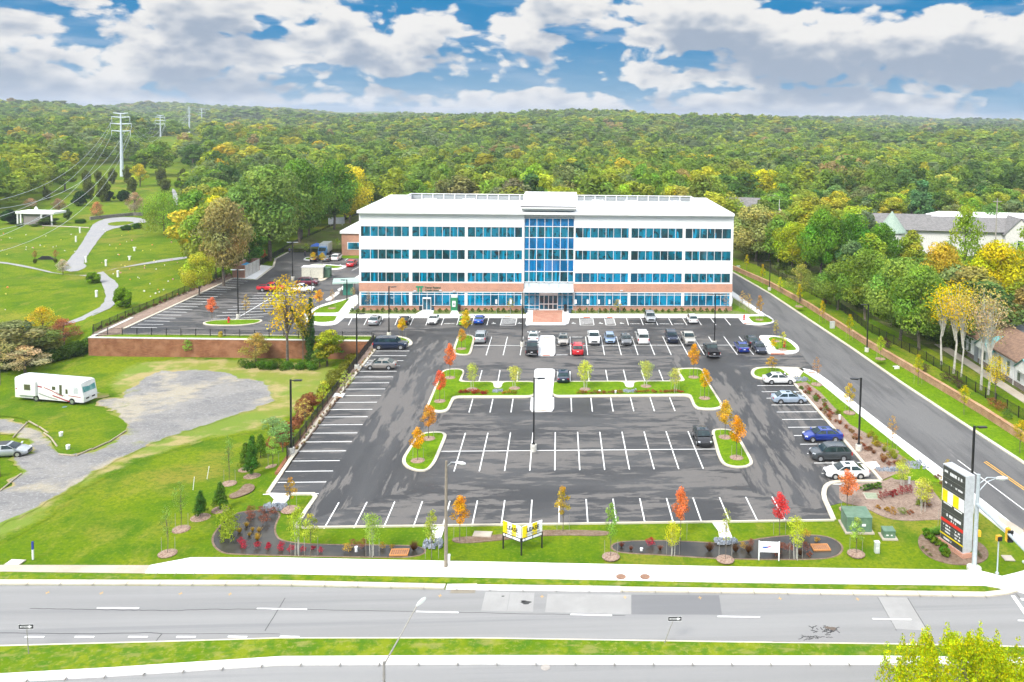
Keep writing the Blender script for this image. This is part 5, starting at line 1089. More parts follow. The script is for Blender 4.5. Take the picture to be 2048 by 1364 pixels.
# ------------------------------------------------------------------ street furniture
def lamp(u, v, hh, heads, label, base=True, group='black lamp posts of the parking lots', z=.02, m=metalb, hd=None):
    p = P(u, v, z); r = empty('lamp_post', (p.x, p.y, z), 0, label, 'lamp post', group)
    if base: MB().lathe([(.36, 0), (.36, .78), (.32, .84)], 16).build('concrete_base', basec, r)
    MB().box(-.09, .09, -.09, .09, .8 if base else 0, hh).box(-.2, .2, -.2, .2, .84 if base else 0, .90 if base else .05).build('pole', m, r)
    for a in heads:
        ca, sa = math.cos(R(a)), math.sin(R(a)); mb = MB()
        mb.box(.1, .45, -.04, .04, hh-.16, hh-.08); mb.add([(.4, -.2, hh-.2), (1.25, -.2, hh-.16), (1.25, .2, hh-.16), (.4, .2, hh-.2), (.4, -.2, hh-.06), (1.25, -.2, hh-.06), (1.25, .2, hh-.06), (.4, .2, hh-.06)], [(0, 3, 2, 1), (4, 5, 6, 7), (0, 1, 5, 4), (1, 2, 6, 5), (2, 3, 7, 6), (3, 0, 4, 7)])
        xform(mb, Matrix.Rotation(R(a), 4, 'Z')); mb.build('lamp_head', hd or metalb, r)
    return r
lamp(582.5, 909, 8.7, [0], 'black lamp post beside the left hand stalls, nearest of the left fence')
lamp(713.7, 739.5, 8.7, [0], 'black lamp post beside the taupe sedan at the left fence')
lamp(778, 673.5, 8.9, [0], 'black lamp post above the long blue sport utility')
lamp(1044.5, 693, 9.2, [180], 'black lamp post beside the upper walkway')
lamp(1067, 902, 8.7, [0], 'black lamp post in the middle of the near stalls')
lamp(1428.5, 691, 9.0, [0, 180], 'black lamp post with two heads above the black pickup')
lamp(1717, 902, 8.8, [180], 'black lamp post in the shrub bed of the right hand stalls')
lamp(1941, 1024, 8.8, [0], 'black lamp post behind the pylon sign')
lamp(1733.5, 704.5, 8.2, [180], 'black lamp post on the drive verge by the white trunks')
lamp(1538.8, 581.5, 7.0, [180], 'black lamp post on the drive verge beside the office block')
lamp(476.5, 636.5, 9.3, [0, 180], 'black lamp post in the middle of the rear left lot', hd=galv)
lamp(585.5, 560, 8.9, [0, 180], 'black lamp post above the red pickup in the rear lot', hd=galv)
lamp(694, 603, 4.6, [180], 'short black lamp post beside the small canopy', base=False)
# wooden cobra-head pole
def cobra(loc, hh, arm, rz, pm, label, name='street_lamp', hm=None, r0=.16):
    r = empty(name, loc, rz, label, 'street lamp'); MB().path([(0, 0, 0), (0, 0, hh*.5), (.0, 0, hh)], [r0, r0*.85, r0*.65], 10).build('pole', pm, r)
    a = MB().path([(0, 0, hh-.5), (arm*.5, 0, hh-.05), (arm, 0, hh+.0)], [.05, .045, .04], 6).build('arm', galv, r)
    MB().loft([[(arm+x, y*w_, hh-.02+z_*k) for y, z_ in ((-.16, 0), (0, -.12), (.16, 0), (.1, .1), (-.1, .1))] for x, w_, k in ((-.15, .3, .5), (.15, 1, 1), (.5, 1.1, 1.2), (.8, .5, .6))]).build('lamp_head', hm or galv, r); return r
p = P(891.8, 1136); cobra((p.x, p.y, .14), 9.3, 1.0, R(-20), mat('weathered_wood', (.26, .22, .17), .9), 'weathered wooden street lamp on the white pavement', hm=white)
# median lamp whose arm reaches up the road
r = empty('street_lamp', (-10.1, 49, 0), 0, 'grey street lamp with a long rising arm at the bottom edge', 'street lamp')
pgal = mat('dull_galvanised', (.36, .34, .31), .6, .3)
MB().path([(0, 0, 0), (0, 0, 3), (0, 0, 6.1)], [.11, .10, .08], 10).build('pole', pgal, r)
MB().path([(0, 0, 5.9), (.9, .5, 7.4), (1.72, 1.25, 8.75)], [.055, .045, .04], 8).build('arm', pgal, r)
d_ = Vector((.62, .5, .35)).normalized(); a = d_.cross(Vector((0, 0, 1))).normalized(); b_ = a.cross(d_)
MB().loft([[tuple(Vector((1.7, 1.22, 8.75))+d_*x+a*y*w_+b_*z_*w_) for y, z_ in ((-.2, 0), (0, -.08), (.2, 0), (.13, .12), (-.13, .12))] for x, w_ in ((0, .35), (.25, .8), (.5, .9), (.72, .45))]).build('lamp_head', mat('lamp_dull_white', (.45, .47, .45), .5), r)

# lease sign: two hinged panels on three posts
yel = mat('sign_yellow', (.85, .66, .0), .5); blk = mat('sign_black', (.012, .012, .012), .5); wsg = mat('sign_white', (.82, .82, .82), .5); ora = mat('sign_orange', (.80, .36, .02), .5)
pM, pL, pR = P(1042.7, 1110.5), P(1006.4, 1096.8), P(1083.7, 1095.5)
ls = empty('lease_sign', (pM.x, pM.y, .0), 0, 'yellow and white V shaped LEASE sign on three black posts', 'sign')
for q in (pL, pM, pR): MB().box(q.x-pM.x-.07, q.x-pM.x+.07, q.y-pM.y-.05, q.y-pM.y+.07, 0, 1.45 if q is not pM else 1.3).build('post', blk, ls)
for (a0, a1, nm) in ((pL, pM, 'left'), (pM, pR, 'right')):
    d_ = (a1-a0); w_ = d_.length; rz = math.atan2(d_.y, d_.x); mt = Matrix.Translation((a0.x-pM.x, a0.y-pM.y, 0)) @ Matrix.Rotation(rz, 4, 'Z')
    pn = xform(MB().box(.03, w_-.03, -.07, .0, 1.56, 2.62), mt).build('sign_panel', wsg, ls)
    mb = MB()
    for k in (0, 2): mb.box(.03+(w_-.06)*k/4, .03+(w_-.06)*(k+1)/4-.02*(k == 2), -.078, -.0701, 1.562, 2.618)
    xform(mb, mt).build('yellow_stripe', yel, pn)
    t = text_mesh('LEASE', .50, 'CENTER', .006, .012); xform(t, Matrix.Translation((w_*.52, -.09, 2.14)) @ rotx); xform(t, mt).build('lettering', blk, pn)
    t = text_mesh('410 788 0100', .27, 'CENTER', .006, .003); xform(t, Matrix.Translation((w_*.52, -.09, 1.75)) @ rotx); xform(t, mt).build('phone_number', mat('sign_grey', (.35, .33, .25), .6), pn)
    bn = xform(MB().box(.0, w_, -.08, .0, 1.20, 1.56), mt).build('lower_board', blk, ls)
    mb = MB(); mb.box(.35, w_*.5, -.092, -.08, 1.27, 1.48); mb.box(w_*.54, w_-.1, -.092, -.08, 1.27, 1.48); mb.lathe([(.12, 0), (.12, .012)], 14); n0 = len(mb.v)-28
    for i in range(n0, len(mb.v)): x, y, z_ = mb.v[i]; mb.v[i] = (.17+x, -.08-z_, 1.38+y)
    xform(mb, mt).build('board_logo', wsg, bn)

# pylon sign
pb0, pb1 = Vector((36.45, 70.35)), Vector((35.7, 73.25)); d_ = pb1-pb0; w_ = d_.length; rz = math.atan2(d_.y, d_.x)
py = empty('pylon_sign', (pb0.x, pb0.y, .03), rz, 'tall grey pylon sign with dark tenant panels on a brick foot', 'sign')
# local x runs away from the viewer, +y is the left face
thk = .95; TH = 7.5
MB().box(-.15, w_+.15, -thk-.12, .12, 0, .42).build('brick_base', brick, py)
MB().box(0, w_, -thk, 0, .42, TH).build('cabinet', mat('cabinet_grey', (.60, .62, .65), .4, .2), py)
fp = MB().box(.08, w_-.06, .0, .03, .5, TH-.1).build('face', mat('panel_charcoal', (.055, .058, .052), .5), py)
rows = [(7.22, .36), (6.75, .36), (6.3, .36), (5.85, .36), (5.35, .36), (3.75, .36), (3.35, .3), (2.35, .3), (2.0, .28), (1.68, .28), (1.36, .28)]
mb = MB()
for z_, hh in rows: mb.box(.1, w_-.1, .03, .036, z_-hh-.045, z_-hh-.02)
mb.build('panel_joint', mat('joint_grey', (.2, .2, .19), .5), fp)
wt = MB(); rnd2 = random.Random(4)
def bars(x0, x1, z_, hgt):      # illegible tenant names: strokes of lettering
    x = x0
    while x < x1:
        k = rnd2.uniform(.05, .13); wt.box(x, min(x+k, x1), .031, .042, z_-hgt*(rnd2.random() < .75), z_); x += k+rnd2.uniform(.02, .05)
for x0, x1, z_, hh in ((.45, 2.0, 7.05, .28), (2.3, 2.75, 7.05, .2), (.35, 1.25, 5.95, .16), (1.75, 2.6, 6.0, .16), (.4, 2.3, 3.12, .26), (1.0, 1.9, 2.72, .16), (.4, 1.2, 2.0, .14), (1.7, 2.6, 2.05, .14), (.4, 1.2, 1.72, .14), (1.7, 2.6, 1.75, .14), (.4, 1.1, 1.42, .14), (1.7, 2.6, 1.45, .14), (1.5, 2.5, .82, .18)): bars(x0, x1, z_, hh)
wt.box(.3, 1.3, .031, .04, 3.9, 4.02); wt.box(1.6, 2.7, .031, .04, 3.95, 4.05)
wt.build('white_lettering', wsg, fp)
mb = MB(); mb.box(.08, w_-.06, .03, .04, 4.1, 5.25); mb.build('white_panel', wsg, fp)
MB().box(.75, 1.5, .04, .046, 4.12, 5.23).box(2.2, 2.88, .04, .046, 4.12, 5.23).box(.0, w_, .03, .05, 1.0, 1.12).build('yellow_stripe', yel, fp)
MB().box(.08, w_-.06, .03, .045, 2.22, 2.52).build('red_panel', mat('sign_red', (.65, .03, .02), .5), fp)

# signal pole with mast arm and street light
tp = empty('signal_pole', (36.6, 68.6, .1), 0, 'thick pale signal pole with a long mast arm and a curved lamp arm', 'signal pole')
pal = mat('pale_pole', (.50, .55, .58), .45, .3)
MB().path([(0, 0, 0), (0, 0, 4), (0.03, 0, 8.4)], [.21, .18, .15], 14).build('pole', pal, tp)
MB().lathe([(.62, -.1), (.6, .12), (.3, .16), (.3, .22), (.22, .3)], 20).build('base_plate', basec, tp)
ma = P(2012, 1062, 6.1)-Vector((36.6, 68.6, .1)); MB().path([(0, 0, 5.75), tuple(ma*.5+Vector((0, 0, 2.9))), tuple(ma), tuple(ma*1.7+Vector((0, 0, -4.2)))], [.17, .15, .13, .1], 10).build('mast_arm', pal, tp)
for z_ in (7.8, 7.1): MB().path([(.05, 0, z_-.3), (.9, .15, z_+.25 if z_ > 7.5 else z_+.55), (1.9, .3, 7.95)], [.045, .04, .04], 6).build('lamp_arm', pal, tp)
MB().loft([[(1.75+x, .28+y*w_, 7.9+z_*k) for y, z_ in ((-.2, 0), (0, -.2), (.2, 0), (.12, .13), (-.12, .13))] for x, w_, k in ((0, .4, .6), (.3, 1, 1), (.7, 1.1, 1.2), (1.05, .4, .6))]).build('lamp_head', mat('lamp_white', (.62, .64, .62), .4), tp)
sgy = mat('signal_yellow', (.75, .42, .02), .5)
for (x, y, z_, nm) in ((ma.x*1.02, ma.y*1.02-.2, 6.3, 'traffic_signal'),):
    s_ = MB().box(x-.15, x+.15, y-.15, y+.15, z_-1.0, z_+.1).build(nm, sgy, tp)
    for k in range(3): MB().box(x-.12, x+.3, y-.32, y-.14, z_-.95+k*.34, z_-.70+k*.34).build('visor', blk, s_)
MB().box(.15, .4, -.18, .12, 2.9, 3.4).build('crossing_signal', sgy, tp)
ps = P(1994, 1150); r = empty('crossing_signal_post', (ps.x, ps.y, .12), R(10), 'thin pale post with a black and yellow crossing signal', 'signal post')
MB().lathe([(.16, 0), (.16, .1), (.06, .2), (.055, 3.3)], 10).build('post', pal, r)
MB().box(-.22, .22, -.12, .14, 2.95, 3.4).build('signal_box', sgy, r); MB().box(-.19, .2, -.2, -.12, 2.98, 3.34).build('signal_face', blk, r)
ps = P(2050, 1128); r = empty('signal_post', (ps.x, ps.y, .12), 0, 'pale post cut by the right edge below the mast arm', 'signal post'); MB().lathe([(.25, 0), (.25, .1), (.07, .2), (.06, 3)], 10).build('post', pal, r); MB().box(-.16, .16, -.16, .16, 2.3, 3.1).build('signal_box', sgy, r)

# one way signs
def oneway(p, top, lb, lean=.0, flip=False):
    r = empty('one_way_sign', (p.x, p.y, .1), 0, lb, 'road sign'); MB().path([(0, 0, 0), (lean, 0, top)], [.035, .03], 6).build('post', pgal, r)
    pl = MB().box(lean-.48, lean+.48, -.05, -.03, top-.32, top).build('plate', blk, r)
    MB().add([(lean-.40, -.056, top-.22), (lean+.2, -.056, top-.22), (lean+.2, -.056, top-.28), (lean+.44, -.056, top-.16), (lean+.2, -.056, top-.04), (lean+.2, -.056, top-.10), (lean-.40, -.056, top-.10)], [(0, 1, 2, 3, 4, 5, 6)]).build('arrow', wsg, pl)
    t = text_mesh('ONE WAY', .10, 'CENTER', .002, .004); xform(t, Matrix.Translation((lean-.1, -.062, top-.165)) @ rotx); t.build('lettering', blk, pl)
    mb = MB(); mb.box(lean-.50, lean+.50, -.053, -.05, top-.34, top-.32).box(lean-.50, lean+.50, -.053, -.05, top, top+.02); mb.build('edge', wsg, pl)
oneway(P(57.5, 1309, .1), 2.25, 'ONE WAY sign on the median at the left edge', -.1)
oneway(P(1328.5, 1286.5, .1), 2.05, 'ONE WAY sign on the median right of centre', .75)
# campaign board by the right pond
q0, q1 = P(1517.5, 1120), P(1557.5, 1121.5); r = empty('notice_board', (q0.x, q0.y, 0), math.atan2(q1.y-q0.y, q1.x-q0.x), 'white board with blue and red swoosh logo beside the right pond', 'sign'); w_ = (q1-q0).length
for x in (0, w_): MB().box(x-.05, x+.05, -.05, .05, 0, 1.75).build('post', wsg, r)
pn = MB().box(.05, w_-.05, -.03, .03, .75, 1.7).build('board', wsg, r)
MB().add([(.25, -.036, 1.25), (1.0, -.036, 1.3), (.7, -.036, 1.12), (.35, -.036, 1.1)], [(0, 3, 2, 1)]).build('blue_mark', mat('logo_blue', (.03, .1, .45), .5), pn)
MB().add([(.85, -.037, 1.33), (1.3, -.037, 1.42), (.9, -.037, 1.22), (.7, -.037, 1.14)], [(0, 3, 2, 1)]).build('red_mark', mat('logo_red', (.5, .08, .2), .5), pn)
# accessible / reserved parking signs
asn = [(872+100, 603), (1021, 603), (1042, 603), (1151, 603), (1175, 603), (1197.5, 603), (1218.5, 603), (1239, 603)]
places = ['leftmost', 'second', 'third', 'fourth', 'fifth', 'sixth', 'seventh', 'rightmost']
sgp = mat('sign_post_grey', (.25, .28, .28), .5)
for i, ((u, v), nm) in enumerate(zip([(992.5, 603), (1021, 603), (1043, 603), (1151, 603), (1175, 603), (1197.5, 603), (1218.5, 603), (1239, 603)], places)):
    p = P(u, 628.5, .1); hz = 30*p.y/1677
    r = empty('parking_sign', (p.x, p.y, .12), 0, f'small white parking sign at the facade, {nm} of the eight', 'parking sign', 'small parking signs along the facade'); MB().box(-.03, .03, -.03, .03, 0, hz-.2).build('post', sgp, r); MB().box(-.18, .18, -.05, -.02, hz-.85, hz).build('plate', wsg, r)
# cabinets
def boxy(name, u, v, rz, w_, d_, hh, m, label, cat, pad=True, lidh=.08, z=.02):
    p = P(u, v, z); r = empty(name, (p.x, p.y, z), R(rz), label, cat)
    if pad: MB().box(-w_/2-.2, w_/2+.2, -d_/2-.25, d_/2+.2, 0, .12).build('pad', tanc, r)
    MB().box(-w_/2, w_/2, -d_/2, d_/2, .12 if pad else 0, hh).build('body', m, r); MB().add([(-w_/2-.04, -d_/2-.04, hh), (w_/2+.04, -d_/2-.04, hh), (w_/2+.04, d_/2+.04, hh), (-w_/2-.04, d_/2+.04, hh), (-w_/2-.04, -d_/2-.04, hh+lidh*.5), (w_/2+.04, -d_/2-.04, hh+lidh*.5), (w_/2+.04, d_/2+.04, hh+lidh), (-w_/2-.04, d_/2+.04, hh+lidh)], [(0, 3, 2, 1), (4, 5, 6, 7), (0, 1, 5, 4), (1, 2, 6, 5), (2, 3, 7, 6), (3, 0, 4, 7)]).build('lid', m, r)
    MB().box(-w_*.3, -w_*.1, -d_/2-.02, -d_/2, hh*.45, hh*.6).box(w_*.1, w_*.25, -d_/2-.02, -d_/2, hh*.45, hh*.6).build('warning_label', wsg, r); return r
tg2 = mat('cabinet_green', (.09, .17, .11), .5, col2=(.13, .22, .15), nscale=2)
boxy('transformer', 1712, 1055, -4, 2.35, 2.2, 1.5, tg2, 'large green transformer box on the lawn by the lower right corner', 'transformer')
boxy('utility_cabinet', 1776, 1074, -4, 1.05, .9, .75, tg2, 'small green utility cabinet right of the large transformer', 'utility cabinet')
boxy('utility_pedestal', 1753.5, 1105, 0, .4, .35, .95, mat('pale_pedestal', (.55, .58, .55), .5), 'slim pale utility pedestal on the lawn', 'utility cabinet', pad=False)
for u, v, lb in ((1476.5, 541.5, 'upper grey cabinet beside the brick wall'), (1664.5, 656.5, 'lower grey cabinet beside the brick wall')):
    p = P(u, v, .12); r = empty('utility_cabinet', (p.x, p.y, .12), R(8), lb, 'utility cabinet', 'grey cabinets beside the brick wall'); MB().box(-.4, .4, -.25, .25, 0, 1.3).build('body', mat('cabinet_pale', (.48, .5, .48), .5), r); MB().box(-.32, .32, -.27, -.25, .15, 1.15).build('door', mat('door_pale', (.56, .58, .56), .5), r)
p = P(1792, 737, .12); r = empty('small_sign', (p.x, p.y, .12), R(10), 'small white sign low on the drive verge', 'sign'); MB().box(-.45, .45, -.25, .25, .3, .36).box(-.45, .45, -.27, -.22, 0, .36).build('plate', wsg, r)
for u, v, lb in ((1610, 848, 'x'),): pass
# white standpipes / cleanouts
for i, (u, v, hh, lb) in enumerate([(1679, 843, .9, 'white standpipe in the right shrub bed'), (1818, 968, .8, 'white standpipe near the corner bed birch'), (1199, 786, .4, 'white standpipe left of centre in the right planted island'), (1231, 788, .5, 'white standpipe right of centre in the right planted island'), (712.5, 1103, .45, 'white standpipe standing in the left pond'), (1283, 1101, .22, 'white cap standing in the right pond'), (897.5, 1126, .75, 'pale green marker post beside the wooden street lamp')]):
    p = P(u, v, .02); tag(MB().lathe([(.13, 0), (.13, hh*.8), (.15, hh*.82), (.15, hh), (.04, hh+.05)], 10).build('standpipe', wsg, loc=(p.x, p.y, .02)), lb, 'standpipe')
# hydrants
hyd = mat('hydrant_red', (.60, .04, .03), .5)
for u, v, z_, lb in ((1568.5, 694, .16, 'red hydrant on the rounded right island'), (1488, 640, .15, 'red standpipe at the right end of the facade pavement'), (457.5, 645, .16, 'red hydrant on the rear left island')):
    p = P(u, v, z_); k = 1.35; tag(MB().lathe([(.17*k, 0), (.17*k, .08*k), (.11*k, .1*k), (.11*k, .55*k), (.15*k, .57*k), (.13*k, .7*k), (.04*k, .8*k)], 12).tube((-.24*k, 0, .42*k), (.24*k, 0, .42*k), .06*k).tube((0, -.22*k, .42*k), (0, 0, .42*k), .08*k).build('hydrant', hyd, loc=(p.x, p.y, z_)), lb, 'hydrant')
# manholes, grates, inlets
rust = mat('rusty_iron', (.20, .11, .08), .8, col2=(.3, .17, .1), nscale=5)
for u, lb in ((1242, 'left one of two rusty manhole covers in the white pavement'), (1290, 'right one of two rusty manhole covers in the white pavement')):
    p = P(u, 1153.5, .14); tag(MB().lathe([(.42, 0), (.42, .015)], 24).build('manhole_cover', rust, loc=(p.x, p.y, .14)), lb, 'manhole cover')
p = P(1091, 1335, .02); tag(MB().lathe([(.33, 0), (.33, .02)], 20).build('manhole_cover', mat('pale_cover', (.36, .33, .3), .8), loc=(p.x, p.y, .02)), 'pale manhole cover in the near carriageway', 'manhole cover')
ogr = mat('orange_frame', (.55, .24, .08), .7)
for u, v, nm in ((799, 1106, 'left'), (1641, 1096, 'right')):
    p = P(u, v, .02); r = empty('drain_grate', (p.x, p.y, .03), 0, f'orange framed drain grate standing in the {nm} pond', 'drain grate')
    mb = MB().box(-.8, .8, -.55, -.45, 0, .12).box(-.8, .8, .45, .55, 0, .12).box(-.8, -.7, -.45, .45, 0, .12).box(.7, .8, -.45, .45, 0, .12)
    for k in range(7): mb.box(-.6+k*.19, -.54+k*.19, -.45, .45, .08, .11)
    mb.build('frame', ogr, r); MB().box(-.7, .7, -.45, .45, .02, .05).build('grating', rust, r)
p = P(927, 1178, .02); r = empty('storm_inlet', (p.x, p.y, .03), R(-1), 'kerb storm inlet with metal hood on the main road', 'storm inlet'); MB().box(-1.05, 1.05, -.02, .5, .0, .17).build('hood', kerbm, r); MB().box(-.95, .95, -.04, -.02, .03, .12).build('opening', blk, r); MB().box(-1.0, 1.0, -.6, -.04, -.01, .006).build('grating', mat('grate_brown', (.24, .21, .16), .8), r)
for u, v, lb, rz in ((460, 792.5, 'storm inlet in the kerb halfway up the left stalls', 52),):
    p = P(697, 792, .05); r = empty('storm_inlet', (p.x-1.1, p.y, .03), R(0), lb, 'storm inlet'); MB().box(-.9, .5, -.7, .7, 0, .22).build('hood', conc, r); MB().box(-.5, .35, -.74, -.7, .04, .16).build('opening', ogr, r)
for u, v, w_, d_, lb, m_ in ((965, 1069, 1.7, 1.0, 'tan concrete access cover behind the lease sign', tanc), (1745, 993, 1.7, 1.5, 'pale green timber framed vault lid in the corner bed', mat('vault_lid', (.28, .32, .22), .8)), (2016, 1117, .9, .9, 'tan access cover right of the signal pole', tanc), (30, 1126, 1.3, .9, 'grey utility lid on the lawn at lower left', conc)):
    p = P(u, v, .04); r = empty('access_cover', (p.x, p.y, .05), R(-6), lb, 'access cover'); MB().box(-w_/2, w_/2, -d_/2, d_/2, 0, .07).build('frame', tanc, r); MB().box(-w_/2+.1, w_/2-.1, -d_/2+.1, d_/2-.1, .07, .085).build('lid', m_, r)
# blue marker post, stakes, timbers, buckets
p = G(66, 1119); r = empty('marker_post', (p.x, p.y, p.z), 0, 'white marker post with blue top on the lower left lawn', 'marker post'); MB().box(-.06, .06, -.06, .06, 0, .9).build('post', wsg, r); MB().box(-.065, .065, -.065, .065, .9, 1.6).build('blue_top', mat('post_blue', (.02, .04, .3), .5), r)
for (u, v, lb, dx) in ((386, 980, 'lower leaning white stake on the left lawn', .12), (414, 958, 'upper leaning white stake on the left lawn', .2)):
    p = G(u, v); tag(MB().tube((0, 0, 0), (dx, .1, 1.35), .035).build('stake', wsg, loc=p), lb, 'stake')
wood = mat('old_timber', (.42, .36, .26), .9, col2=(.3, .25, .17), nscale=5)
TB = [((58, 843), (76, 853), 'a'), ((79, 854), (96, 866), 'b'), ((88, 866), (103, 877), 'c'), ((103, 878), (114, 893), 'd'), ((118, 909), (150, 912), 'e'), ((153, 912), (183, 898), 'f'), ((185, 899), (215, 885), 'g'), ((217, 885), (252, 862), 'h'), ((26, 875), (54, 845), 'i'), ((0, 982), (42, 948), 'j')]
for n_i, (a0, a1, _) in enumerate(TB):
    q0, q1 = G(*a0, .1), G(*a1, .1); tag(MB().tube(tuple(q0+Vector((0, 0, .05))), tuple(q1+Vector((0, 0, .05))), .09, n=6).build('edging_timber', wood), ['first', 'second', 'third', 'fourth', 'fifth', 'sixth', 'seventh', 'eighth', 'ninth', 'tenth'][n_i]+' old timber edging the gravel drive, counted round the lawn tongue', 'timber', 'old timbers edging the gravel drive')
for u, v, lb in ((122, 872, 'white bucket on the lawn tongue'), (136, 898, 'white sack lying on the lawn tongue')):
    p = G(u, v, .1); tag(MB().lathe([(.2, 0), (.24, .5), (.22, .5), (.2, .45)], 12).build('bucket', wsg, loc=p), lb, 'bucket')
p = G(129, 815, .02); tag(MB().lathe([(.3, 0), (.32, .1), (.05, .12)], 10).build('lid', mat('teal_lid', (.1, .2, .25), .5), loc=p), 'small dark lid on the ground below the motorhome', 'lid')
p = G(2, 955, .0); r = empty('porch_rail', (p.x-1.2, p.y, p.z), R(6), 'dark brown timber porch rail at the left edge', 'railing'); bw_ = mat('brown_timber', (.12, .07, .045), .8)
for x in (-2, -1, 0, 1): MB().box(x-.06, x+.06, -.06, .06, 0, 1.2).build('post', bw_, r)
mb = MB().box(-2, 1.05, -.04, .04, 1.2, 1.3).box(-2, 1.05, -.04, .04, .2, .28)
for k in range(24): mb.box(-1.95+k*.125, -1.9+k*.125, -.03, .03, .28, 1.2)
mb.build('rail', bw_, r)
p = P(4, 600); 
# bins at the facade
for u, v, lb in ((918.5, 622, 'black litter bin beside the cash machine'), (1130.5, 622, 'tall black litter bin right of the entrance doors'), (1052, 624, 'dark planter pot at the left of the entrance'), (1140, 625, 'dark planter pot at the right of the entrance')):
    p = P(u, v, .15); k = 1.3 if 'bin' in lb else .8; tag(MB().lathe([(.3, 0), (.33, .9*k), (.36, .92*k), (.33, 1.0*k), (.1, 1.1*k)], 14).build('litter_bin' if 'bin' in lb else 'planter_pot', blk if 'bin' in lb else mat('pot_blue_grey', (.05, .09, .13), .5), loc=(p.x, p.y-.3, .15)), lb, 'litter bin' if 'bin' in lb else 'planter')
# fences
def fence(name, pts, zf, hh, label, gap=2.45, m=metalb, picket=.13, group=None, rails=(.15, .93)):
    tot = sum((Vector(pts[i+1])-Vector(pts[i])).length for i in range(len(pts)-1)); n = int(tot/gap)
    def at(s):
        for i in range(len(pts)-1):
            a0, a1 = Vector(pts[i]), Vector(pts[i+1]); l = (a1-a0).length
            if s <= l+1e-6 or i == len(pts)-2: return a0.lerp(a1, min(1, s/l)), (a1-a0).normalized()
            s -= l
    o_ = at(0)[0]; r = empty(name, (o_.x, o_.y, 0), 0, label, 'fence', group); pk = MB()
    for k in range(n+1):
        q, d_ = at(tot*k/n); z_ = zf(q); x, y = q.x-o_.x, q.y-o_.y; MB().box(x-.05, x+.05, y-.05, y+.05, z_-.1, z_+hh+.08).build('post', m, r)
        if k < n:
            q2, _ = at(tot*(k+1)/n); z2 = zf(q2)
            for f_ in rails: pk.tube((x, y, z_+hh*f_), (q2.x-o_.x, q2.y-o_.y, z2+hh*f_), .022, n=4, cap=False)
            c_ = int((q2-q).length/picket)
            for j in range(1, c_): t = j/c_; a = q.lerp(q2, t); zz = z_+(z2-z_)*t; pk.box(a.x-o_.x-.011, a.x-o_.x+.011, a.y-o_.y-.011, a.y-o_.y+.011, zz+hh*.06, zz+hh)
    pk.build('pickets', m, r); return r
fence('metal_fence', [ft, fb+Vector((0, -.5))], lambda q: .1, 1.35, 'black metal fence beside the left hand stalls')
fence('metal_fence', [a_ for a_ in (P(186, 669).xy, P(744, 678.5).xy)], lambda q: .05, 1.2, 'black metal fence on top of the long retaining wall')
fence('metal_fence', [P(187, 665).xy, P(460, 546).xy], lambda q: .05, 1.35, 'black metal fence between cemetery and rear left lot')
fence('metal_fence', [P(520, 532).xy, P(600, 486).xy, P(716, 434).xy], lambda q: .05, 1.5, 'black metal fence below the woods along the rear drive')
def off(pts, d): return [(x+d, y) for x, y in pts]
fl = [Vector((P(u, v, 1.0).x, P(u, v, 1.0).y)) for u, v in ((1515, 532), (1683, 621), (1734, 661), (1851, 722), (1941, 779), (2048, 842), (2110, 880))]
fence('metal_fence', fl, lambda q: 1.0, 1.5, 'black metal fence on the raised lawn behind the brick wall')
hl_ = [G(-20, 745).xy, G(90, 722).xy, G(178, 702).xy]
# lamp/flag/utility poles
p = Vector((FX(1558, 430, 250)[0], 250)); zt_ = FX(1558, 399, 250)[1]; r = empty('flagpole', (p.x, p.y, 0), 0, 'white flagpole with a hanging striped flag beyond the trees', 'flagpole'); MB().tube((0, 0, 0), (0, 0, zt_), .1, .06).build('pole', wsg, r)
fz = FX(1558, 417, 250)[1]; mb = MB()
MB().add([(.1, 0, fz), (.9, .1, fz-.5), (.7, .0, fz-3), (.15, 0, fz-3.6)], [(0, 1, 2, 3)]).add([(.1, .04, fz), (.9, .14, fz-.5), (.7, .04, fz-3), (.15, .04, fz-3.6)], [(3, 2, 1, 0)]).build('flag', mat('flag_stripes', (.55, .12, .15), .7, col2=(.7, .68, .7), nscale=2.5, lo=.48, hi=.52), r)
for u, v0, v1, D, lb in ((1995, 397, 441, 215, 'wooden utility pole beyond the church roof'), (388, 340, 368, 420, 'pale pole among clipped bushes at the wood edge')):
    x, zt_ = FX(u, v0, D); x2, z0_ = FX(u, v1, D); g_ = gz(x, D); tag(MB().tube((0, 0, 0), (0, 0, zt_-g_), .2, .14).box(-1.2, 1.2, -.08, .08, zt_-g_-.9, zt_-g_-.7).build('utility_pole', mat('pole_wood', (.36, .33, .28), .9), loc=(x, D, g_)), lb, 'utility pole')
p = P(673, 457, 0); pmz = p.y/1677; r = empty('roadside_board', (p.x, p.y, 0), R(25), 'grey back of a roadside board under the woods', 'sign board'); MB().box(-2.6, 2.6, -.1, .1, 9*pmz, 22*pmz).build('board', mat('board_grey', (.42, .46, .52), .5), r)
for x in (-1.8, 1.8): MB().box(x-.12, x+.12, -.3, -.1, 0, 12*pmz).build('leg', galv, r)
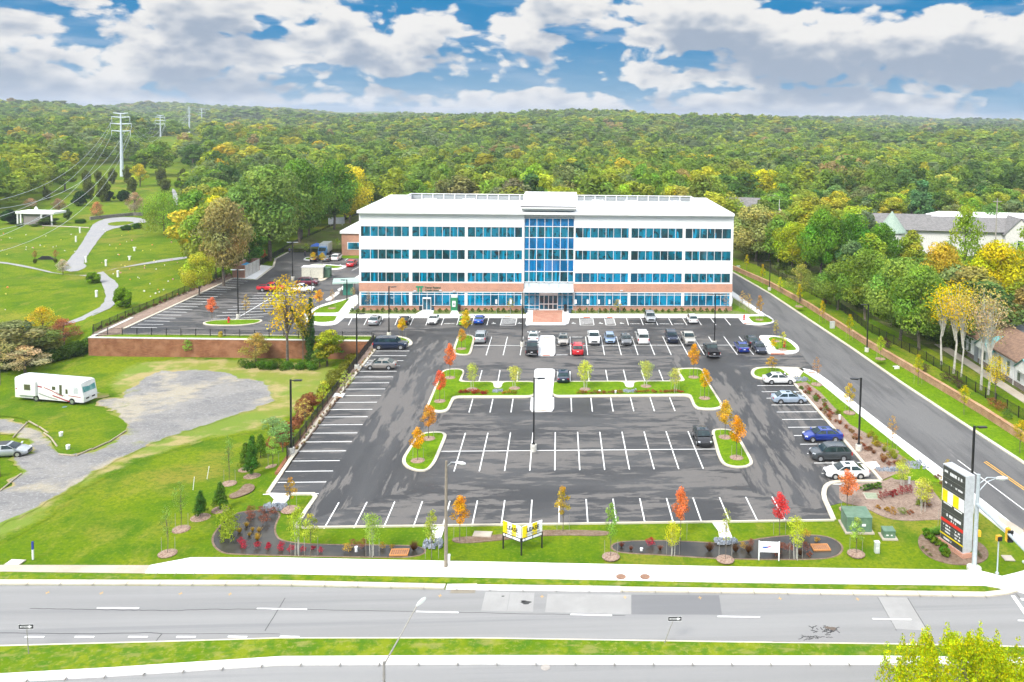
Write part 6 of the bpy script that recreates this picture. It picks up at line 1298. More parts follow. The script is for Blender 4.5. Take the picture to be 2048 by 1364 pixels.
# transmission pylons and wires
PYL = []
def tpole(u, v0, vt, D, label, edge=False, rz=0, wd=1.):
    x, zb = FX(u, v0, D); _, zt_ = FX(u, vt, D); hgt = zt_-zb; r = empty('transmission_pole', (x, D, zb), R(rz), label, 'transmission pole', 'steel transmission poles marching over the hills'); pl = mat('pylon_steel', (.62, .68, .74), .5)
    MB().path([(0, 0, -15), (0, 0, 0), (0, 0, hgt)], [hgt*.034, hgt*.030, hgt*.011], 10).build('pole', pl, r); tips = []
    for f_, a_ in ((.995, .105), (.935, .13), (.83, .150), (.715, .135)):
        w_ = a_*hgt*wd; MB().path([(-w_, 0, hgt*f_+.4), (0, 0, hgt*f_), (w_, 0, hgt*f_+.4)], [.22, .38, .22], 6).build('crossarm', pl, r)
        if f_ < .99:
            for s in (-1, 1): MB().path([(s*w_, 0, hgt*f_+.4), (s*w_, 0, hgt*f_-hgt*.035), (s*w_*.98, 0, hgt*f_-hgt*.06)], [.16, .14, .1], 5).build('insulator', pl, r); tips.append(Vector((s*w_*math.cos(R(rz)), s*w_*math.sin(R(rz)), hgt*f_-hgt*.06))+Vector((x, D, zb)))
    PYL.append(tips); return r
tpole(244, 352, 227, 451, 'nearest steel transmission pole on the cemetery hill', rz=12)
tpole(321.5, 292, 231, 800, 'second steel transmission pole behind the conical trees', rz=12)
tpole(379, 275, 214, 1180, 'third steel transmission pole seen edge on over the woods', rz=14, wd=.35)
tpole(404, 262, 217, 1600, 'fourth steel transmission pole on the horizon', rz=14)
tpole(417, 250, 218, 1900, 'fifth steel transmission pole on the horizon', rz=14)
wire = mat('bright_cable', (.55, .58, .62), .4, .3)
def cable(a0, a1, sag, rr, lb, grp):
    pts = [a0.lerp(a1, k/24)-Vector((0, 0, 4*sag*(k/24)*(1-k/24))) for k in range(25)]; tag(MB().path(pts, [rr]*25, 4).build('power_cable', wire), lb, 'power cable', grp)
P0 = [Vector((-78+(t.x+226.3)*.9, 86+(t.y-451)*.9, t.z-3)) for t in PYL[0]]
nm_ = ['upper left', 'upper right', 'middle left', 'middle right', 'lower left', 'lower right']
for i in range(6): cable(PYL[0][i], P0[i], 15+i*.4, .05, f'{nm_[i]} power cable sweeping from the nearest pole to the left edge', 'near power cables')
for i in range(6): cable(PYL[0][i], PYL[1][i], 12, .07, f'{nm_[i]} power cable between first and second pole', 'far power cables')
for i in range(6): cable(PYL[1][i], PYL[2][i], 12, .09, f'{nm_[i]} power cable between second and third pole', 'farthest power cables')

# ------------------------------------------------------------------ people
skin = mat('skin', (.45, .27, .2), .7)
def person(x, y, z, rz, top, bottom, label, pose='stand'):
    r = empty('person', (x, y, z), rz, label, 'person')
    J = {'pel': (0, 0, .95), 'ch': (0, .02, 1.38), 'nk': (0, .02, 1.50), 'hd': (0, 0, 1.66), 'ls': (-.18, 0, 1.42), 'le': (-.26, .02, 1.15), 'lw': (-.22, -.14, .95), 'rs': (.18, 0, 1.42), 're': (.27, .02, 1.15), 'rw': (.2, -.2, 1.05),
         'lh': (-.10, 0, .90), 'lk': (-.12, -.04, .50), 'la': (-.13, .02, .08), 'lt': (-.14, -.14, .03), 'rh': (.10, 0, .90), 'rk': (.13, -.06, .50), 'ra': (.15, .04, .08), 'rt': (.16, -.12, .03)}
    if pose == 'sit':
        for k in ('pel', 'ch', 'nk', 'hd', 'ls', 'le', 'lw', 'rs', 're', 'rw', 'lh', 'rh'): J[k] = (J[k][0], J[k][1], J[k][2]-.52)
        J.update(lk=(-.15, -.42, .48), la=(-.15, -.45, .08), lt=(-.15, -.6, .03), rk=(.15, -.42, .45), ra=(.17, -.5, .08), rt=(.17, -.65, .03))
    E_ = [('pel', 'ch'), ('ch', 'nk'), ('nk', 'hd'), ('ch', 'ls'), ('ls', 'le'), ('le', 'lw'), ('ch', 'rs'), ('rs', 're'), ('re', 'rw'), ('pel', 'lh'), ('lh', 'lk'), ('lk', 'la'), ('la', 'lt'), ('pel', 'rh'), ('rh', 'rk'), ('rk', 'ra'), ('ra', 'rt')]
    RR = dict(pel=.15, ch=.17, nk=.06, hd=.10, ls=.075, le=.05, lw=.035, rs=.075, re=.05, rw=.035, lh=.10, lk=.07, la=.045, lt=.04, rh=.10, rk=.07, ra=.045, rt=.04)
    def skinmesh(keys, grow, m, name, par):
        ks = list(keys); me = bpy.data.meshes.new(name); me.from_pydata([J[k] for k in ks], [(ks.index(a), ks.index(b_)) for a, b_ in E_ if a in ks and b_ in ks], []); me.materials.append(m)
        o = bpy.data.objects.new(name, me); C.objects.link(o); o.parent = par
        sm = o.modifiers.new('s', 'SKIN'); sv = me.skin_vertices[0].data if me.skin_vertices else None
        if sv is None:
            bpy.context.view_layer.objects.active = o; o.select_set(True); sv = me.skin_vertices[0].data
        for i, k in enumerate(ks): sv[i].radius = (RR[k]*grow, RR[k]*grow); sv[i].use_root = (i == 0)
        o.modifiers.new('u', 'SUBSURF').levels = 1; o.modifiers['u'].render_levels = 1; return o
    skinmesh(J.keys(), 1, skin, 'body', r)
    skinmesh(['pel', 'ch', 'ls', 'le', 'rs', 're'], 1.13, top, 'shirt', r); skinmesh(['pel', 'lh', 'lk', 'la', 'rh', 'rk', 'ra'], 1.15, bottom, 'trousers', r)
    h_ = J['hd']; MB().lathe([(.105, 0), (.115, .05), (.09, .12), (.02, .15)], 10, (h_[0], h_[1]+.015, h_[2]+.0)).build('hair', mat('dark_hair', (.02, .015, .01), .8), r)
def cloth(n, c): return mat(n, c, .85)
try:
    p = P(922, 648, 0); person(p.x, p.y, .03, R(20), cloth('shirt_black', (.02, .02, .025)), cloth('jeans_blue', (.06, .1, .2)), 'person in black top and blue jeans standing beside the lime green hatchback')
    p = P(610, 514, 0); person(p.x, p.y, .03, R(-30), cloth('shirt_navy', (.03, .05, .12)), cloth('trousers_dark', (.03, .04, .07)), 'person in dark clothes standing beside the service truck')
    p = P(579, 505, 0); person(p.x, p.y, .15, R(60), cloth('shirt_blue', (.05, .08, .4)), cloth('trousers_grey', (.2, .2, .22)), 'person in blue sitting on the kerb below the woods, left one', 'sit')
    p = P(587, 500, 0); person(p.x, p.y, .15, R(60), cloth('shirt_blue', (.05, .08, .4)), cloth('trousers_dark', (.03, .04, .07)), 'person in blue sitting on the kerb below the woods, right one', 'sit')
except Exception as ex: print('PERSON', ex)
# ------------------------------------------------------------------ vegetation
def leaf_mat(name, rv0=.62, rv1=1.4, trans=.4):
    m, nt, N, L, out = nodes(name)
    oi = N('ObjectInfo'); geo = N('NewGeometry'); rand = geo.outputs['Random Per Island']
    pos = N('TexCoord').outputs['Object']
    base = oi.outputs['Color']
    at = N('Attribute', attribute_name='tone'); 
    # leaf to leaf: some leaves yellower, some darker
    warm = mixc(N, L, ramp(N, L, noise(N, L, .28, 3, pos), .45, .7), (1, 1, 1), (1.2, 1.05, .75))
    c = mixc(N, L, 1., base, warm, 'MULTIPLY')
    mr = N('MapRange'); mr.inputs[3].default_value = rv0; mr.inputs[4].default_value = rv1; L(rand, mr.inputs[0])
    cc = N('CombineColor'); 
    for i in range(3): L(mr.outputs[0], cc.inputs[i])
    c = mixc(N, L, 1., c, cc.outputs[0], 'MULTIPLY')
    c = mixc(N, L, 1., c, at.outputs['Color'], 'MULTIPLY')
    d = N('BsdfDiffuse'); t = N('BsdfTranslucent'); L(c, d.inputs[0]); L(c, t.inputs[0]); ms = N('MixShader'); ms.inputs[0].default_value = trans
    L(d.outputs[0], ms.inputs[1]); L(t.outputs[0], ms.inputs[2]); L(ms.outputs[0], out.inputs[0]); MATS[name] = m; return m
leafm = leaf_mat('leaves'); leaff = leaf_mat('far_leaves', .85, 1.15)
barkm = mat('bark', (.17, .14, .11), .95, col2=(.09, .075, .06), nscale=3); palebark = mat('pale_bark', (.52, .50, .44), .9, col2=(.36, .34, .29), nscale=2); darkbark = mat('dark_bark', (.075, .06, .05), .95)
rng = np.random.default_rng(5)
def lobes_for(kind, Hc, Rc, n, r):
    """lobe centres and radii inside the crown envelope; z from 0 (crown bottom) to Hc"""
    L_ = []
    for i in range(n):
        t = (i+.5)/n; t = t**.85
        if kind == 'round': prof = math.sqrt(max(.05, 1-(2*t-.85)**2*.8))
        elif kind == 'cone': prof = max(.08, 1.05*(1-t)**.8)
        elif kind == 'oval': prof = math.sqrt(max(.03, 1-(2*t-1)**2))**1.0*(1-.25*t)
        elif kind == 'vase': prof = .35+.75*t if t < .7 else .9*(1-(t-.7)*1.6)
        else: prof = 1-.3*t
        a = i*2.399+r.uniform(-.4, .4); rr = Rc*prof*r.uniform(.35, .78) if i < n-2 else Rc*.1
        L_.append((math.cos(a)*rr, math.sin(a)*rr, Hc*(.12+.78*t), Rc*r.uniform(.26, .46)*(.6+.5*prof)))
    return np.array(L_)
def leaf_arrays(lobes, nleaf, size, r, flat=.8, inner=.25, tri=False, nn=.5):
    w = lobes[:, 3]**2; w = w/w.sum(); k = r.choice(len(lobes), nleaf, p=w)
    d = r.normal(size=(nleaf, 3)); d /= np.linalg.norm(d, axis=1)[:, None]
    rad = np.where(r.random(nleaf) < inner, r.random(nleaf)**.5, r.uniform(.82, 1.12, nleaf))*lobes[k, 3]
    c = lobes[k, :3]+d*rad[:, None]*np.array([1, 1, flat])
    nrm = d+r.normal(size=(nleaf, 3))*nn+np.array([0, 0, .25]); nrm /= np.linalg.norm(nrm, axis=1)[:, None]
    a = np.cross(nrm, r.normal(size=(nleaf, 3))); a /= np.linalg.norm(a, axis=1)[:, None]; b_ = np.cross(nrm, a)
    s = size*r.uniform(.6, 1.3, nleaf)[:, None]
    if tri: V = np.stack([c+a*s, c-a*s*.6+b_*s*.8, c-a*s*.6-b_*s*.8], 1)
    else: V = np.stack([c+a*s, c+b_*s*.55, c-a*s, c-b_*s*.55], 1)
    return V, k
def mesh_from(V, name, m, tone=None):
    n, q = V.shape[0], V.shape[1]; me = bpy.data.meshes.new(name)
    me.vertices.add(n*q); me.vertices.foreach_set('co', V.reshape(-1).astype('f')); me.loops.add(n*q); me.loops.foreach_set('vertex_index', np.arange(n*q, dtype='i'))
    me.polygons.add(n); me.polygons.foreach_set('loop_start', np.arange(0, n*q, q, dtype='i')); me.polygons.foreach_set('loop_total', np.full(n, q, 'i')); me.update()
    at = me.attributes.new('tone', 'FLOAT_COLOR', 'FACE'); t = np.ones((n, 4), 'f')
    if tone is not None: t[:, :3] = tone
    at.data.foreach_set('color', t.ravel()); me.materials.append(m); return me
def add_obj(name, me, parent=None, color=None, loc=None):
    o = bpy.data.objects.new(name, me); C.objects.link(o)
    if parent: o.parent = parent
    if color: o.color = c4(color)
    if loc is not None: o.location = loc
    return o
def trunk_mesh(H_, r0, lobes, zc, seed, m, nb=6, spread=1., name='trunk', fork=1):
    r = random.Random(seed); mb = MB(); stems = fork
    for s in range(stems):
        ox, oy = (0, 0) if stems == 1 else (math.cos(s*6.28/stems)*.25, math.sin(s*6.28/stems)*.25)
        lx, ly = ox*(1+H_*.18*(stems > 1)), oy*(1+H_*.18*(stems > 1)); mb.path([(ox, oy, -.3), (ox+r.uniform(-.02, .02)*H_, oy+r.uniform(-.02, .02)*H_, H_*.35), ((ox+lx)/2, (oy+ly)/2, H_*.6), (lx, ly, H_*.88)], [r0*1.15, r0*.8, r0*.55, r0*.15], 7 if r0 > .1 else 5)
    pick = sorted(range(len(lobes)), key=lambda i: -lobes[i][3])[:nb]
    for i in pick:
        x, y, z, rr = lobes[i]; z += zc; z0 = max(.25*H_, min(z*.62, z-.3)); mb.path([(0, 0, z0), (x*.45, y*.45, z0+(z-z0)*.5+.03*H_), (x*.95, y*.95, z+rr*.2)], [r0*.42, r0*.26, r0*.06], 5)
    return mb.build(name, m)
PROTO = {}
def proto_tree(key, kind, H_, Rc, n, nleaf, size, seed, m=None, base=.22, r0=None, nb=7, fork=1, inner=.25, tonevar=.25):
    r = np.random.default_rng(seed); Hc = H_*(1-base); lob = lobes_for(kind, Hc, Rc, n, r); V, k = leaf_arrays(lob, nleaf, size, r, inner=inner); V[:, :, 2] += H_*base
    lt = r.uniform(1-tonevar, 1+tonevar, (len(lob), 1))*np.array([[1, 1, 1]])*(1+r.normal(size=(len(lob), 3))*np.array([[.10, .04, .02]]))
    me = mesh_from(V, 'crown', leafm, lt[k]); tr = trunk_mesh(H_*.92, r0 or H_*.018, lob, H_*base, seed, m or barkm, nb, fork=fork); PROTO[key] = (me, tr.data, H_, Rc); bpy.data.objects.remove(tr)
def lift(c, k=1.5): return tuple(min(.75, q*k) for q in c)
def plant(key, loc, height, width, color, label, cat='tree', group=None, name='tree', rz=None, crownname='crown'):
    me, tr, H_, Rc = PROTO[key]; r = empty(name, loc, rnd.uniform(0, 6.28) if rz is None else rz, label, cat, group)
    r.scale = (width/(2*Rc), width/(2*Rc), height/H_)
    add_obj(crownname, me, r, lift(color) if max(color) < .45 else color)
    if tr: add_obj('trunk', tr, r)
    return r
# big woodland crowns
for i in range(5): proto_tree(f'wood{i}', ['round', 'oval', 'round', 'oval', 'round'][i], 18, 6, [15, 16, 12, 13, 18][i], 3600, .42, 20+i, base=.16)
proto_tree('hero', 'round', 18, 7, 22, 11000, .30, 31, base=.18, nb=10)
proto_tree('elm', 'round', 13, 9, 20, 7000, .26, 32, m=darkbark, base=.16, nb=10)
proto_tree('pine', 'cone', 16, 4.2, 22, 4200, .34, 33, base=.05)
proto_tree('fine', 'oval', 14, 5, 16, 3800, .22, 34, base=.1, nb=14, inner=.6)
proto_tree('young', 'oval', 5.5, 1.25, 12, 1150, .09, 41, base=.25, r0=.05, nb=8, inner=.5)
proto_tree('young2', 'oval', 5.5, 1.2, 14, 1300, .085, 42, base=.28, r0=.05, nb=8, inner=.4)
proto_tree('tall', 'vase', 16, 4.5, 40, 950, .19, 62, m=palebark, base=.50, r0=.19, nb=26, inner=.5)
proto_tree('open', 'oval', 13, 4.2, 34, 1500, .20, 61, m=barkm, base=.30, r0=.2, nb=20, inner=.5)
proto_tree('sparse', 'oval', 5.5, 1.1, 14, 620, .07, 43, base=.25, r0=.035, nb=12, inner=.9)
proto_tree('maple', 'oval', 5.5, 1.35, 15, 1900, .095, 44, base=.3, r0=.055, nb=8, inner=.35)
proto_tree('birch', 'vase', 4.8, 1.6, 18, 1700, .085, 45, m=palebark, base=.25, r0=.045, nb=8, fork=3, inner=.6)
proto_tree('conifer', 'cone', 3.4, .85, 40, 3400, .075, 46, base=.02, r0=.05, nb=4, inner=.4)
def shrub_mesh(n, nleaf, size, seed, H_=1., Rc=.6, kind='round', fl=.8):
    r = np.random.default_rng(seed); lob = lobes_for(kind, H_, Rc, n, r); lob[:, 3] *= .95; V, k = leaf_arrays(lob, nleaf, size, r, flat=fl); V[:, :, 2] = np.maximum(V[:, :, 2], -.03)
    return mesh_from(V, 'foliage', leafm, r.uniform(.8, 1.2, (len(lob), 1))[k]*np.ones((1, 3)))
SH = {'ball': shrub_mesh(7, 700, .07, 51, 1., .5), 'ball2': shrub_mesh(9, 2600, .055, 52, 1., .52), 'tuft': shrub_mesh(6, 260, .075, 53, .8, .5), 'loose': shrub_mesh(10, 420, .055, 54, 1.2, .6), 'clip': shrub_mesh(14, 5200, .04, 55, 1., .5, 'round', 1.), 'egg': shrub_mesh(12, 1900, .05, 56, 1.25, .5, 'oval', 1.)}
def blades(n, seed):
    r = np.random.default_rng(seed); a = r.uniform(0, 6.28, n); l = r.uniform(.5, 1., n); lean = r.uniform(.1, .7, n); d = np.stack([np.cos(a), np.sin(a), 0*a], 1); s_ = np.stack([-np.sin(a), np.cos(a), 0*a], 1)*.018
    b0 = d*.06; t_ = d*(lean*l)[:, None]+np.array([0, 0, 1])*(l*(1-lean*.3))[:, None]
    return mesh_from(np.stack([b0-s_, b0+s_, t_], 1), 'foliage', leafm)
SH['grass'] = blades(160, 3); SH['grassy'] = blades(320, 4)
def shrub(key, loc, w_, hh, color, label, group=None, name='shrub', cat='shrub'):
    o = add_obj(name, SH[key], None, color, loc); o.scale = (w_, w_, hh); o.rotation_euler = (0, 0, rnd.uniform(0, 6.28)); return tag(o, label, cat, group)
YG, YEL, ORY, ORG, RED, ORR, LG, MG, DG = (.22, .30, .03), (.50, .37, .01), (.58, .34, .02), (.60, .24, .02), (.60, .06, .04), (.66, .14, .05), (.17, .28, .04), (.085, .165, .025), (.035, .085, .02)
stake = mat('tree_stake', (.34, .32, .28), .8)
# u, v of the foot, v of the top, width px, proto, colour, stakes, mulch, label
YT = [(335, 1108, 1000, 34, 'sparse', (.16, .24, .05), 1, 1, 'faint sparse young tree nearest the pavement on the left lawn'), (362, 1059, 952, 34, 'sparse', (.16, .24, .05), 1, 1, 'faint sparse young tree with two stakes on the left lawn'),
      (401, 1035, 975, 27, 'conifer', (.05, .12, .02), 0, 1, 'dark conifer nearest the road on the left lawn'), (441, 1020, 957, 30, 'conifer', (.07, .14, .02), 0, 1, 'yellowish dark conifer above the left pond'),
      (492, 940, 878, 30, 'conifer', (.10, .17, .02), 0, 1, 'left conifer of the pair beside the fence end'), (504, 953, 862, 32, 'conifer', (.06, .15, .02), 0, 1, 'right conifer of the pair beside the fence end'), (521, 915, 862, 28, 'conifer', (.10, .18, .02), 0, 0, 'olive conifer behind the conifer pair by the fence end'),
      (546, 935, 868, 34, 'young', (.20, .30, .05), 1, 1, 'young green tree with mulch ring beside the fence end'), (458, 968, 862, 28, 'sparse', (.16, .25, .06), 1, 1, 'tall faint young tree beside the kidney shaped mulch bed'),
      (580, 1019, 950, 26, 'young', (.50, .30, .03), 1, 1, 'small orange tree beside the lower left drain flume'), (594, 1109, 1010, 44, 'birch', (.26, .32, .03), 1, 0, 'yellow green birch at the lower left lot corner'), (621, 1109, 1020, 36, 'young', (.28, .31, .04), 1, 0, 'thin yellow tree just right of the lower left birch'),
      (744, 1111, 1022, 44, 'birch', (.22, .31, .05), 1, 0, 'pale trunked birch standing in the left pond'), (863, 1117, 1011, 32, 'young2', (.24, .31, .04), 1, 0, 'green and yellow tree beside the left central flume'), (919.5, 1082, 984, 36, 'maple', (.72, .37, .01), 1, 0, 'bright orange yellow tree left of the lease sign'),
      (1125.7, 1061, 966, 34, 'young', (.55, .38, .03), 1, 0, 'yellow tree right of the lease sign'), (1221.7, 1114, 996, 30, 'young2', (.15, .28, .04), 1, 1, 'slim green tree at the left end of the right pond'), (1345.5, 1109, 1043, 44, 'birch', (.38, .37, .02), 1, 0, 'yellow birch in the middle of the right pond'),
      (1361, 1078, 968, 34, 'maple', (.75, .24, .07), 1, 0, 'orange red tree above the right pond'), (1450.5, 1120, 1006, 32, 'sparse', (.30, .33, .05), 1, 1, 'sparse tree below the right central flume'), (1559, 1068, 980, 36, 'maple', (.72, .06, .06), 1, 0, 'bright red tree at the lower right lot edge'),
      (1592, 1117, 1028, 44, 'birch', (.34, .38, .03), 1, 0, 'yellow birch beside the white notice board'), (1712, 1108, 1028, 34, 'young', (.22, .31, .06), 1, 1, 'thin green young tree in front of the large transformer'), (1694, 1020, 935, 40, 'maple', (.72, .24, .07), 1, 1, 'orange tree beside the lowest white sedan'),
      (1804, 975, 920, 44, 'birch', (.34, .36, .06), 0, 0, 'yellow green birch beside the drain stones at right'), (1845.6, 1021, 952, 50, 'birch', (.36, .36, .05), 0, 0, 'pale trunked birch in the broad corner bed'), (1888, 1052, 905, 30, 'sparse', (.52, .36, .05), 1, 0, 'bare yellow tree behind the pylon sign'),
      (1698.7, 826, 762, 26, 'young', (.58, .42, .03), 1, 1, 'yellow young tree beside the right lamp post'), (1784, 903, 824, 26, 'sparse', (.55, .32, .05), 1, 1, 'bare orange young tree between bed and side pavement'), (1633, 769, 709, 22, 'sparse', (.52, .26, .08), 1, 1, 'bare reddish young tree near the ramp of the side pavement'),
      (835.5, 922, 851, 32, 'maple', (.72, .40, .01), 1, 1, 'orange yellow tree on the left oblong island, nearest the viewer'), (857, 878, 805, 34, 'maple', (.68, .34, .04), 1, 1, 'orange tree on the left oblong island, farther one'), (879.6, 803, 737, 28, 'maple', (.78, .16, .06), 1, 1, 'red tree on the left L shaped island'), (900, 756, 684, 26, 'maple', (.76, .22, .05), 1, 1, 'orange red tree at the tip of the left L shaped island'),
      (923, 698, 655, 20, 'maple', (.62, .36, .04), 1, 1, 'small yellow tree on the upper left island'), (932, 677, 618, 24, 'maple', (.66, .48, .01), 1, 0, 'tall yellow tree in front of the lime green hatchback'), (804.5, 675, 634, 21, 'maple', (.68, .47, .01), 1, 0, 'yellow tree on the small island behind the blue sport utility'),
      (944, 779, 723, 32, 'birch', (.34, .37, .07), 0, 1, 'left multi stemmed birch of the left planted strip'), (1029, 777, 730, 32, 'birch', (.40, .39, .06), 0, 1, 'right multi stemmed birch of the left planted strip'), (1170, 779, 720, 40, 'birch', (.40, .42, .04), 0, 1, 'left multi stemmed birch of the right planted strip'), (1292, 773, 719, 34, 'birch', (.36, .38, .07), 0, 1, 'middle multi stemmed birch of the right planted strip'), (1350, 785, 733, 32, 'birch', (.36, .36, .07), 1, 0, 'right multi stemmed birch of the right planted strip'),
      (1387, 755, 684, 25, 'maple', (.74, .38, .01), 1, 1, 'orange tree at the tip of the right L shaped island'), (1409, 797, 734, 26, 'maple', (.70, .44, .01), 1, 1, 'yellow orange tree on the right L shaped island'), (1450, 875, 797, 34, 'maple', (.66, .44, .03), 1, 1, 'yellow tree on the right oblong island beside the black sedan'), (1473, 916, 827, 36, 'maple', (.72, .36, .01), 1, 1, 'orange tree on the right oblong island, nearest the viewer'),
      (1565, 700, 661, 18, 'young', (.38, .38, .06), 1, 1, 'yellow green tree beside the right hydrant'), (1551.5, 683, 636, 18, 'sparse', (.5, .42, .06), 1, 1, 'bare yellow tree behind the rounded right island'), (1546, 702, 676, 18, 'young', (.66, .44, .01), 0, 0, 'small yellow tree beside the navy sedan'), (1543.5, 744, 711, 26, 'young', (.52, .32, .05), 1, 0, 'round bronze tree on the island above the white sedan'),
      (1519, 640, 588, 18, 'young', (.52, .30, .07), 1, 1, 'bronze tree on the far right corner island'), (1484, 619, 578, 16, 'sparse', (.42, .28, .08), 1, 0, 'bare tree beside the right wall of the office block'), (1497, 624, 584, 18, 'sparse', (.42, .28, .06), 1, 0, 'second bare tree beside the right wall of the office block'),
      (737, 625, 576, 16, 'sparse', (.28, .22, .16), 1, 0, 'bare tree before the left end of the facade'), (708, 626, 598, 14, 'sparse', (.3, .26, .1), 1, 0, 'thin bare tree beside the left path of the office block'), (1021.5, 626, 594, 17, 'young', (.34, .30, .04), 1, 0, 'small olive tree before the facade left of the entrance'), (1234.5, 626, 597, 20, 'young', (.34, .28, .06), 1, 0, 'small bronze tree before the facade right of the entrance'), (1452, 626, 585, 15, 'sparse', (.34, .2, .1), 1, 0, 'bare reddish tree before the right end of the facade'),
      (424, 641, 593, 24, 'maple', (.74, .22, .08), 1, 0, 'orange red tree on the rear left island'), (492, 641, 584, 20, 'sparse', (.55, .36, .05), 1, 0, 'bare yellow tree beside the rear left hydrant'), (638.5, 617, 578, 20, 'maple', (.70, .36, .03), 1, 0, 'orange tree at the corner island left of the office block'), (664, 617, 575, 16, 'sparse', (.5, .3, .1), 1, 1, 'bare orange tree beside the bare concrete island'), (706, 598, 572, 14, 'sparse', (.4, .3, .08), 1, 0, 'bare olive tree by the drive canopy'),
      (526, 525, 498, 15, 'maple', (.62, .13, .06), 0, 0, 'red tree beside the waste enclosure'), (612, 509, 485, 15, 'young2', (.22, .30, .03), 0, 0, 'green young tree beside the service truck'), (626, 529, 503, 15, 'maple', (.62, .44, .02), 0, 0, 'left yellow tree on the thin rear island'), (644.5, 529, 504, 14, 'maple', (.56, .42, .04), 0, 0, 'right yellow tree on the thin rear island'), (675, 500, 474, 9, 'young2', (.20, .30, .02), 0, 0, 'slim green tree at the corner of the brick annex'),
      (1598.5, 613, 564, 15, 'young', (.60, .48, .01), 1, 1, 'yellow tree behind the brick wall, third from the office block'), (1644.7, 644, 597, 14, 'young', (.58, .42, .01), 1, 0, 'yellow tree behind the brick wall, fourth from the office block'), (1698.6, 678, 623, 17, 'young', (.48, .44, .01), 1, 0, 'yellow green tree behind the brick wall, fifth from the office block'), (1560, 589, 552, 13, 'young', (.40, .40, .02), 1, 0, 'small yellow green tree on the verge by the second lamp'), (1525, 569, 527, 13, 'young', (.55, .44, .02), 0, 0, 'small yellow tree behind the far end of the brick wall'), (1493, 542, 508, 12, 'young', (.5, .42, .01), 0, 0, 'small yellow tree nearest the far corner of the brick wall'),
      (1760.6, 718, 666, 20, 'young2', (.24, .34, .02), 1, 1, 'green young tree by the lamp post on the raised lawn'), (1836, 766, 702, 22, 'young', (.48, .46, .01), 1, 0, 'yellow green young tree on the raised lawn before the fence'), (1928, 826, 762, 24, 'young2', (.48, .48, .01), 0, 0, 'yellow shrubby tree on the raised lawn beside purple shrubs'), (2040, 903, 830, 32, 'young2', (.50, .42, .02), 0, 0, 'orange yellow tree at the right edge on the raised lawn')]
ringm = mat('mulch_ring', (.20, .12, .08), .95, col2=(.36, .26, .2), nscale=7)
for (u, v, vt, wpx, key, col, st, mu, lb) in YT:
    left = u < 575 and v > 690; onhigh = ((u > 1590 and v < 730) or u in (1760.6, 1836, 1928, 2040)) and u not in (1633, 1565)
    if left: p = G(u, v)
    elif onhigh or u in (1525, 1493): p = P(u, v, 1.0)
    else: p = P(u, v, .1)
    pm_ = (v-(233+(u-1226)*.0162))/H if not (left or onhigh) else 1677/p.y
    hh = (v-vt)/pm_*1.0; ww = wpx*1.1/pm_
    t = plant(key, (p.x, p.y, p.z), hh, ww, col, lb, group='young trees planted round the lots', name='birch_tree' if key == 'birch' else 'conifer' if key == 'conifer' else 'young_tree')
    if mu:
        tag(MB().lathe([(.85*rnd.uniform(.8, 1.1), -.03), (.8, .05), (.3, .1), (.05, .12)], 14).build('mulch_ring', ringm, loc=(p.x, p.y, p.z+.02)), 'mulch ring at the foot of the '+' '.join(lb.split()[:9]), 'mulch ring')
    if st and hh > 2.5:
        for s in (-.55, .6):
            q = Vector((s/t.scale.x, .1/t.scale.y, 0)); q.rotate(Matrix.Rotation(-t.rotation_euler.z, 3, 'Z')); o = MB().tube((0, 0, -.2/t.scale.z), (0, 0, 1.5/t.scale.z), .024, n=5).build('stake', stake, t); o.location = q
# foundation shrubs
for i in range(60):
    u = 703+i*12.7
    if any(a < u < b_ for a, b_ in ((836, 872), (897, 924), (1046, 1148), (1466, 2000))): continue
    p = P(u+rnd.uniform(-1, 1), 624.6+rnd.uniform(-.5, .5), .12); side = 'left' if u < 1046 else 'right'
    shrub('ball', (p.x, p.y, .12), rnd.uniform(.75, 1.0), rnd.uniform(.7, 1.05), (.10+rnd.uniform(-.02, .04), .18, .03), f'small green shrub in the bed along the {side} half of the facade', f'foundation shrubs along the {side} half of the facade')
gcm = ground_mat('low_cover', [((.22, .3, .06), 2, .4, .6, None, .8)], (.13, .22, .04))
def scatter_shrubs(line, n, keys, wr, hr, cols, label, group, z=.08, spread=0):
    pts = [P(u, v, z) for u, v in line]; seg = [(pts[i+1]-pts[i]).length for i in range(len(pts)-1)]; tot = sum(seg)
    for k in range(n):
        s = tot*(k+.5)/n+rnd.uniform(-.3, .3)*tot/n; s = max(0, min(tot-.01, s)); i = 0
        while s > seg[i] and i < len(seg)-1: s -= seg[i]; i += 1
        p = pts[i].lerp(pts[i+1], s/seg[i]); q = Vector((rnd.uniform(-spread, spread), rnd.uniform(-spread, spread), 0)); c = rnd.choice(cols); c = tuple(x*rnd.uniform(.8, 1.2) for x in c)
        shrub(rnd.choice(keys), (p.x+q.x, p.y+q.y, z), rnd.uniform(*wr)*.76, rnd.uniform(*hr)*.72, c, label, group)
BR, RD, GN = (.34, .15, .07), (.36, .05, .03), (.14, .22, .03)
scatter_shrubs([(588, 905), (640, 842), (700, 764), (746, 700)], 46, ['grass', 'grassy'], (.5, .8), (.4, .7), [(.42, .26, .10), (.34, .22, .1), (.3, .26, .08)], 'tawny grass clump in the strip between fence and left stalls', 'grass clumps in the left planting strip', .1, .3)
scatter_shrubs([(192, 662), (300, 615), (462, 551)], 42, ['tuft', 'ball'], (.8, 1.1), (.7, 1.1), [(.16, .08, .06), (.12, .09, .04), (.22, .1, .07)], 'dark reddish shrub in the strip along the rear left fence', 'dark shrubs along the rear left fence', .06, .1)
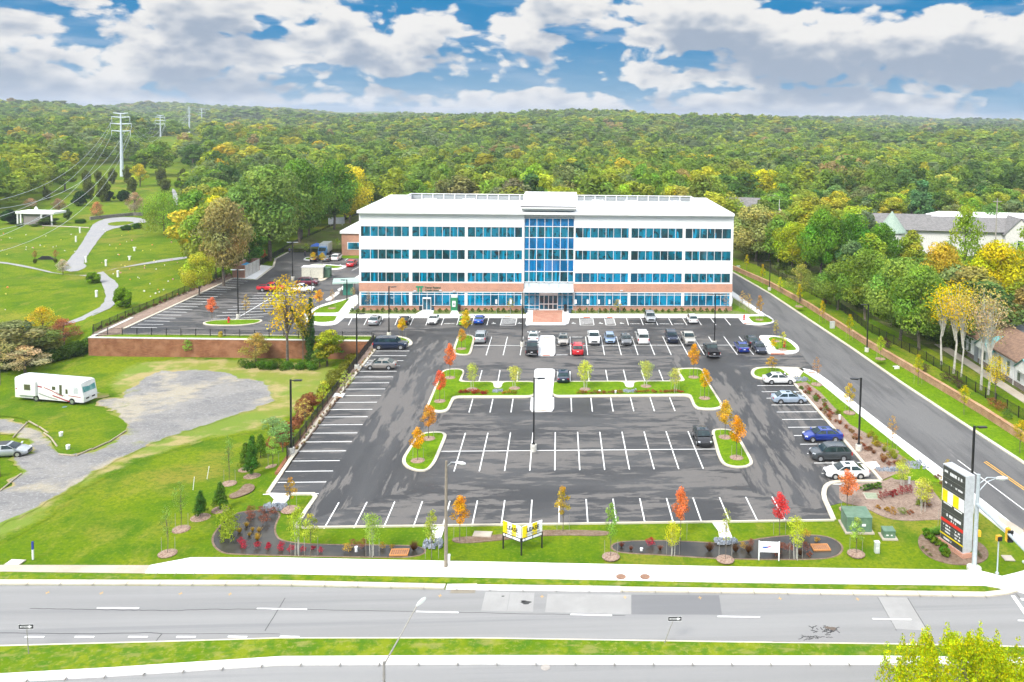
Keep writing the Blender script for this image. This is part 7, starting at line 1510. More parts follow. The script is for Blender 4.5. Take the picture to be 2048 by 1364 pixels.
scatter_shrubs([(1600, 775), (1640, 800), (1672, 832)], 22, ['tuft', 'loose'], (.9, 1.4), (.6, 1.0), [RD, (.30, .08, .03), GN], 'red and bronze shrub at the top of the right shrub bed', 'red shrubs at the top of the right bed', .1, .7)
scatter_shrubs([(1650, 822), (1700, 868), (1745, 905), (1790, 935)], 30, ['tuft', 'grassy'], (.8, 1.2), (.6, .9), [BR, (.38, .22, .10), (.25, .12, .06)], 'bronze shrub along the lower right shrub bed', 'bronze shrubs of the right bed', .1, .6)
scatter_shrubs([(1735, 870), (1770, 900), (1805, 930)], 16, ['loose', 'grassy', 'tuft'], (1.0, 1.4), (.9, 1.3), [(.38, .38, .04), (.30, .32, .04)], 'yellow green shrub along the outer edge of the right bed', 'yellow shrubs of the right bed', .1, .5)
scatter_shrubs([(1725, 980), (1760, 975)], 5, ['ball'], (1.0, 1.3), (.7, .9), [(.10, .2, .03)], 'green rounded shrub at the top of the corner bed', 'green shrubs of the corner bed')
scatter_shrubs([(1755, 1000), (1795, 990), (1825, 985)], 7, ['loose', 'tuft'], (.9, 1.2), (1.0, 1.4), [(.30, .05, .05)], 'crimson shrub in the middle of the corner bed', 'crimson shrubs of the corner bed')
scatter_shrubs([(1740, 1010), (1790, 1030), (1860, 1005), (1880, 960)], 14, ['loose', 'tuft'], (.9, 1.3), (.6, 1.0), [(.40, .22, .04), (.3, .14, .08), (.22, .26, .05)], 'straggly shrub in the corner bed', 'straggly shrubs of the corner bed', .06, .8)
scatter_shrubs([(1850, 1068), (1862, 1082), (1875, 1092)], 4, ['ball2'], (1.1, 1.3), (.9, 1.1), [(.12, .26, .02)], 'clipped green shrub left of the pylon sign foot', 'clipped shrubs round the pylon sign'); scatter_shrubs([(1885, 1098), (1893, 1114)], 3, ['ball2'], (1.1, 1.3), (.9, 1.1), [(.12, .26, .02)], 'clipped green shrub before the pylon sign foot', 'clipped shrubs round the pylon sign')
scatter_shrubs([(1930, 1095), (1940, 1112), (1927, 1085)], 3, ['ball2'], (1.0, 1.2), (.9, 1.0), [(.10, .22, .02)], 'clipped green shrub right of the pylon sign foot', 'clipped shrubs round the pylon sign'); scatter_shrubs([(1860, 1070), (1890, 1066)], 5, ['grassy'], (1.4, 1.8), (.9, 1.2), [(.2, .32, .05)], 'green grass clump behind the pylon sign', 'grass clumps behind the pylon sign')
scatter_shrubs([(1842, 1092), (1866, 1116)], 3, ['tuft'], (.6, .8), (.3, .4), [(.2, .24, .08)], 'low pale plant at the edge of the sign bed', 'low plants of the sign bed'); scatter_shrubs([(1955, 1105), (1962, 1115)], 3, ['tuft'], (.6, .8), (.3, .4), [(.24, .22, .1)], 'low pale plant at the right edge of the sign bed', 'low plants of the sign bed')
scatter_shrubs([(918, 785), (975, 788)], 15, ['tuft', 'loose'], (.8, 1.1), (.5, .8), [(.45, .05, .04), (.38, .10, .04)], 'red shrub at the left of the left planted strip', 'red shrubs of the left planted strip', .16, .25); scatter_shrubs([(1005, 787), (1035, 787)], 6, ['tuft', 'loose'], (.7, 1.0), (.5, .8), [(.48, .26, .03), (.3, .28, .03)], 'yellow shrub at the right of the left planted strip', 'yellow shrubs of the left planted strip', .16, .2)
scatter_shrubs([(1150, 786), (1246, 786)], 18, ['tuft', 'loose'], (.7, 1.0), (.4, .7), [(.36, .14, .04), (.3, .20, .05), (.24, .12, .05)], 'bronze shrub in the left half of the right planted strip', 'bronze shrubs of the right planted strip', .16, .25); scatter_shrubs([(1270, 784), (1365, 784)], 16, ['tuft', 'loose'], (.7, 1.0), (.4, .7), [(.42, .10, .05), (.34, .2, .04)], 'rusty shrub in the right half of the right planted strip', 'rusty shrubs of the right planted strip', .16, .2)
# pond plants
for (u, v, c, k, w_) in [(481, 1086, 0, 'loose', .55), (486, 1091, 0, 'loose', .55), (487, 1098, 0, 'loose', .5), (515, 1095, 0, 'loose', .55), (537, 1092, 0, 'tuft', .5), (536, 1099, 0, 'loose', .5), (562, 1095, 0, 'loose', .55), (561, 1102, 0, 'loose', .6), (582, 1103, 0, 'loose', .6), (606, 1104, 0, 'loose', .55), (625, 1099, 0, 'tuft', .5), (641, 1105, 0, 'loose', .5), (500, 1030, 3, 'loose', .9), (523, 1028, 3, 'loose', .8), (546, 1030, 3, 'loose', .8), (530, 1046, 3, 'loose', .9), (502, 1040, 3, 'loose', .7),
                         (493, 1053, 1, 'grassy', .6), (505, 1062, 1, 'grassy', .5), (515, 1080, 1, 'grassy', .7), (518, 1064, 1, 'grassy', .6), (479, 1065, 1, 'grassy', .7), (514, 1073, 1, 'grassy', .5), (499, 1072, 1, 'grassy', .5), (448, 1078, 2, 'loose', .8), (694, 1104, 1, 'loose', .8), (706, 1093, 3, 'loose', .7), (726, 1097, 3, 'loose', .9), (765, 1097, 1, 'loose', .6), (783, 1096, 1, 'tuft', .5), (828, 1100, 4, 'grassy', 1.1), (1301, 1092, 0, 'loose', .8), (1243, 1094, 3, 'grassy', .6), (1262, 1100, 3, 'grassy', .5), (1320, 1100, 3, 'grassy', .6), (1419, 1102, 4, 'grassy', 1.1), (1471, 1103, 4, 'grassy', .9), (1486, 1097, 1, 'loose', .6), (1502, 1090, 3, 'loose', .6), (1497, 1105, 4, 'grassy', 1.0), (1566, 1100, 3, 'loose', .7), (1552, 1112, 3, 'loose', .8), (1580, 1102, 3, 'loose', .7), (1612, 1075, 1, 'loose', .8), (1633, 1083, 1, 'tuft', .6), (1610, 1101, 3, 'loose', .8), (1620, 1112, 3, 'tuft', .6), (1560, 1095, 4, 'grassy', .7), (1600, 1110, 4, 'grassy', .8)]:
    p = P(u, v, .02); cc = [(.50, .03, .06), (.52, .34, .05), (.28, .36, .03), (.28, .10, .06), (.16, .08, .04)][c]; nmz = ['crimson', 'ochre', 'yellow green', 'rusty', 'dark wiry'][c]; side = 'left' if u < 900 else 'right'
    shrub(k, (p.x, p.y, .02), w_*1.1, w_*.9, cc, f'{nmz} water plant in the {side} pond', f'{nmz} plants of the {side} pond', 'water_plant', 'water plant')
for u, v, w_, hh in ((452, 1048, 1.9, 2.0), (455, 1090, 1.6, 3.4), (462, 1072, 1.6, 2.6)):
    p = P(u, v, .02); shrub('loose', (p.x, p.y, .02), w_, hh*.8, (.28, .36, .03), 'tall yellow green shrub at the left end of the left pond', 'tall shrubs of the left pond', 'pond_shrub', 'shrub')
# drain stones
stonem = mat('grey_stone', (.28, .25, .23), .9); rockm = mat('river_rock', (.30, .33, .37), .8, col2=(.14, .16, .19), nscale=3)
for (u0, v0, w_, d_, lb) in ((549, 1015, 1.9, 1.2, 'pile of grey stones below the lower left flume'), (867, 1088, 1.5, 1.4, 'pile of grey stones below the left central flume'), (1452, 1083, 1.8, .9, 'pile of grey stones below the right central flume'), (995, 783, 1.2, 1.0, 'pile of grey stones in the left planted strip'), (1260, 783, 1.5, 1.0, 'pile of grey stones in the right planted strip'), (1601, 759, 1.9, 1.6, 'pile of grey stones at the top of the right bed'), (1825, 930, 2.4, 1.9, 'spread of grey stones beside the side pavement'), (1778, 940, 2.2, .8, 'pile of grey stones beside the last right stall')):
    p = P(u0, v0, .08); mb = MB()
    for k in range(85):
        x, y = rnd.uniform(-w_, w_)*.6, rnd.uniform(-d_, d_)*.6; s = rnd.uniform(.07, .16); z_ = rnd.uniform(.06, .16); o_ = len(mb.v); pts = [(x+math.cos(a)*s*rnd.uniform(.8, 1.2), y+math.sin(a)*s*rnd.uniform(.8, 1.2)) for a in (0, 1.05, 2.1, 3.14, 4.2, 5.2)]
        mb.add([(a, b_, 0) for a, b_ in pts]+[(x+(a-x)*.6, y+(b_-y)*.6, z_+s*.6) for a, b_ in pts], [(6, 7, 8, 9, 10, 11)]+[(i, (i+1) % 6, 6+(i+1) % 6, 6+i) for i in range(6)])
    tag(mb.build('stone_pile', rockm, loc=(p.x, p.y, .1)), lb, 'stones', None, 'stuff')
# hand placed larger trees and bushes: u, v foot, v top, width px, proto, colour, label
def gpt(u, v):
    return G(u, v)
BT = [(318, 352, 281, 72, 'wood1', (.13, .22, .03), 'big dark green tree beside the second steel pole'), (386, 350, 288, 52, 'wood2', (.07, .14, .03), 'dark green tree right of the second steel pole'), (282, 350, 300, 40, 'wood3', (.14, .22, .03), 'mid green tree behind the nearest steel pole'), (130, 382, 322, 56, 'wood0', (.15, .22, .03), 'green tree at the left crest of the cemetery'), (90, 386, 328, 50, 'wood4', (.2, .24, .03), 'yellowish tree at the left crest of the cemetery'), (425, 372, 300, 60, 'wood0', (.22, .27, .02), 'tall yellow green tree at the wood edge by the far path'), (328, 470, 387, 82, 'elm', (.16, .27, .03), 'wide green tree standing alone beside the cemetery road'), (270, 431, 383, 38, 'fine', (.30, .22, .15), 'brownish thin leaved tree behind the cemetery loop'), (194, 438, 402, 27, 'fine', (.40, .20, .10), 'small coral tinted tree left of the cemetery loop'),
      (126, 549, 517, 26, 'fine', (.42, .36, .28), 'small pale bare tree at the cemetery path junction'), (62, 418, 396, 30, 'fine', (.32, .22, .14), 'brown tree behind the pavilion, left one'), (118, 425, 396, 28, 'fine', (.26, .16, .11), 'dark brown tree behind the pavilion, right one'),
      (448, 572, 395, 108, 'hero', (.25, .22, .08), 'big bronze leaved tree at the corner of the rear left lot'), (398, 592, 505, 58, 'hero', (.30, .31, .03), 'bright yellow green tree at the fence corner of the cemetery'), (432, 555, 392, 80, 'hero', (.42, .38, .02), 'yellow crowned tree behind the big bronze one'), (398, 560, 440, 56, 'wood1', (.36, .32, .03), 'yellow tree at the left of the big bronze one'), (500, 540, 452, 58, 'wood2', MG, 'green tree behind the waste enclosure'),
      (540, 522, 330, 150, 'hero', (.14, .21, .05), 'huge rounded grey green tree above the waste enclosure'), (600, 492, 318, 120, 'hero', (.10, .185, .03), 'tall dark green tree left of the yellow one near the roof corner'), (668, 465, 318, 95, 'hero', (.09, .17, .025), 'tall deep green tree nearest the left roof corner'), (700, 452, 330, 84, 'hero', (.42, .38, .03), 'large golden tree just left of the roof corner'), (480, 520, 372, 90, 'hero', (.11, .19, .04), 'green tree between the bronze tree and the huge grey green one'),
      (575, 728, 545, 110, 'open', (.62, .48, .02), 'tall yellow leaved open tree on the left field'), (606, 726, 590, 34, 'open', (.45, .40, .05), 'leaning bare tree behind the yellow open tree'), (655, 732, 655, 66, 'wood3', (.24, .27, .02), 'bushy yellow green tree beside the vine covered trunk'), (690, 712, 672, 46, 'wood2', (.16, .29, .05), 'light green bushy tree at the fence above the left lamp'), (640, 735, 692, 40, 'wood1', (.10, .18, .03), 'dark green bush under the yellow green tree'), (512, 725, 663, 62, 'fine', (.30, .24, .06), 'tangled orange brown bush before the retaining wall'),
      (214, 705, 678, 25, 'young2', (.22, .27, .04), 'small round green tree at the left end of the retaining wall'), (268, 708, 674, 28, 'sparse', (.30, .30, .05), 'small sparse tree before the retaining wall, second from left'), (314, 707, 672, 27, 'young', (.30, .27, .06), 'small bronze tree before the middle of the retaining wall'), (377, 714, 674, 28, 'young2', (.16, .32, .04), 'bright green bush before the retaining wall'), (441, 708, 660, 22, 'young', (.52, .42, .02), 'small yellow tree before the retaining wall'),
      (20, 735, 640, 130, 'wood0', (.17, .19, .08), 'large grey green bush mass at the left edge behind the motorhome'), (75, 720, 652, 110, 'wood1', (.13, .17, .045), 'dark green bush mass left of the cemetery path end'), (86, 690, 610, 76, 'fine', (.42, .33, .03), 'ochre leaved tree rising from the bush mass at left'), (128, 690, 634, 60, 'fine', (.28, .11, .06), 'reddish vine covered leaning tree at the hedge'), (50, 745, 690, 90, 'fine', (.42, .34, .2), 'pale seed headed shrub tree at the left edge'), (0, 770, 668, 60, 'sparse', (.36, .3, .12), 'pale trunked tree cut by the left edge'),
      (690, 790, 738, 40, 'sparse', (.30, .36, .06), 'thin yellow green saplings outside the fence near the upper left lamp'), (648, 830, 757, 36, 'young', (.34, .38, .04), 'yellow green sapling outside the fence, upper one'), (610, 862, 790, 40, 'sparse', (.40, .32, .08), 'pale birch saplings outside the fence beside the near lamp'), (566, 905, 842, 52, 'young2', (.14, .28, .08), 'blue green bushy tree outside the lower fence end'), (545, 880, 830, 52, 'young2', (.15, .26, .10), 'grey green bushy tree left of the lower fence end'),
      (1883, 729, 560, 100, 'tall', (.70, .55, .01), 'tall pale trunked tree with yellow top, leftmost of the group'), (1907, 747, 548, 110, 'tall', (.70, .52, .01), 'tall pale trunked tree with yellow top, second of the group'), (1922, 754, 575, 80, 'tall', (.66, .50, .02), 'slim pale trunked tree, third of the group'), (1962, 780, 556, 120, 'tall', (.52, .42, .12), 'tallest pale trunked tree before the low office'), (1976, 790, 580, 110, 'tall', (.46, .36, .2), 'pale bare tree with pinkish top before the low office'), (1990, 800, 700, 50, 'open', (.66, .56, .03), 'thin yellow sapling before the low office'),
      (1838, 700, 520, 128, 'hero', (.15, .24, .035), 'large green tree left of the tall pale trunks'), (1800, 680, 505, 130, 'hero', (.15, .22, .04), 'broad olive tree above the right fence'), (1990, 640, 470, 120, 'hero', (.38, .33, .01), 'round golden green tree before the church gable'), (1880, 640, 474, 90, 'hero', (.36, .27, .03), 'orange crowned green tree before the church'), (1925, 610, 385, 100, 'fine', (.20, .29, .03), 'tall open green tree before the long church roof'), (1820, 560, 452, 72, 'wood1', (.22, .28, .03), 'yellow green tree right of the church turret'),
      (1760, 560, 440, 80, 'hero', (.09, .19, .02), 'dense bright green tree left of the church turret'), (1700, 560, 420, 90, 'hero', (.075, .17, .02), 'dense green tree midway between office block and church'), (1640, 560, 412, 80, 'hero', (.10, .20, .02), 'dense green tree right of the flagpole'), (1510, 530, 405, 120, 'hero', (.24, .24, .08), 'broad bronze tree at the right roof corner'), (1585, 545, 440, 80, 'hero', (.26, .31, .02), 'yellow green tree below the flagpole'), (1600, 600, 520, 60, 'fine', (.22, .24, .05), 'pale bushy tree by the far fence'), (1675, 620, 520, 90, 'hero', (.12, .18, .03), 'dark olive tree above the brick wall middle'), (1730, 640, 490, 110, 'hero', (.14, .21, .03), 'mixed green tree above the brick wall middle'), (2045, 700, 560, 90, 'wood2', (.20, .16, .05), 'bronze tree at the right edge behind the low office'),
      (1840, 470, 350, 70, 'pine', (.085, .17, .07), 'blue green pine rising behind the church turret'), (1525, 420, 332, 68, 'wood4', (.42, .40, .015), 'bright golden tree above the right roof corner'), (1890, 420, 340, 58, 'wood3', (.32, .34, .06), 'yellow green round tree behind the church at right'), (1800, 400, 348, 54, 'wood1', (.40, .36, .02), 'golden tree behind the blue green pine')]
for (u, v, vt, wpx, key, col, lb) in BT:
    if u > 1590: p = P(u, v, 1.0)
    else: p = G(u, v)
    k = p.y/1677*1.0; hh = (v-vt)*k; ww = wpx*k
    m_ = None
    t = plant(key, (p.x, p.y, p.z), hh, ww*1.05, col, lb, group=None, name='tree')
    if 0:
        for c in t.children:
            if c.name.startswith('trunk'): c.data = c.data.copy(); c.data.materials[0] = palebark
# vine covered Y trunk
p = G(622, 724); k = p.y/1677; r = empty('vine_covered_tree', (p.x, p.y, p.z), 0, 'dark vine covered forked trunk on the left field', 'tree')
MB().path([(0, 0, 0), (0, 0, 60*k), (0, 0, 132*k)], [.35, .25, .12], 8).path([(0, 0, 38*k), (-20*k, 0, 75*k), (-42*k, 0, 118*k)], [.25, .2, .1], 8).build('trunk', darkbark, r)
rr_ = np.random.default_rng(9); lob = np.array([(rr_.normal()*.15, rr_.normal()*.15, z_*k, .85-z_/260) for z_ in range(6, 132, 6)]+[(-(z_-38)*.53*k, rr_.normal()*.15, z_*k, .75-z_/260) for z_ in range(40, 112, 6)])
V_, kk_ = leaf_arrays(lob, 5200, .14, rr_); add_obj('foliage', mesh_from(V_, 'foliage', leafm), r, (.06, .14, .03))
MB().path([(0, 0, 130*k), (3*k, 0, 160*k), (0, 0, 185*k)], [.08, .05, .02], 5).path([(0, 0, 130*k), (-8*k, 0, 160*k)], [.06, .02], 5).path([(0, 0, 130*k), (12*k, 0, 165*k)], [.06, .02], 5).build('bare_twigs', barkm, r)
# hedge along the cemetery edge
hp_ = [G(u, v) for u, v in ((-60, 755), (0, 742), (60, 732), (110, 722), (150, 712), (180, 700))]; lob = []
for i in range(len(hp_)-1):
    for k in range(7):
        q = hp_[i].lerp(hp_[i+1], k/7); lob.append((q.x+rnd.uniform(-.4, .4), q.y+rnd.uniform(-.4, .4), q.z+rnd.uniform(.5, 1.5), rnd.uniform(.9, 1.4)))
V_, kk_ = leaf_arrays(np.array(lob), 16000, .17, rr_); o = add_obj('hedge', mesh_from(V_, 'hedge', leafm, rr_.uniform(.7, 1.3, (len(lob), 1))[kk_]*np.ones((1, 3))), None, (.075, .14, .025)); tag(o, 'dense dark hedge between cemetery and left field', 'hedge')
for (u0, v0, u1, v1, hh, c, n, lb) in ((505, 735, 640, 738, .9, (.08, .19, .02), 26, 'low green thicket under the yellow trees on the left field'), (735, 700, 640, 790, .8, (.18, .2, .03), 26, 'weedy thicket outside the upper left fence'), (640, 795, 560, 900, .7, (.24, .10, .05), 34, 'reddish brambles outside the lower left fence')):
    a0, a1 = G(u0, v0), G(u1, v1); lob = []
    for k in range(n):
        q = a0.lerp(a1, k/n); lob.append((q.x+rnd.uniform(-1.6, .3), q.y+rnd.uniform(-1, 1), gz(q.x-1, q.y)+rnd.uniform(.2, hh), rnd.uniform(.5, 1.0)))
    V_, kk_ = leaf_arrays(np.array(lob), n*330, .11, rr_); o = add_obj('thicket', mesh_from(V_, 'thicket', leafm, rr_.uniform(.6, 1.4, (len(lob), 1))[kk_]*np.ones((1, 3))), None, c); tag(o, lb, 'undergrowth', None, 'stuff')
# right hand bank undergrowth behind the fence
lob = []; 
for k in range(150):
    t_ = k/150; u, v = 1490+t_*440, 512+t_*205+rnd.uniform(-12, 2); q = P(u, v, 1.0); lob.append((q.x+rnd.uniform(0, 4), q.y+rnd.uniform(-1, 3), 1+rnd.uniform(.2, 1.4), rnd.uniform(.8, 1.7)))
V_, kk_ = leaf_arrays(np.array(lob), 26000, .2, rr_); o = add_obj('undergrowth', mesh_from(V_, 'undergrowth', leafm, rr_.uniform(.6, 1.4, (len(lob), 1))[kk_]*np.ones((1, 3))), None, (.11, .17, .03)); tag(o, 'mixed undergrowth behind the right hand fence', 'undergrowth', None, 'stuff')
# clipped bushes of the cemetery: u, v foot, w px, h px, colour, label
cem = [(184, 566, 34, 24, 0, 'clip', 'low round bright bush at the bend of the cemetery path'), (242, 616, 42, 45, 0, 'clip', 'big round bright bush beside the cemetery path'), (253, 460, 23, 11, 1, 'clip', 'left low bush at the loop'), (274, 457, 20, 12, 1, 'clip', 'right low bush at the loop'), (163, 446, 26, 9, 1, 'clip', 'flat bush by the pavilion path'), (97, 450, 38, 18, 2, 'ball2', 'grey green bush beside the pavilion'), (135, 439, 20, 19, 2, 'egg', 'small bush behind the pavilion path'), (40, 453, 14, 7, 2, 'ball2', 'low bush at the left foot of the pavilion'), (68, 453, 18, 6, 2, 'ball2', 'low bush at the front of the pavilion'),
       (18, 448, 44, 32, 3, 'ball2', 'dark bush left of the pavilion'), (160, 412, 40, 26, 3, 'egg', 'dark wide clipped bush on the slope'), (178, 400, 28, 36, 4, 'egg', 'tall clipped bush above the dark wide one'), (206, 404, 32, 44, 4, 'egg', 'tallest clipped bush on the slope'), (219, 402, 22, 22, 3, 'clip', 'dark round bush below the tallest clipped one'), (247, 402, 26, 24, 3, 'clip', 'dark round bush right of the tallest clipped one'), (264, 386, 26, 28, 4, 'egg', 'clipped bush left of the yellow topped tree'), (225, 368, 22, 28, 4, 'egg', 'clipped bush left of the steel pole foot'), (173, 370, 22, 26, 4, 'egg', 'clipped bush at the left top of the slope'), (196, 364, 18, 20, 4, 'egg', 'small clipped bush at the top of the slope'), (255, 366, 22, 30, 4, 'egg', 'clipped bush right of the steel pole foot'), (94, 400, 20, 20, 4, 'egg', 'lone clipped bush on the left slope'),
       (322, 372, 26, 34, 4, 'egg', 'clipped bush on the right slope, upper'), (331, 386, 26, 26, 4, 'egg', 'clipped bush on the right slope, lower'), (357, 375, 20, 15, 0, 'clip', 'bright round bush by the far path'), (367, 403, 18, 13, 0, 'clip', 'bright round bush beside the far path bend'), (375, 375, 18, 12, 3, 'clip', 'dark bush beside the far bright one'), (365, 369, 26, 28, 4, 'egg', 'tall clipped bush behind the bright round one'), (388, 398, 26, 22, 4, 'egg', 'bronze bush at the wood edge'), (70, 527, 10, 9, 4, 'egg', 'left small shrub beside the dark headstone'), (111, 526, 10, 9, 4, 'egg', 'right small shrub beside the dark headstone')]
cc_ = [(.18, .32, .015), (.07, .17, .015), (.10, .16, .04), (.035, .085, .02), (.13, .16, .03)]
for (u, v, w_, hh, ci, key, lb) in cem:
    p = G(u, v); k = p.y/1677; o = shrub(key, p, w_*k, hh*k/1.1, cc_[ci], lb, None, 'clipped_bush', 'bush')
p = G(280, 373); plant('wood2', p, 46*p.y/1677, 34*p.y/1677, (.42, .38, .03), 'yellow topped small tree on the cemetery slope')
for u, v in ((70, 522), (111, 521)):
    p = G(u, v); k = p.y/1677; plant('young2', p, 22*k, 12*k, (.26, .16, .06), f'small brown topiary tree {"left" if u < 100 else "right"} of the dark headstone')
# graves: flowers and markers
for (u, v, k_, lb) in [(92, 519, 1, 'black low headstone between two small topiary trees')]:
    p = G(u, v); tag(MB().add([(-2.2, -.3, 0), (2.2, -.3, 0), (2.2, .3, 0), (-2.2, .3, 0), (-.9, -.2, .9), (.9, -.2, .9), (.9, .2, .9), (-.9, .2, .9)], [(4, 5, 6, 7), (0, 1, 5, 4), (1, 2, 6, 5), (2, 3, 7, 6), (3, 0, 4, 7)]).build('headstone', blk, loc=p), lb, 'headstone')
for (u, v, cross, lb) in ((152, 484, 0, 'white grave vase left of the climbing road'), (160, 466, 0, 'white bench like marker left of the climbing road'), (212, 532, 0, 'white grave post beside the cemetery road'), (236, 554, 0, 'white grave post above the big round bush'), (259, 520, 1, 'white cross shaped grave marker'), (172, 525, 0, 'small white marker at the path junction'), (193, 594, 0, 'pale statue on a white post near the path bend'), (269, 502, 1, 'white low bench marker in the right cemetery lawn')):
    p = G(u, v); k = p.y/1677; mb = MB().box(-.18, .18, -.18, .18, 0, 8*k)
    if cross: mb.box(-3*k, 3*k, -.15, .15, 6*k, 8*k)
    else: mb.lathe([(.25, 0), (.3, .5), (.1, .6)], 8, (0, 0, 8*k))
    tag(mb.build('grave_marker', wsg, loc=p), lb, 'grave marker')
fc = [mat('flower_white', (.75, .74, .7), .8), mat('flower_pink', (.6, .25, .3), .8), mat('flower_orange', (.7, .25, .06), .8), mat('flower_yellow', (.7, .6, .1), .8)]
rg = random.Random(12)
for i in range(70):
    while True:
        u, v = rg.uniform(0, 380), rg.uniform(456, 650)
        if (u < 150 and v < 515) or (205 < u and v < 512 and u < 370) or (u > 195 and 525 < v < 560) or (u > 250 and v < 600) or (u < 30 and v > 540): break
    p = G(u, v); s = rg.uniform(.1, .22); mi = rg.choice([0, 0, 0, 1, 2, 3]); tag(MB().lathe([(s*.5, 0), (s, s*.8), (s*.6, s*1.6), (.02, s*1.9)], 7).build('grave_flowers', fc[mi], loc=p), f'{["white", "pink", "orange", "yellow"][mi]} grave flowers on the cemetery lawn', 'flowers', f'{["white", "pink", "orange", "yellow"][mi]} flowers on the graves')
# purple shrubs on the raised lawn
for (u, v) in [(1891, 763), (1908, 770), (1919, 778), (1850, 745), (1770, 690), (1776, 697), (1650, 607), (1655, 612), (1985, 815), (2000, 822), (2015, 838)]:
    p = P(u, v, 1.0); c = (.09, .05, .05) if u < 1970 else rg.choice([(.3, .12, .05), (.1, .17, .04)]); shrub('loose', (p.x, p.y, 1.0), 1.5, 1.2, c, 'dark purple shrub on the raised lawn before the fence' if u < 1970 else 'bronze or green shrub near the right edge of the raised lawn', 'purple shrubs on the raised lawn' if u < 1970 else 'bronze and green shrubs on the raised lawn')
# foreground tree on the median
p = Vector((25.4, 47.0, 0)); r_ = np.random.default_rng(77); lob = []
for k in range(46):
    a = k*2.399; rr = 5.0*math.sqrt((k+.5)/46); lob.append((math.cos(a)*rr, math.sin(a)*rr, 6.6-rr*.55+r_.uniform(-.5, .7), r_.uniform(.55, .95)))
    zt0 = r_.uniform(.5, 1.5)
    for q_ in range(4): lob.append((math.cos(a)*rr*1.04, math.sin(a)*rr*1.04, 6.9-rr*.5+zt0*q_/3*1.2, .42-.09*q_))
lob += [(r_.uniform(-2.5, 2.5), r_.uniform(-2.5, 2.5), r_.uniform(3, 5.5), 1.3) for _ in range(14)]; lob = np.array(lob)
V_, kk_ = leaf_arrays(lob, 60000, .078, r_, flat=1.15, inner=.35); tn = r_.uniform(.8, 1.2, (len(lob), 1))[kk_]*np.ones((1, 3)); tn = tn*np.where(r_.random((len(tn), 1)) < .3, np.array([[1.5, 1.05, .6]]), 1)
t = empty('roadside_tree', p, 0, 'bright yellow green tree filling the lower right corner', 'tree'); add_obj('crown', mesh_from(V_, 'crown', leafm, tn), t, (.38, .50, .012))
tr = trunk_mesh(6.2, .16, lob[:40], 0, 3, barkm, 14); tr.parent = t

# ------------------------------------------------------------------ woods
def u_of(x, y): return proj(x, y, 0)
open_px = [[(-400, 1500), (-400, 455), (-60, 440), (0, 425), (60, 400), (120, 376), (160, 358), (215, 350), (290, 350), (340, 352), (400, 348), (425, 356), (424, 372), (400, 395), (396, 425), (386, 455), (384, 505), (376, 585), (300, 640), (-100, 900), (300, 1500)],
           [(376, 586), (455, 552), (520, 532), (600, 486), (716, 433), (730, 420), (1000, 470), (1200, 700), (600, 1400), (200, 1200)]]
cor = [(-80, 86), (-226, 451), (-366, 800), (-465, 1110), (-640, 1700), (-700, 1950)]
def corridor(x, y):
    for i in range(len(cor)-1):
        if cor[i][1] <= y <= cor[i+1][1]:
            t_ = (y-cor[i][1])/(cor[i+1][1]-cor[i][1]); return abs(x-(cor[i][0]+(cor[i+1][0]-cor[i][0])*t_)) < 24
    return False
def wood_ok(x, y):
    if abs(y-P(1781, 500).y) < 30 and 75 < x < 170 and y > P(1781, 500).y-4: return False
    u, v = u_of(x, y)
    for q in open_px:
        if inpoly(u, v, q): return False
    if 500 > y > 310 and corridor(x, y): return False
    if y < 310 and -77 < x: 
        if x < 46 and y < 235: return False
        if x < 38 and y < 240: return False
        if x < 40 and -74 < x < -36 and y < 330: return False
    if y < 230 and x > 40:
        xx = np.interp(y, [60, 96, 106, 118, 128, 139, 158, 190, 212, 260], [62, 66, 66, 64.5, 63, 61.5, 59.5, 56, 52, 46])
        if x < xx+3: return False
        if y < 128: return False
    if y < 175 and x < 0: return False
    return True
PAL = [(.14, .22, .035), (.18, .26, .035), (.115, .19, .035), (.065, .12, .03), (.24, .29, .03), (.31, .30, .03), (.15, .20, .07), (.42, .33, .03), (.13, .18, .075), (.27, .21, .09), (.19, .22, .05), (.085, .16, .045)]
PW_ = [.17, .17, .15, .09, .12, .07, .07, .025, .05, .02, .05, .015]
NMC = ['leaf green', 'fresh green', 'mid green', 'dark green', 'yellow green', 'golden green', 'grey green', 'golden', 'dull green', 'bronze', 'olive', 'deep green']
rw = np.random.default_rng(3)
cand = []
def hides_pole(x, y):       # the cleared strip below the power line
    if not 430 < y < 1215: return False
    u, v = proj(x, y, gz(x, y)+17)
    return (284 < u < 360 and y < 828 and v < 281) or (355 < u < 405 and v < 263)
def grid(y0, y1, s, jit=.42):
    y = y0
    while y < y1:
        xm0, xm1 = -.78*y-20, .62*y+25
        for x in np.arange(xm0, xm1, s):
            xx, yy = x+rw.uniform(-jit, jit)*s, y+rw.uniform(-jit, jit)*s
            cand.append((xx, yy, s))
        y += s
grid(128, 420, 10.6); grid(420, 800, 14); grid(800, 1500, 17); grid(1500, 2900, 23)
near, far = [], []
for (x, y, s) in cand:
    if (y > 520 or wood_ok(x, y)) and not hides_pole(x, y): (near if y < 420 else far).append((x, y, s))
def visible_score(t):
    x, y, s = t; u, v = proj(x, y, gz(x, y)+15); return (0 if -40 < u < 2090 else 1, y)
near.sort(key=visible_score); ind = near[:300-0]; rest = near[300:]
ind = ind[:232]; rest = near[232:]
print('woods', len(ind), len(rest), len(far))
def area_name(x, y):
    u = proj(x, y, 10)[0]
    return 'at the far left' if u < 380 else 'left of the office block' if u < 720 else 'behind the left roof' if u < 1050 else 'behind the right roof' if u < 1470 else 'right of the office block' if u < 1760 else 'at the far right'
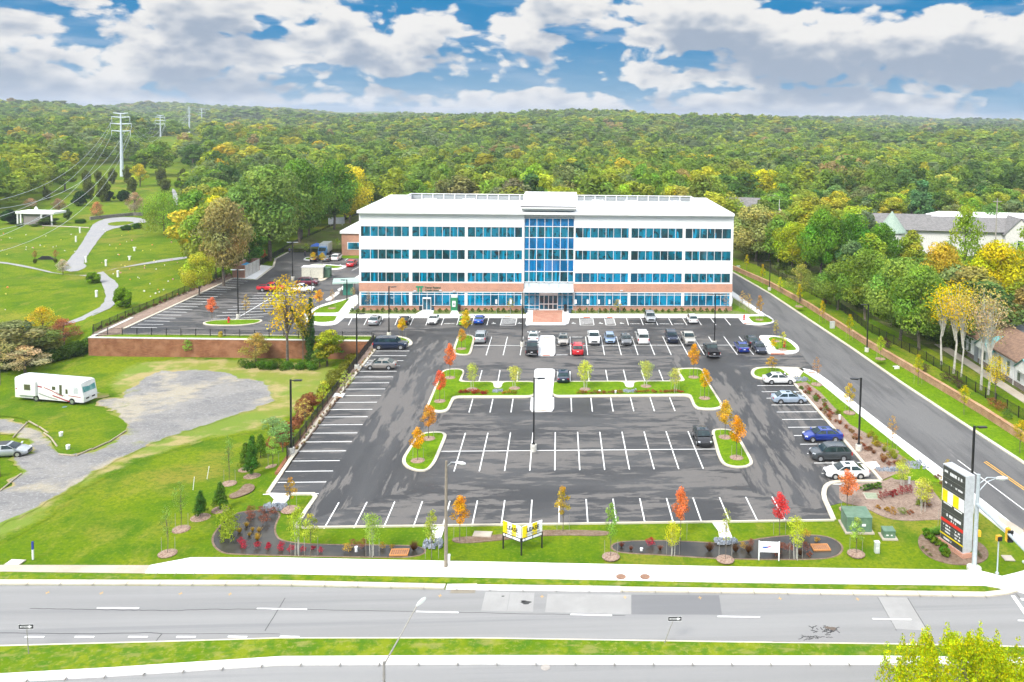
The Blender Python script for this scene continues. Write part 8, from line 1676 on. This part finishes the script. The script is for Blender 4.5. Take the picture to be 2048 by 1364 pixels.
for (x, y, s) in ind:
    ci = rw.choice(12, p=np.array(PW_)/sum(PW_)); hh = rw.uniform(13, 19.5); ww = rw.uniform(10, 18)
    u, v = proj(x, y, gz(x, y)+hh)
    if 1745 < u < 2080 and y < dC+6 and v < 484: hh = max(5, hh-(484-v)*y/1677)
    if 1440 < u < 1518 and y < 258 and v < 408: hh = max(5, hh-(408-v)*y/1677)
    if 700 < proj(x, y, 12)[0] < 1470 and y < 330: hh *= 1.2; ww *= 1.12
    if u > 1470 and y < 230: hh *= .8; ww *= .8
    if u > 1470 and 230 <= y < 330: hh *= .8
    ww = min(ww, hh*1.05)
    sz = 'tall' if hh > 16.5 else 'broad' if ww > 13 else 'low' if hh < 12 else 'medium'
    dd_ = 'front' if y < 300 else 'middle' if y < 360 else 'rear'
    c = tuple(q*rw.uniform(.85, 1.15) for q in PAL[ci]); lb = f'{sz} {NMC[ci]} tree in the {dd_} of the woods {area_name(x, y)}'
    k_ = f'wood{rw.integers(0, 5)}' if rw.random() > .08 else 'pine'
    plant(k_, (x, y, gz(x, y)-.3), hh, ww*(.8 if k_ == 'pine' else 1), c, lb, group=lb.replace('tree', 'trees', 1), name='woodland_tree')
def mass(items, name, nl, sz, label, seed, lob_n, hr=(13, 21)):
    r = np.random.default_rng(seed); Vs, Ts = [], []
    protos = []
    for k in range(6):
        lob = lobes_for(['round', 'oval'][k % 2], 14, 5.6, lob_n, r); V, kk = leaf_arrays(lob, nl, sz, r, inner=.04, tri=True, nn=.22); protos.append((V, r.uniform(.86, 1.14, (len(lob), 1))[kk]))
    for (x, y, s) in items:
        V, t = protos[r.integers(6)]; a = r.uniform(0, 6.28); ca, sa = math.cos(a), math.sin(a); hh = r.uniform(*hr)/18.; ww = s/9.*r.uniform(.65, 1.45)
        W2 = np.empty(V.shape, 'f'); W2[:, :, 0] = (V[:, :, 0]*ca-V[:, :, 1]*sa)*ww+x; W2[:, :, 1] = (V[:, :, 0]*sa+V[:, :, 1]*ca)*ww+y; W2[:, :, 2] = (V[:, :, 2]+3)*hh+gz(x, y)
        g_ = math.sin(x*.021+1)*math.cos(y*.017)+.7*math.sin(x*.007-y*.009); q_ = np.array(PW_)*np.array([1, 1+g_*.5, 1, 1-g_*.5, max(.2, 1+g_*.8), max(.05, .6+g_*.6), 1, max(.03, .35+g_*.4), 1-g_*.4, .7, 1, 1-g_*.5]); ci = r.choice(12, p=q_/q_.sum()); c = np.array(PAL[ci])*r.uniform(.8, 1.2)*1.28; Vs.append(W2); Ts.append((t*c[None, :]).astype('f'))
    o = add_obj(name, mesh_from(np.concatenate(Vs), name, leaff, np.concatenate(Ts)), None, (1, 1, 1)); tag(o, label, 'woods', None, 'stuff')
mass(rest, 'near_woods', 760, .58, 'continuous woods behind the first rows of trees', 11, 13)
mass([t for t in far if t[1] < 800], 'middle_woods', 420, .75, 'rolling autumn woods in the middle distance', 12, 11)
mass([t for t in far if 800 <= t[1] < 1500], 'far_woods', 200, 1.1, 'far woods on the rising hills', 13, 8)
mass([t for t in far if t[1] >= 1500], 'horizon_woods', 80, 1.9, 'woods along the horizon ridge', 14, 6)
tag(slab('forest_floor', [Vector(p) for p in ((-76, 235), (-74, 320), (-70, 415), (40, 415), (700, 415), (700, 70), (66, 70), (66, 106), (63, 128), (60, 158), (52, 212), (44, 236))], litter, -.1, 1.03, 'leaf strewn forest floor under the woods', isworld=True, cat='forest floor'), 'leaf strewn forest floor under the woods', 'forest floor', None, 'structure')
# ------------------------------------------------------------------ light and sky
SKYK, CLK, SUNK, EXPO, HAZE = .34, .31, 1.8, 1.45, .00017
SUN_EL, SUN_AZ = 46., 214.     # azimuth measured clockwise from +Y (north in the scene); the sun stands behind the viewer's left
w = bpy.data.worlds.new('World'); scene.world = w; w.use_nodes = True; nt = w.node_tree
for n in list(nt.nodes): nt.nodes.remove(n)
def N(t, **k):
    n = nt.nodes.new('ShaderNode'+t)
    for a, b_ in k.items(): setattr(n, a, b_)
    return n
def L(a, b_): nt.links.new(a, b_)
def V(v, s):
    if hasattr(v, 'is_output'): L(v, s)
    else: s.default_value = v
def mth(op, a, b_=0., c=None):
    n = N('Math', operation=op); V(a, n.inputs[0]); V(b_, n.inputs[1])
    if c is not None: V(c, n.inputs[2])
    return n.outputs[0]
def rmp(src, lo, hi, a=0., b_=1., sm=True):
    n = N('MapRange', interpolation_type='SMOOTHSTEP' if sm else 'LINEAR'); V(src, n.inputs[0])
    for i, v in enumerate((lo, hi, a, b_)): n.inputs[i+1].default_value = v
    return n.outputs[0]
def mx(f, a, b_):
    n = N('Mix', data_type='RGBA'); V(f, n.inputs[0])
    for s, v in ((n.inputs[6], a), (n.inputs[7], b_)):
        if hasattr(v, 'is_output'): L(v, s)
        else: s.default_value = c4(v)
    return n.outputs[2]
sky = N('TexSky', sky_type='NISHITA'); sky.sun_disc = False; sky.sun_elevation = R(SUN_EL); sky.sun_rotation = R(SUN_AZ)
sky.air_density = 1.0; sky.dust_density = .4; sky.ozone_density = 3.0; sky.altitude = 100
tc = N('TexCoord'); sep = N('SeparateXYZ'); L(tc.outputs['Generated'], sep.inputs[0]); X_, Y_, Z_ = sep.outputs
az = mth('ARCTAN2', X_, Y_); el = mth('ARCSINE', Z_)
# cloud banks placed by compass bearing and elevation
def dirpix(u, v):
    d = (FW + RT*((u-PX)/F) + DN*((v-PY)/F)).normalized(); return math.atan2(d.x, d.y), math.asin(d.z)
def blobs(dele):
    e = mth('ADD', el, dele) if dele else el; acc = None
    for (u, v, ru, rv, k) in CL:
        a0, e0 = dirpix(u, v); mp = N('Mapping'); mp.inputs['Location'].default_value = (-a0/(ru/F), -e0/(rv/F), 0); mp.inputs['Scale'].default_value = (F/ru, F/rv, 1)
        cc = N('CombineXYZ'); L(az, cc.inputs[0]); L(e, cc.inputs[1]); L(cc.outputs[0], mp.inputs[0])
        ln_ = N('VectorMath', operation='LENGTH'); L(mp.outputs[0], ln_.inputs[0]); g = rmp(ln_.outputs['Value'], 1.25, .25, 0, k)
        acc = g if acc is None else mth('MAXIMUM', acc, g)
    return mth('ADD', acc, mth('ADD', rmp(e, .16, .35, 0, .30), rmp(e, .045, .0, 0, .16)))
def density(daz, dele, bl):
    """cloud thickness looked up at a small offset in bearing/elevation"""
    a = mth('ADD', az, daz) if daz else az; e = mth('ADD', el, dele) if dele else el
    cmb = N('CombineXYZ'); L(a, cmb.inputs[0]); L(mth('MULTIPLY', e, 2.0), cmb.inputs[1])
    n1 = N('TexNoise', noise_dimensions='2D'); n1.inputs['Scale'].default_value = 8.5; n1.inputs['Detail'].default_value = 7; n1.inputs['Roughness'].default_value = .57; n1.inputs['Distortion'].default_value = .2; L(cmb.outputs[0], n1.inputs['Vector'])
    vo = N('TexVoronoi', feature='SMOOTH_F1', voronoi_dimensions='2D'); vo.inputs['Scale'].default_value = 30; vo.inputs['Smoothness'].default_value = .7; vo.inputs['Detail'].default_value = 1; vo.inputs['Roughness'].default_value = .6; L(cmb.outputs[0], vo.inputs['Vector'])
    base = mth('SUBTRACT', mth('MULTIPLY_ADD', n1.outputs[0], 1.2, .11), mth('MULTIPLY', vo.outputs[0], .26))
    return mth('ADD', base, bl)
CL = [(40, 30, 230, 85, .42), (500, 60, 330, 105, .46), (640, 115, 260, 55, .44), (60, 175, 270, 70, .34), (300, 175, 260, 55, .34), (480, 165, 230, 45, .32), (200, 100, 200, 50, .34), (860, 75, 190, 70, .36), (1060, 70, 150, 75, .36),
      (1330, 40, 330, 110, .48), (1620, 90, 330, 95, .42), (1900, 110, 330, 110, .48), (1300, 140, 200, 50, .26), (1640, 205, 400, 48, .38), (1120, 212, 190, 40, .32), (1500, 150, 420, 45, .34), (930, 205, 80, 26, .26), (720, 190, 80, 34, .30), (1430, 228, 150, 30, .30), (930, 8, 70, 30, .22)]
b0_, b2_ = blobs(0), blobs(.035); d0 = density(0, 0, b0_); d1 = density(-.006, .012, b0_); d2 = density(-.02, .035, b2_)
cov = rmp(d0, .71, .84)
# thin: white; thick above: grey-blue underside
ug = mth('ADD', mth('MULTIPLY', mth('SUBTRACT', d1, .80), 1.3), mth('MULTIPLY', mth('SUBTRACT', d2, .72), 2.6))
shade = rmp(ug, -.15, 1.25)
ccol = mx(shade, (1.06, 1.05, 1.03), (.44, .53, .66))
wisp = N('TexNoise', noise_dimensions='2D'); wisp.inputs['Scale'].default_value = 9; wisp.inputs['Detail'].default_value = 5; cw = N('CombineXYZ'); L(az, cw.inputs[0]); L(mth('MULTIPLY', el, 7), cw.inputs[1]); L(cw.outputs[0], wisp.inputs['Vector'])
blue = mx(rmp(el, .0, .12), (.22, .46, .68), (.004, .26, .58))
blue = mx(mth('MULTIPLY', rmp(wisp.outputs[0], .45, .75), .4), blue, (.50, .64, .82))
skyc = N('Background'); L(sky.outputs[0], skyc.inputs[0]); skyc.inputs[1].default_value = .10
lowb = N('Background'); L(blue, lowb.inputs[0]); lowb.inputs[1].default_value = SKYK
mix1 = N('MixShader'); L(rmp(el, .25, .6), mix1.inputs[0]); L(lowb.outputs[0], mix1.inputs[1]); L(skyc.outputs[0], mix1.inputs[2])
cb = N('Background'); L(ccol, cb.inputs[0]); L(rmp(el, .16, .6, CLK, CLK*3.2), cb.inputs[1])
mix2 = N('MixShader'); L(cov, mix2.inputs[0]); L(mix1.outputs[0], mix2.inputs[1]); L(cb.outputs[0], mix2.inputs[2])
wo = N('OutputWorld'); L(mix2.outputs[0], wo.inputs[0])
sl = bpy.data.lights.new('sun', 'SUN'); sl.energy = SUNK; sl.angle = R(19); sl.color = (1, .955, .87)
so = bpy.data.objects.new('sun', sl); C.objects.link(so)
el_, az_ = R(SUN_EL), R(SUN_AZ)
so.rotation_euler = Vector((-math.sin(az_)*math.cos(el_), -math.cos(az_)*math.cos(el_), -math.sin(el_))).to_track_quat('-Z', 'Y').to_euler()
so['label'] = 'sun'; 
vs_ = scene.view_settings; scene.display_settings.display_device = 'sRGB'; vs_.view_transform = 'Standard'; vs_.look = 'None'; vs_.exposure = EXPO; vs_.gamma = 1
cy_ = scene.cycles; cy_.max_bounces = 5; cy_.diffuse_bounces = 2; cy_.glossy_bounces = 2; cy_.transmission_bounces = 3; cy_.transparent_max_bounces = 6; cy_.caustics_reflective = False; cy_.caustics_refractive = False
cy_.use_denoising = True; cy_.use_adaptive_sampling = True; cy_.adaptive_threshold = .03
w.cycles.sampling_method = 'MANUAL'; w.cycles.sample_map_resolution = 1024

# ------------------------------------------------------------------ haze
hm = bpy.data.materials.new('haze_air'); hm.use_nodes = True; ht = hm.node_tree
for n in list(ht.nodes): ht.nodes.remove(n)
pv_ = ht.nodes.new('ShaderNodeVolumePrincipled'); pv_.inputs['Color'].default_value = (.84, .90, 1, 1); pv_.inputs['Density'].default_value = HAZE; pv_.inputs['Anisotropy'].default_value = .3
ho = ht.nodes.new('ShaderNodeOutputMaterial'); ht.links.new(pv_.outputs[0], ho.inputs['Volume'])
tag(MB().box(-5100, 5100, -520, 9100, -30, 95).build('haze', hm), 'thin pale haze over the far hills', 'haze', None, 'stuff')
cy_.volume_bounces = 0; cy_.volume_step_rate = 4
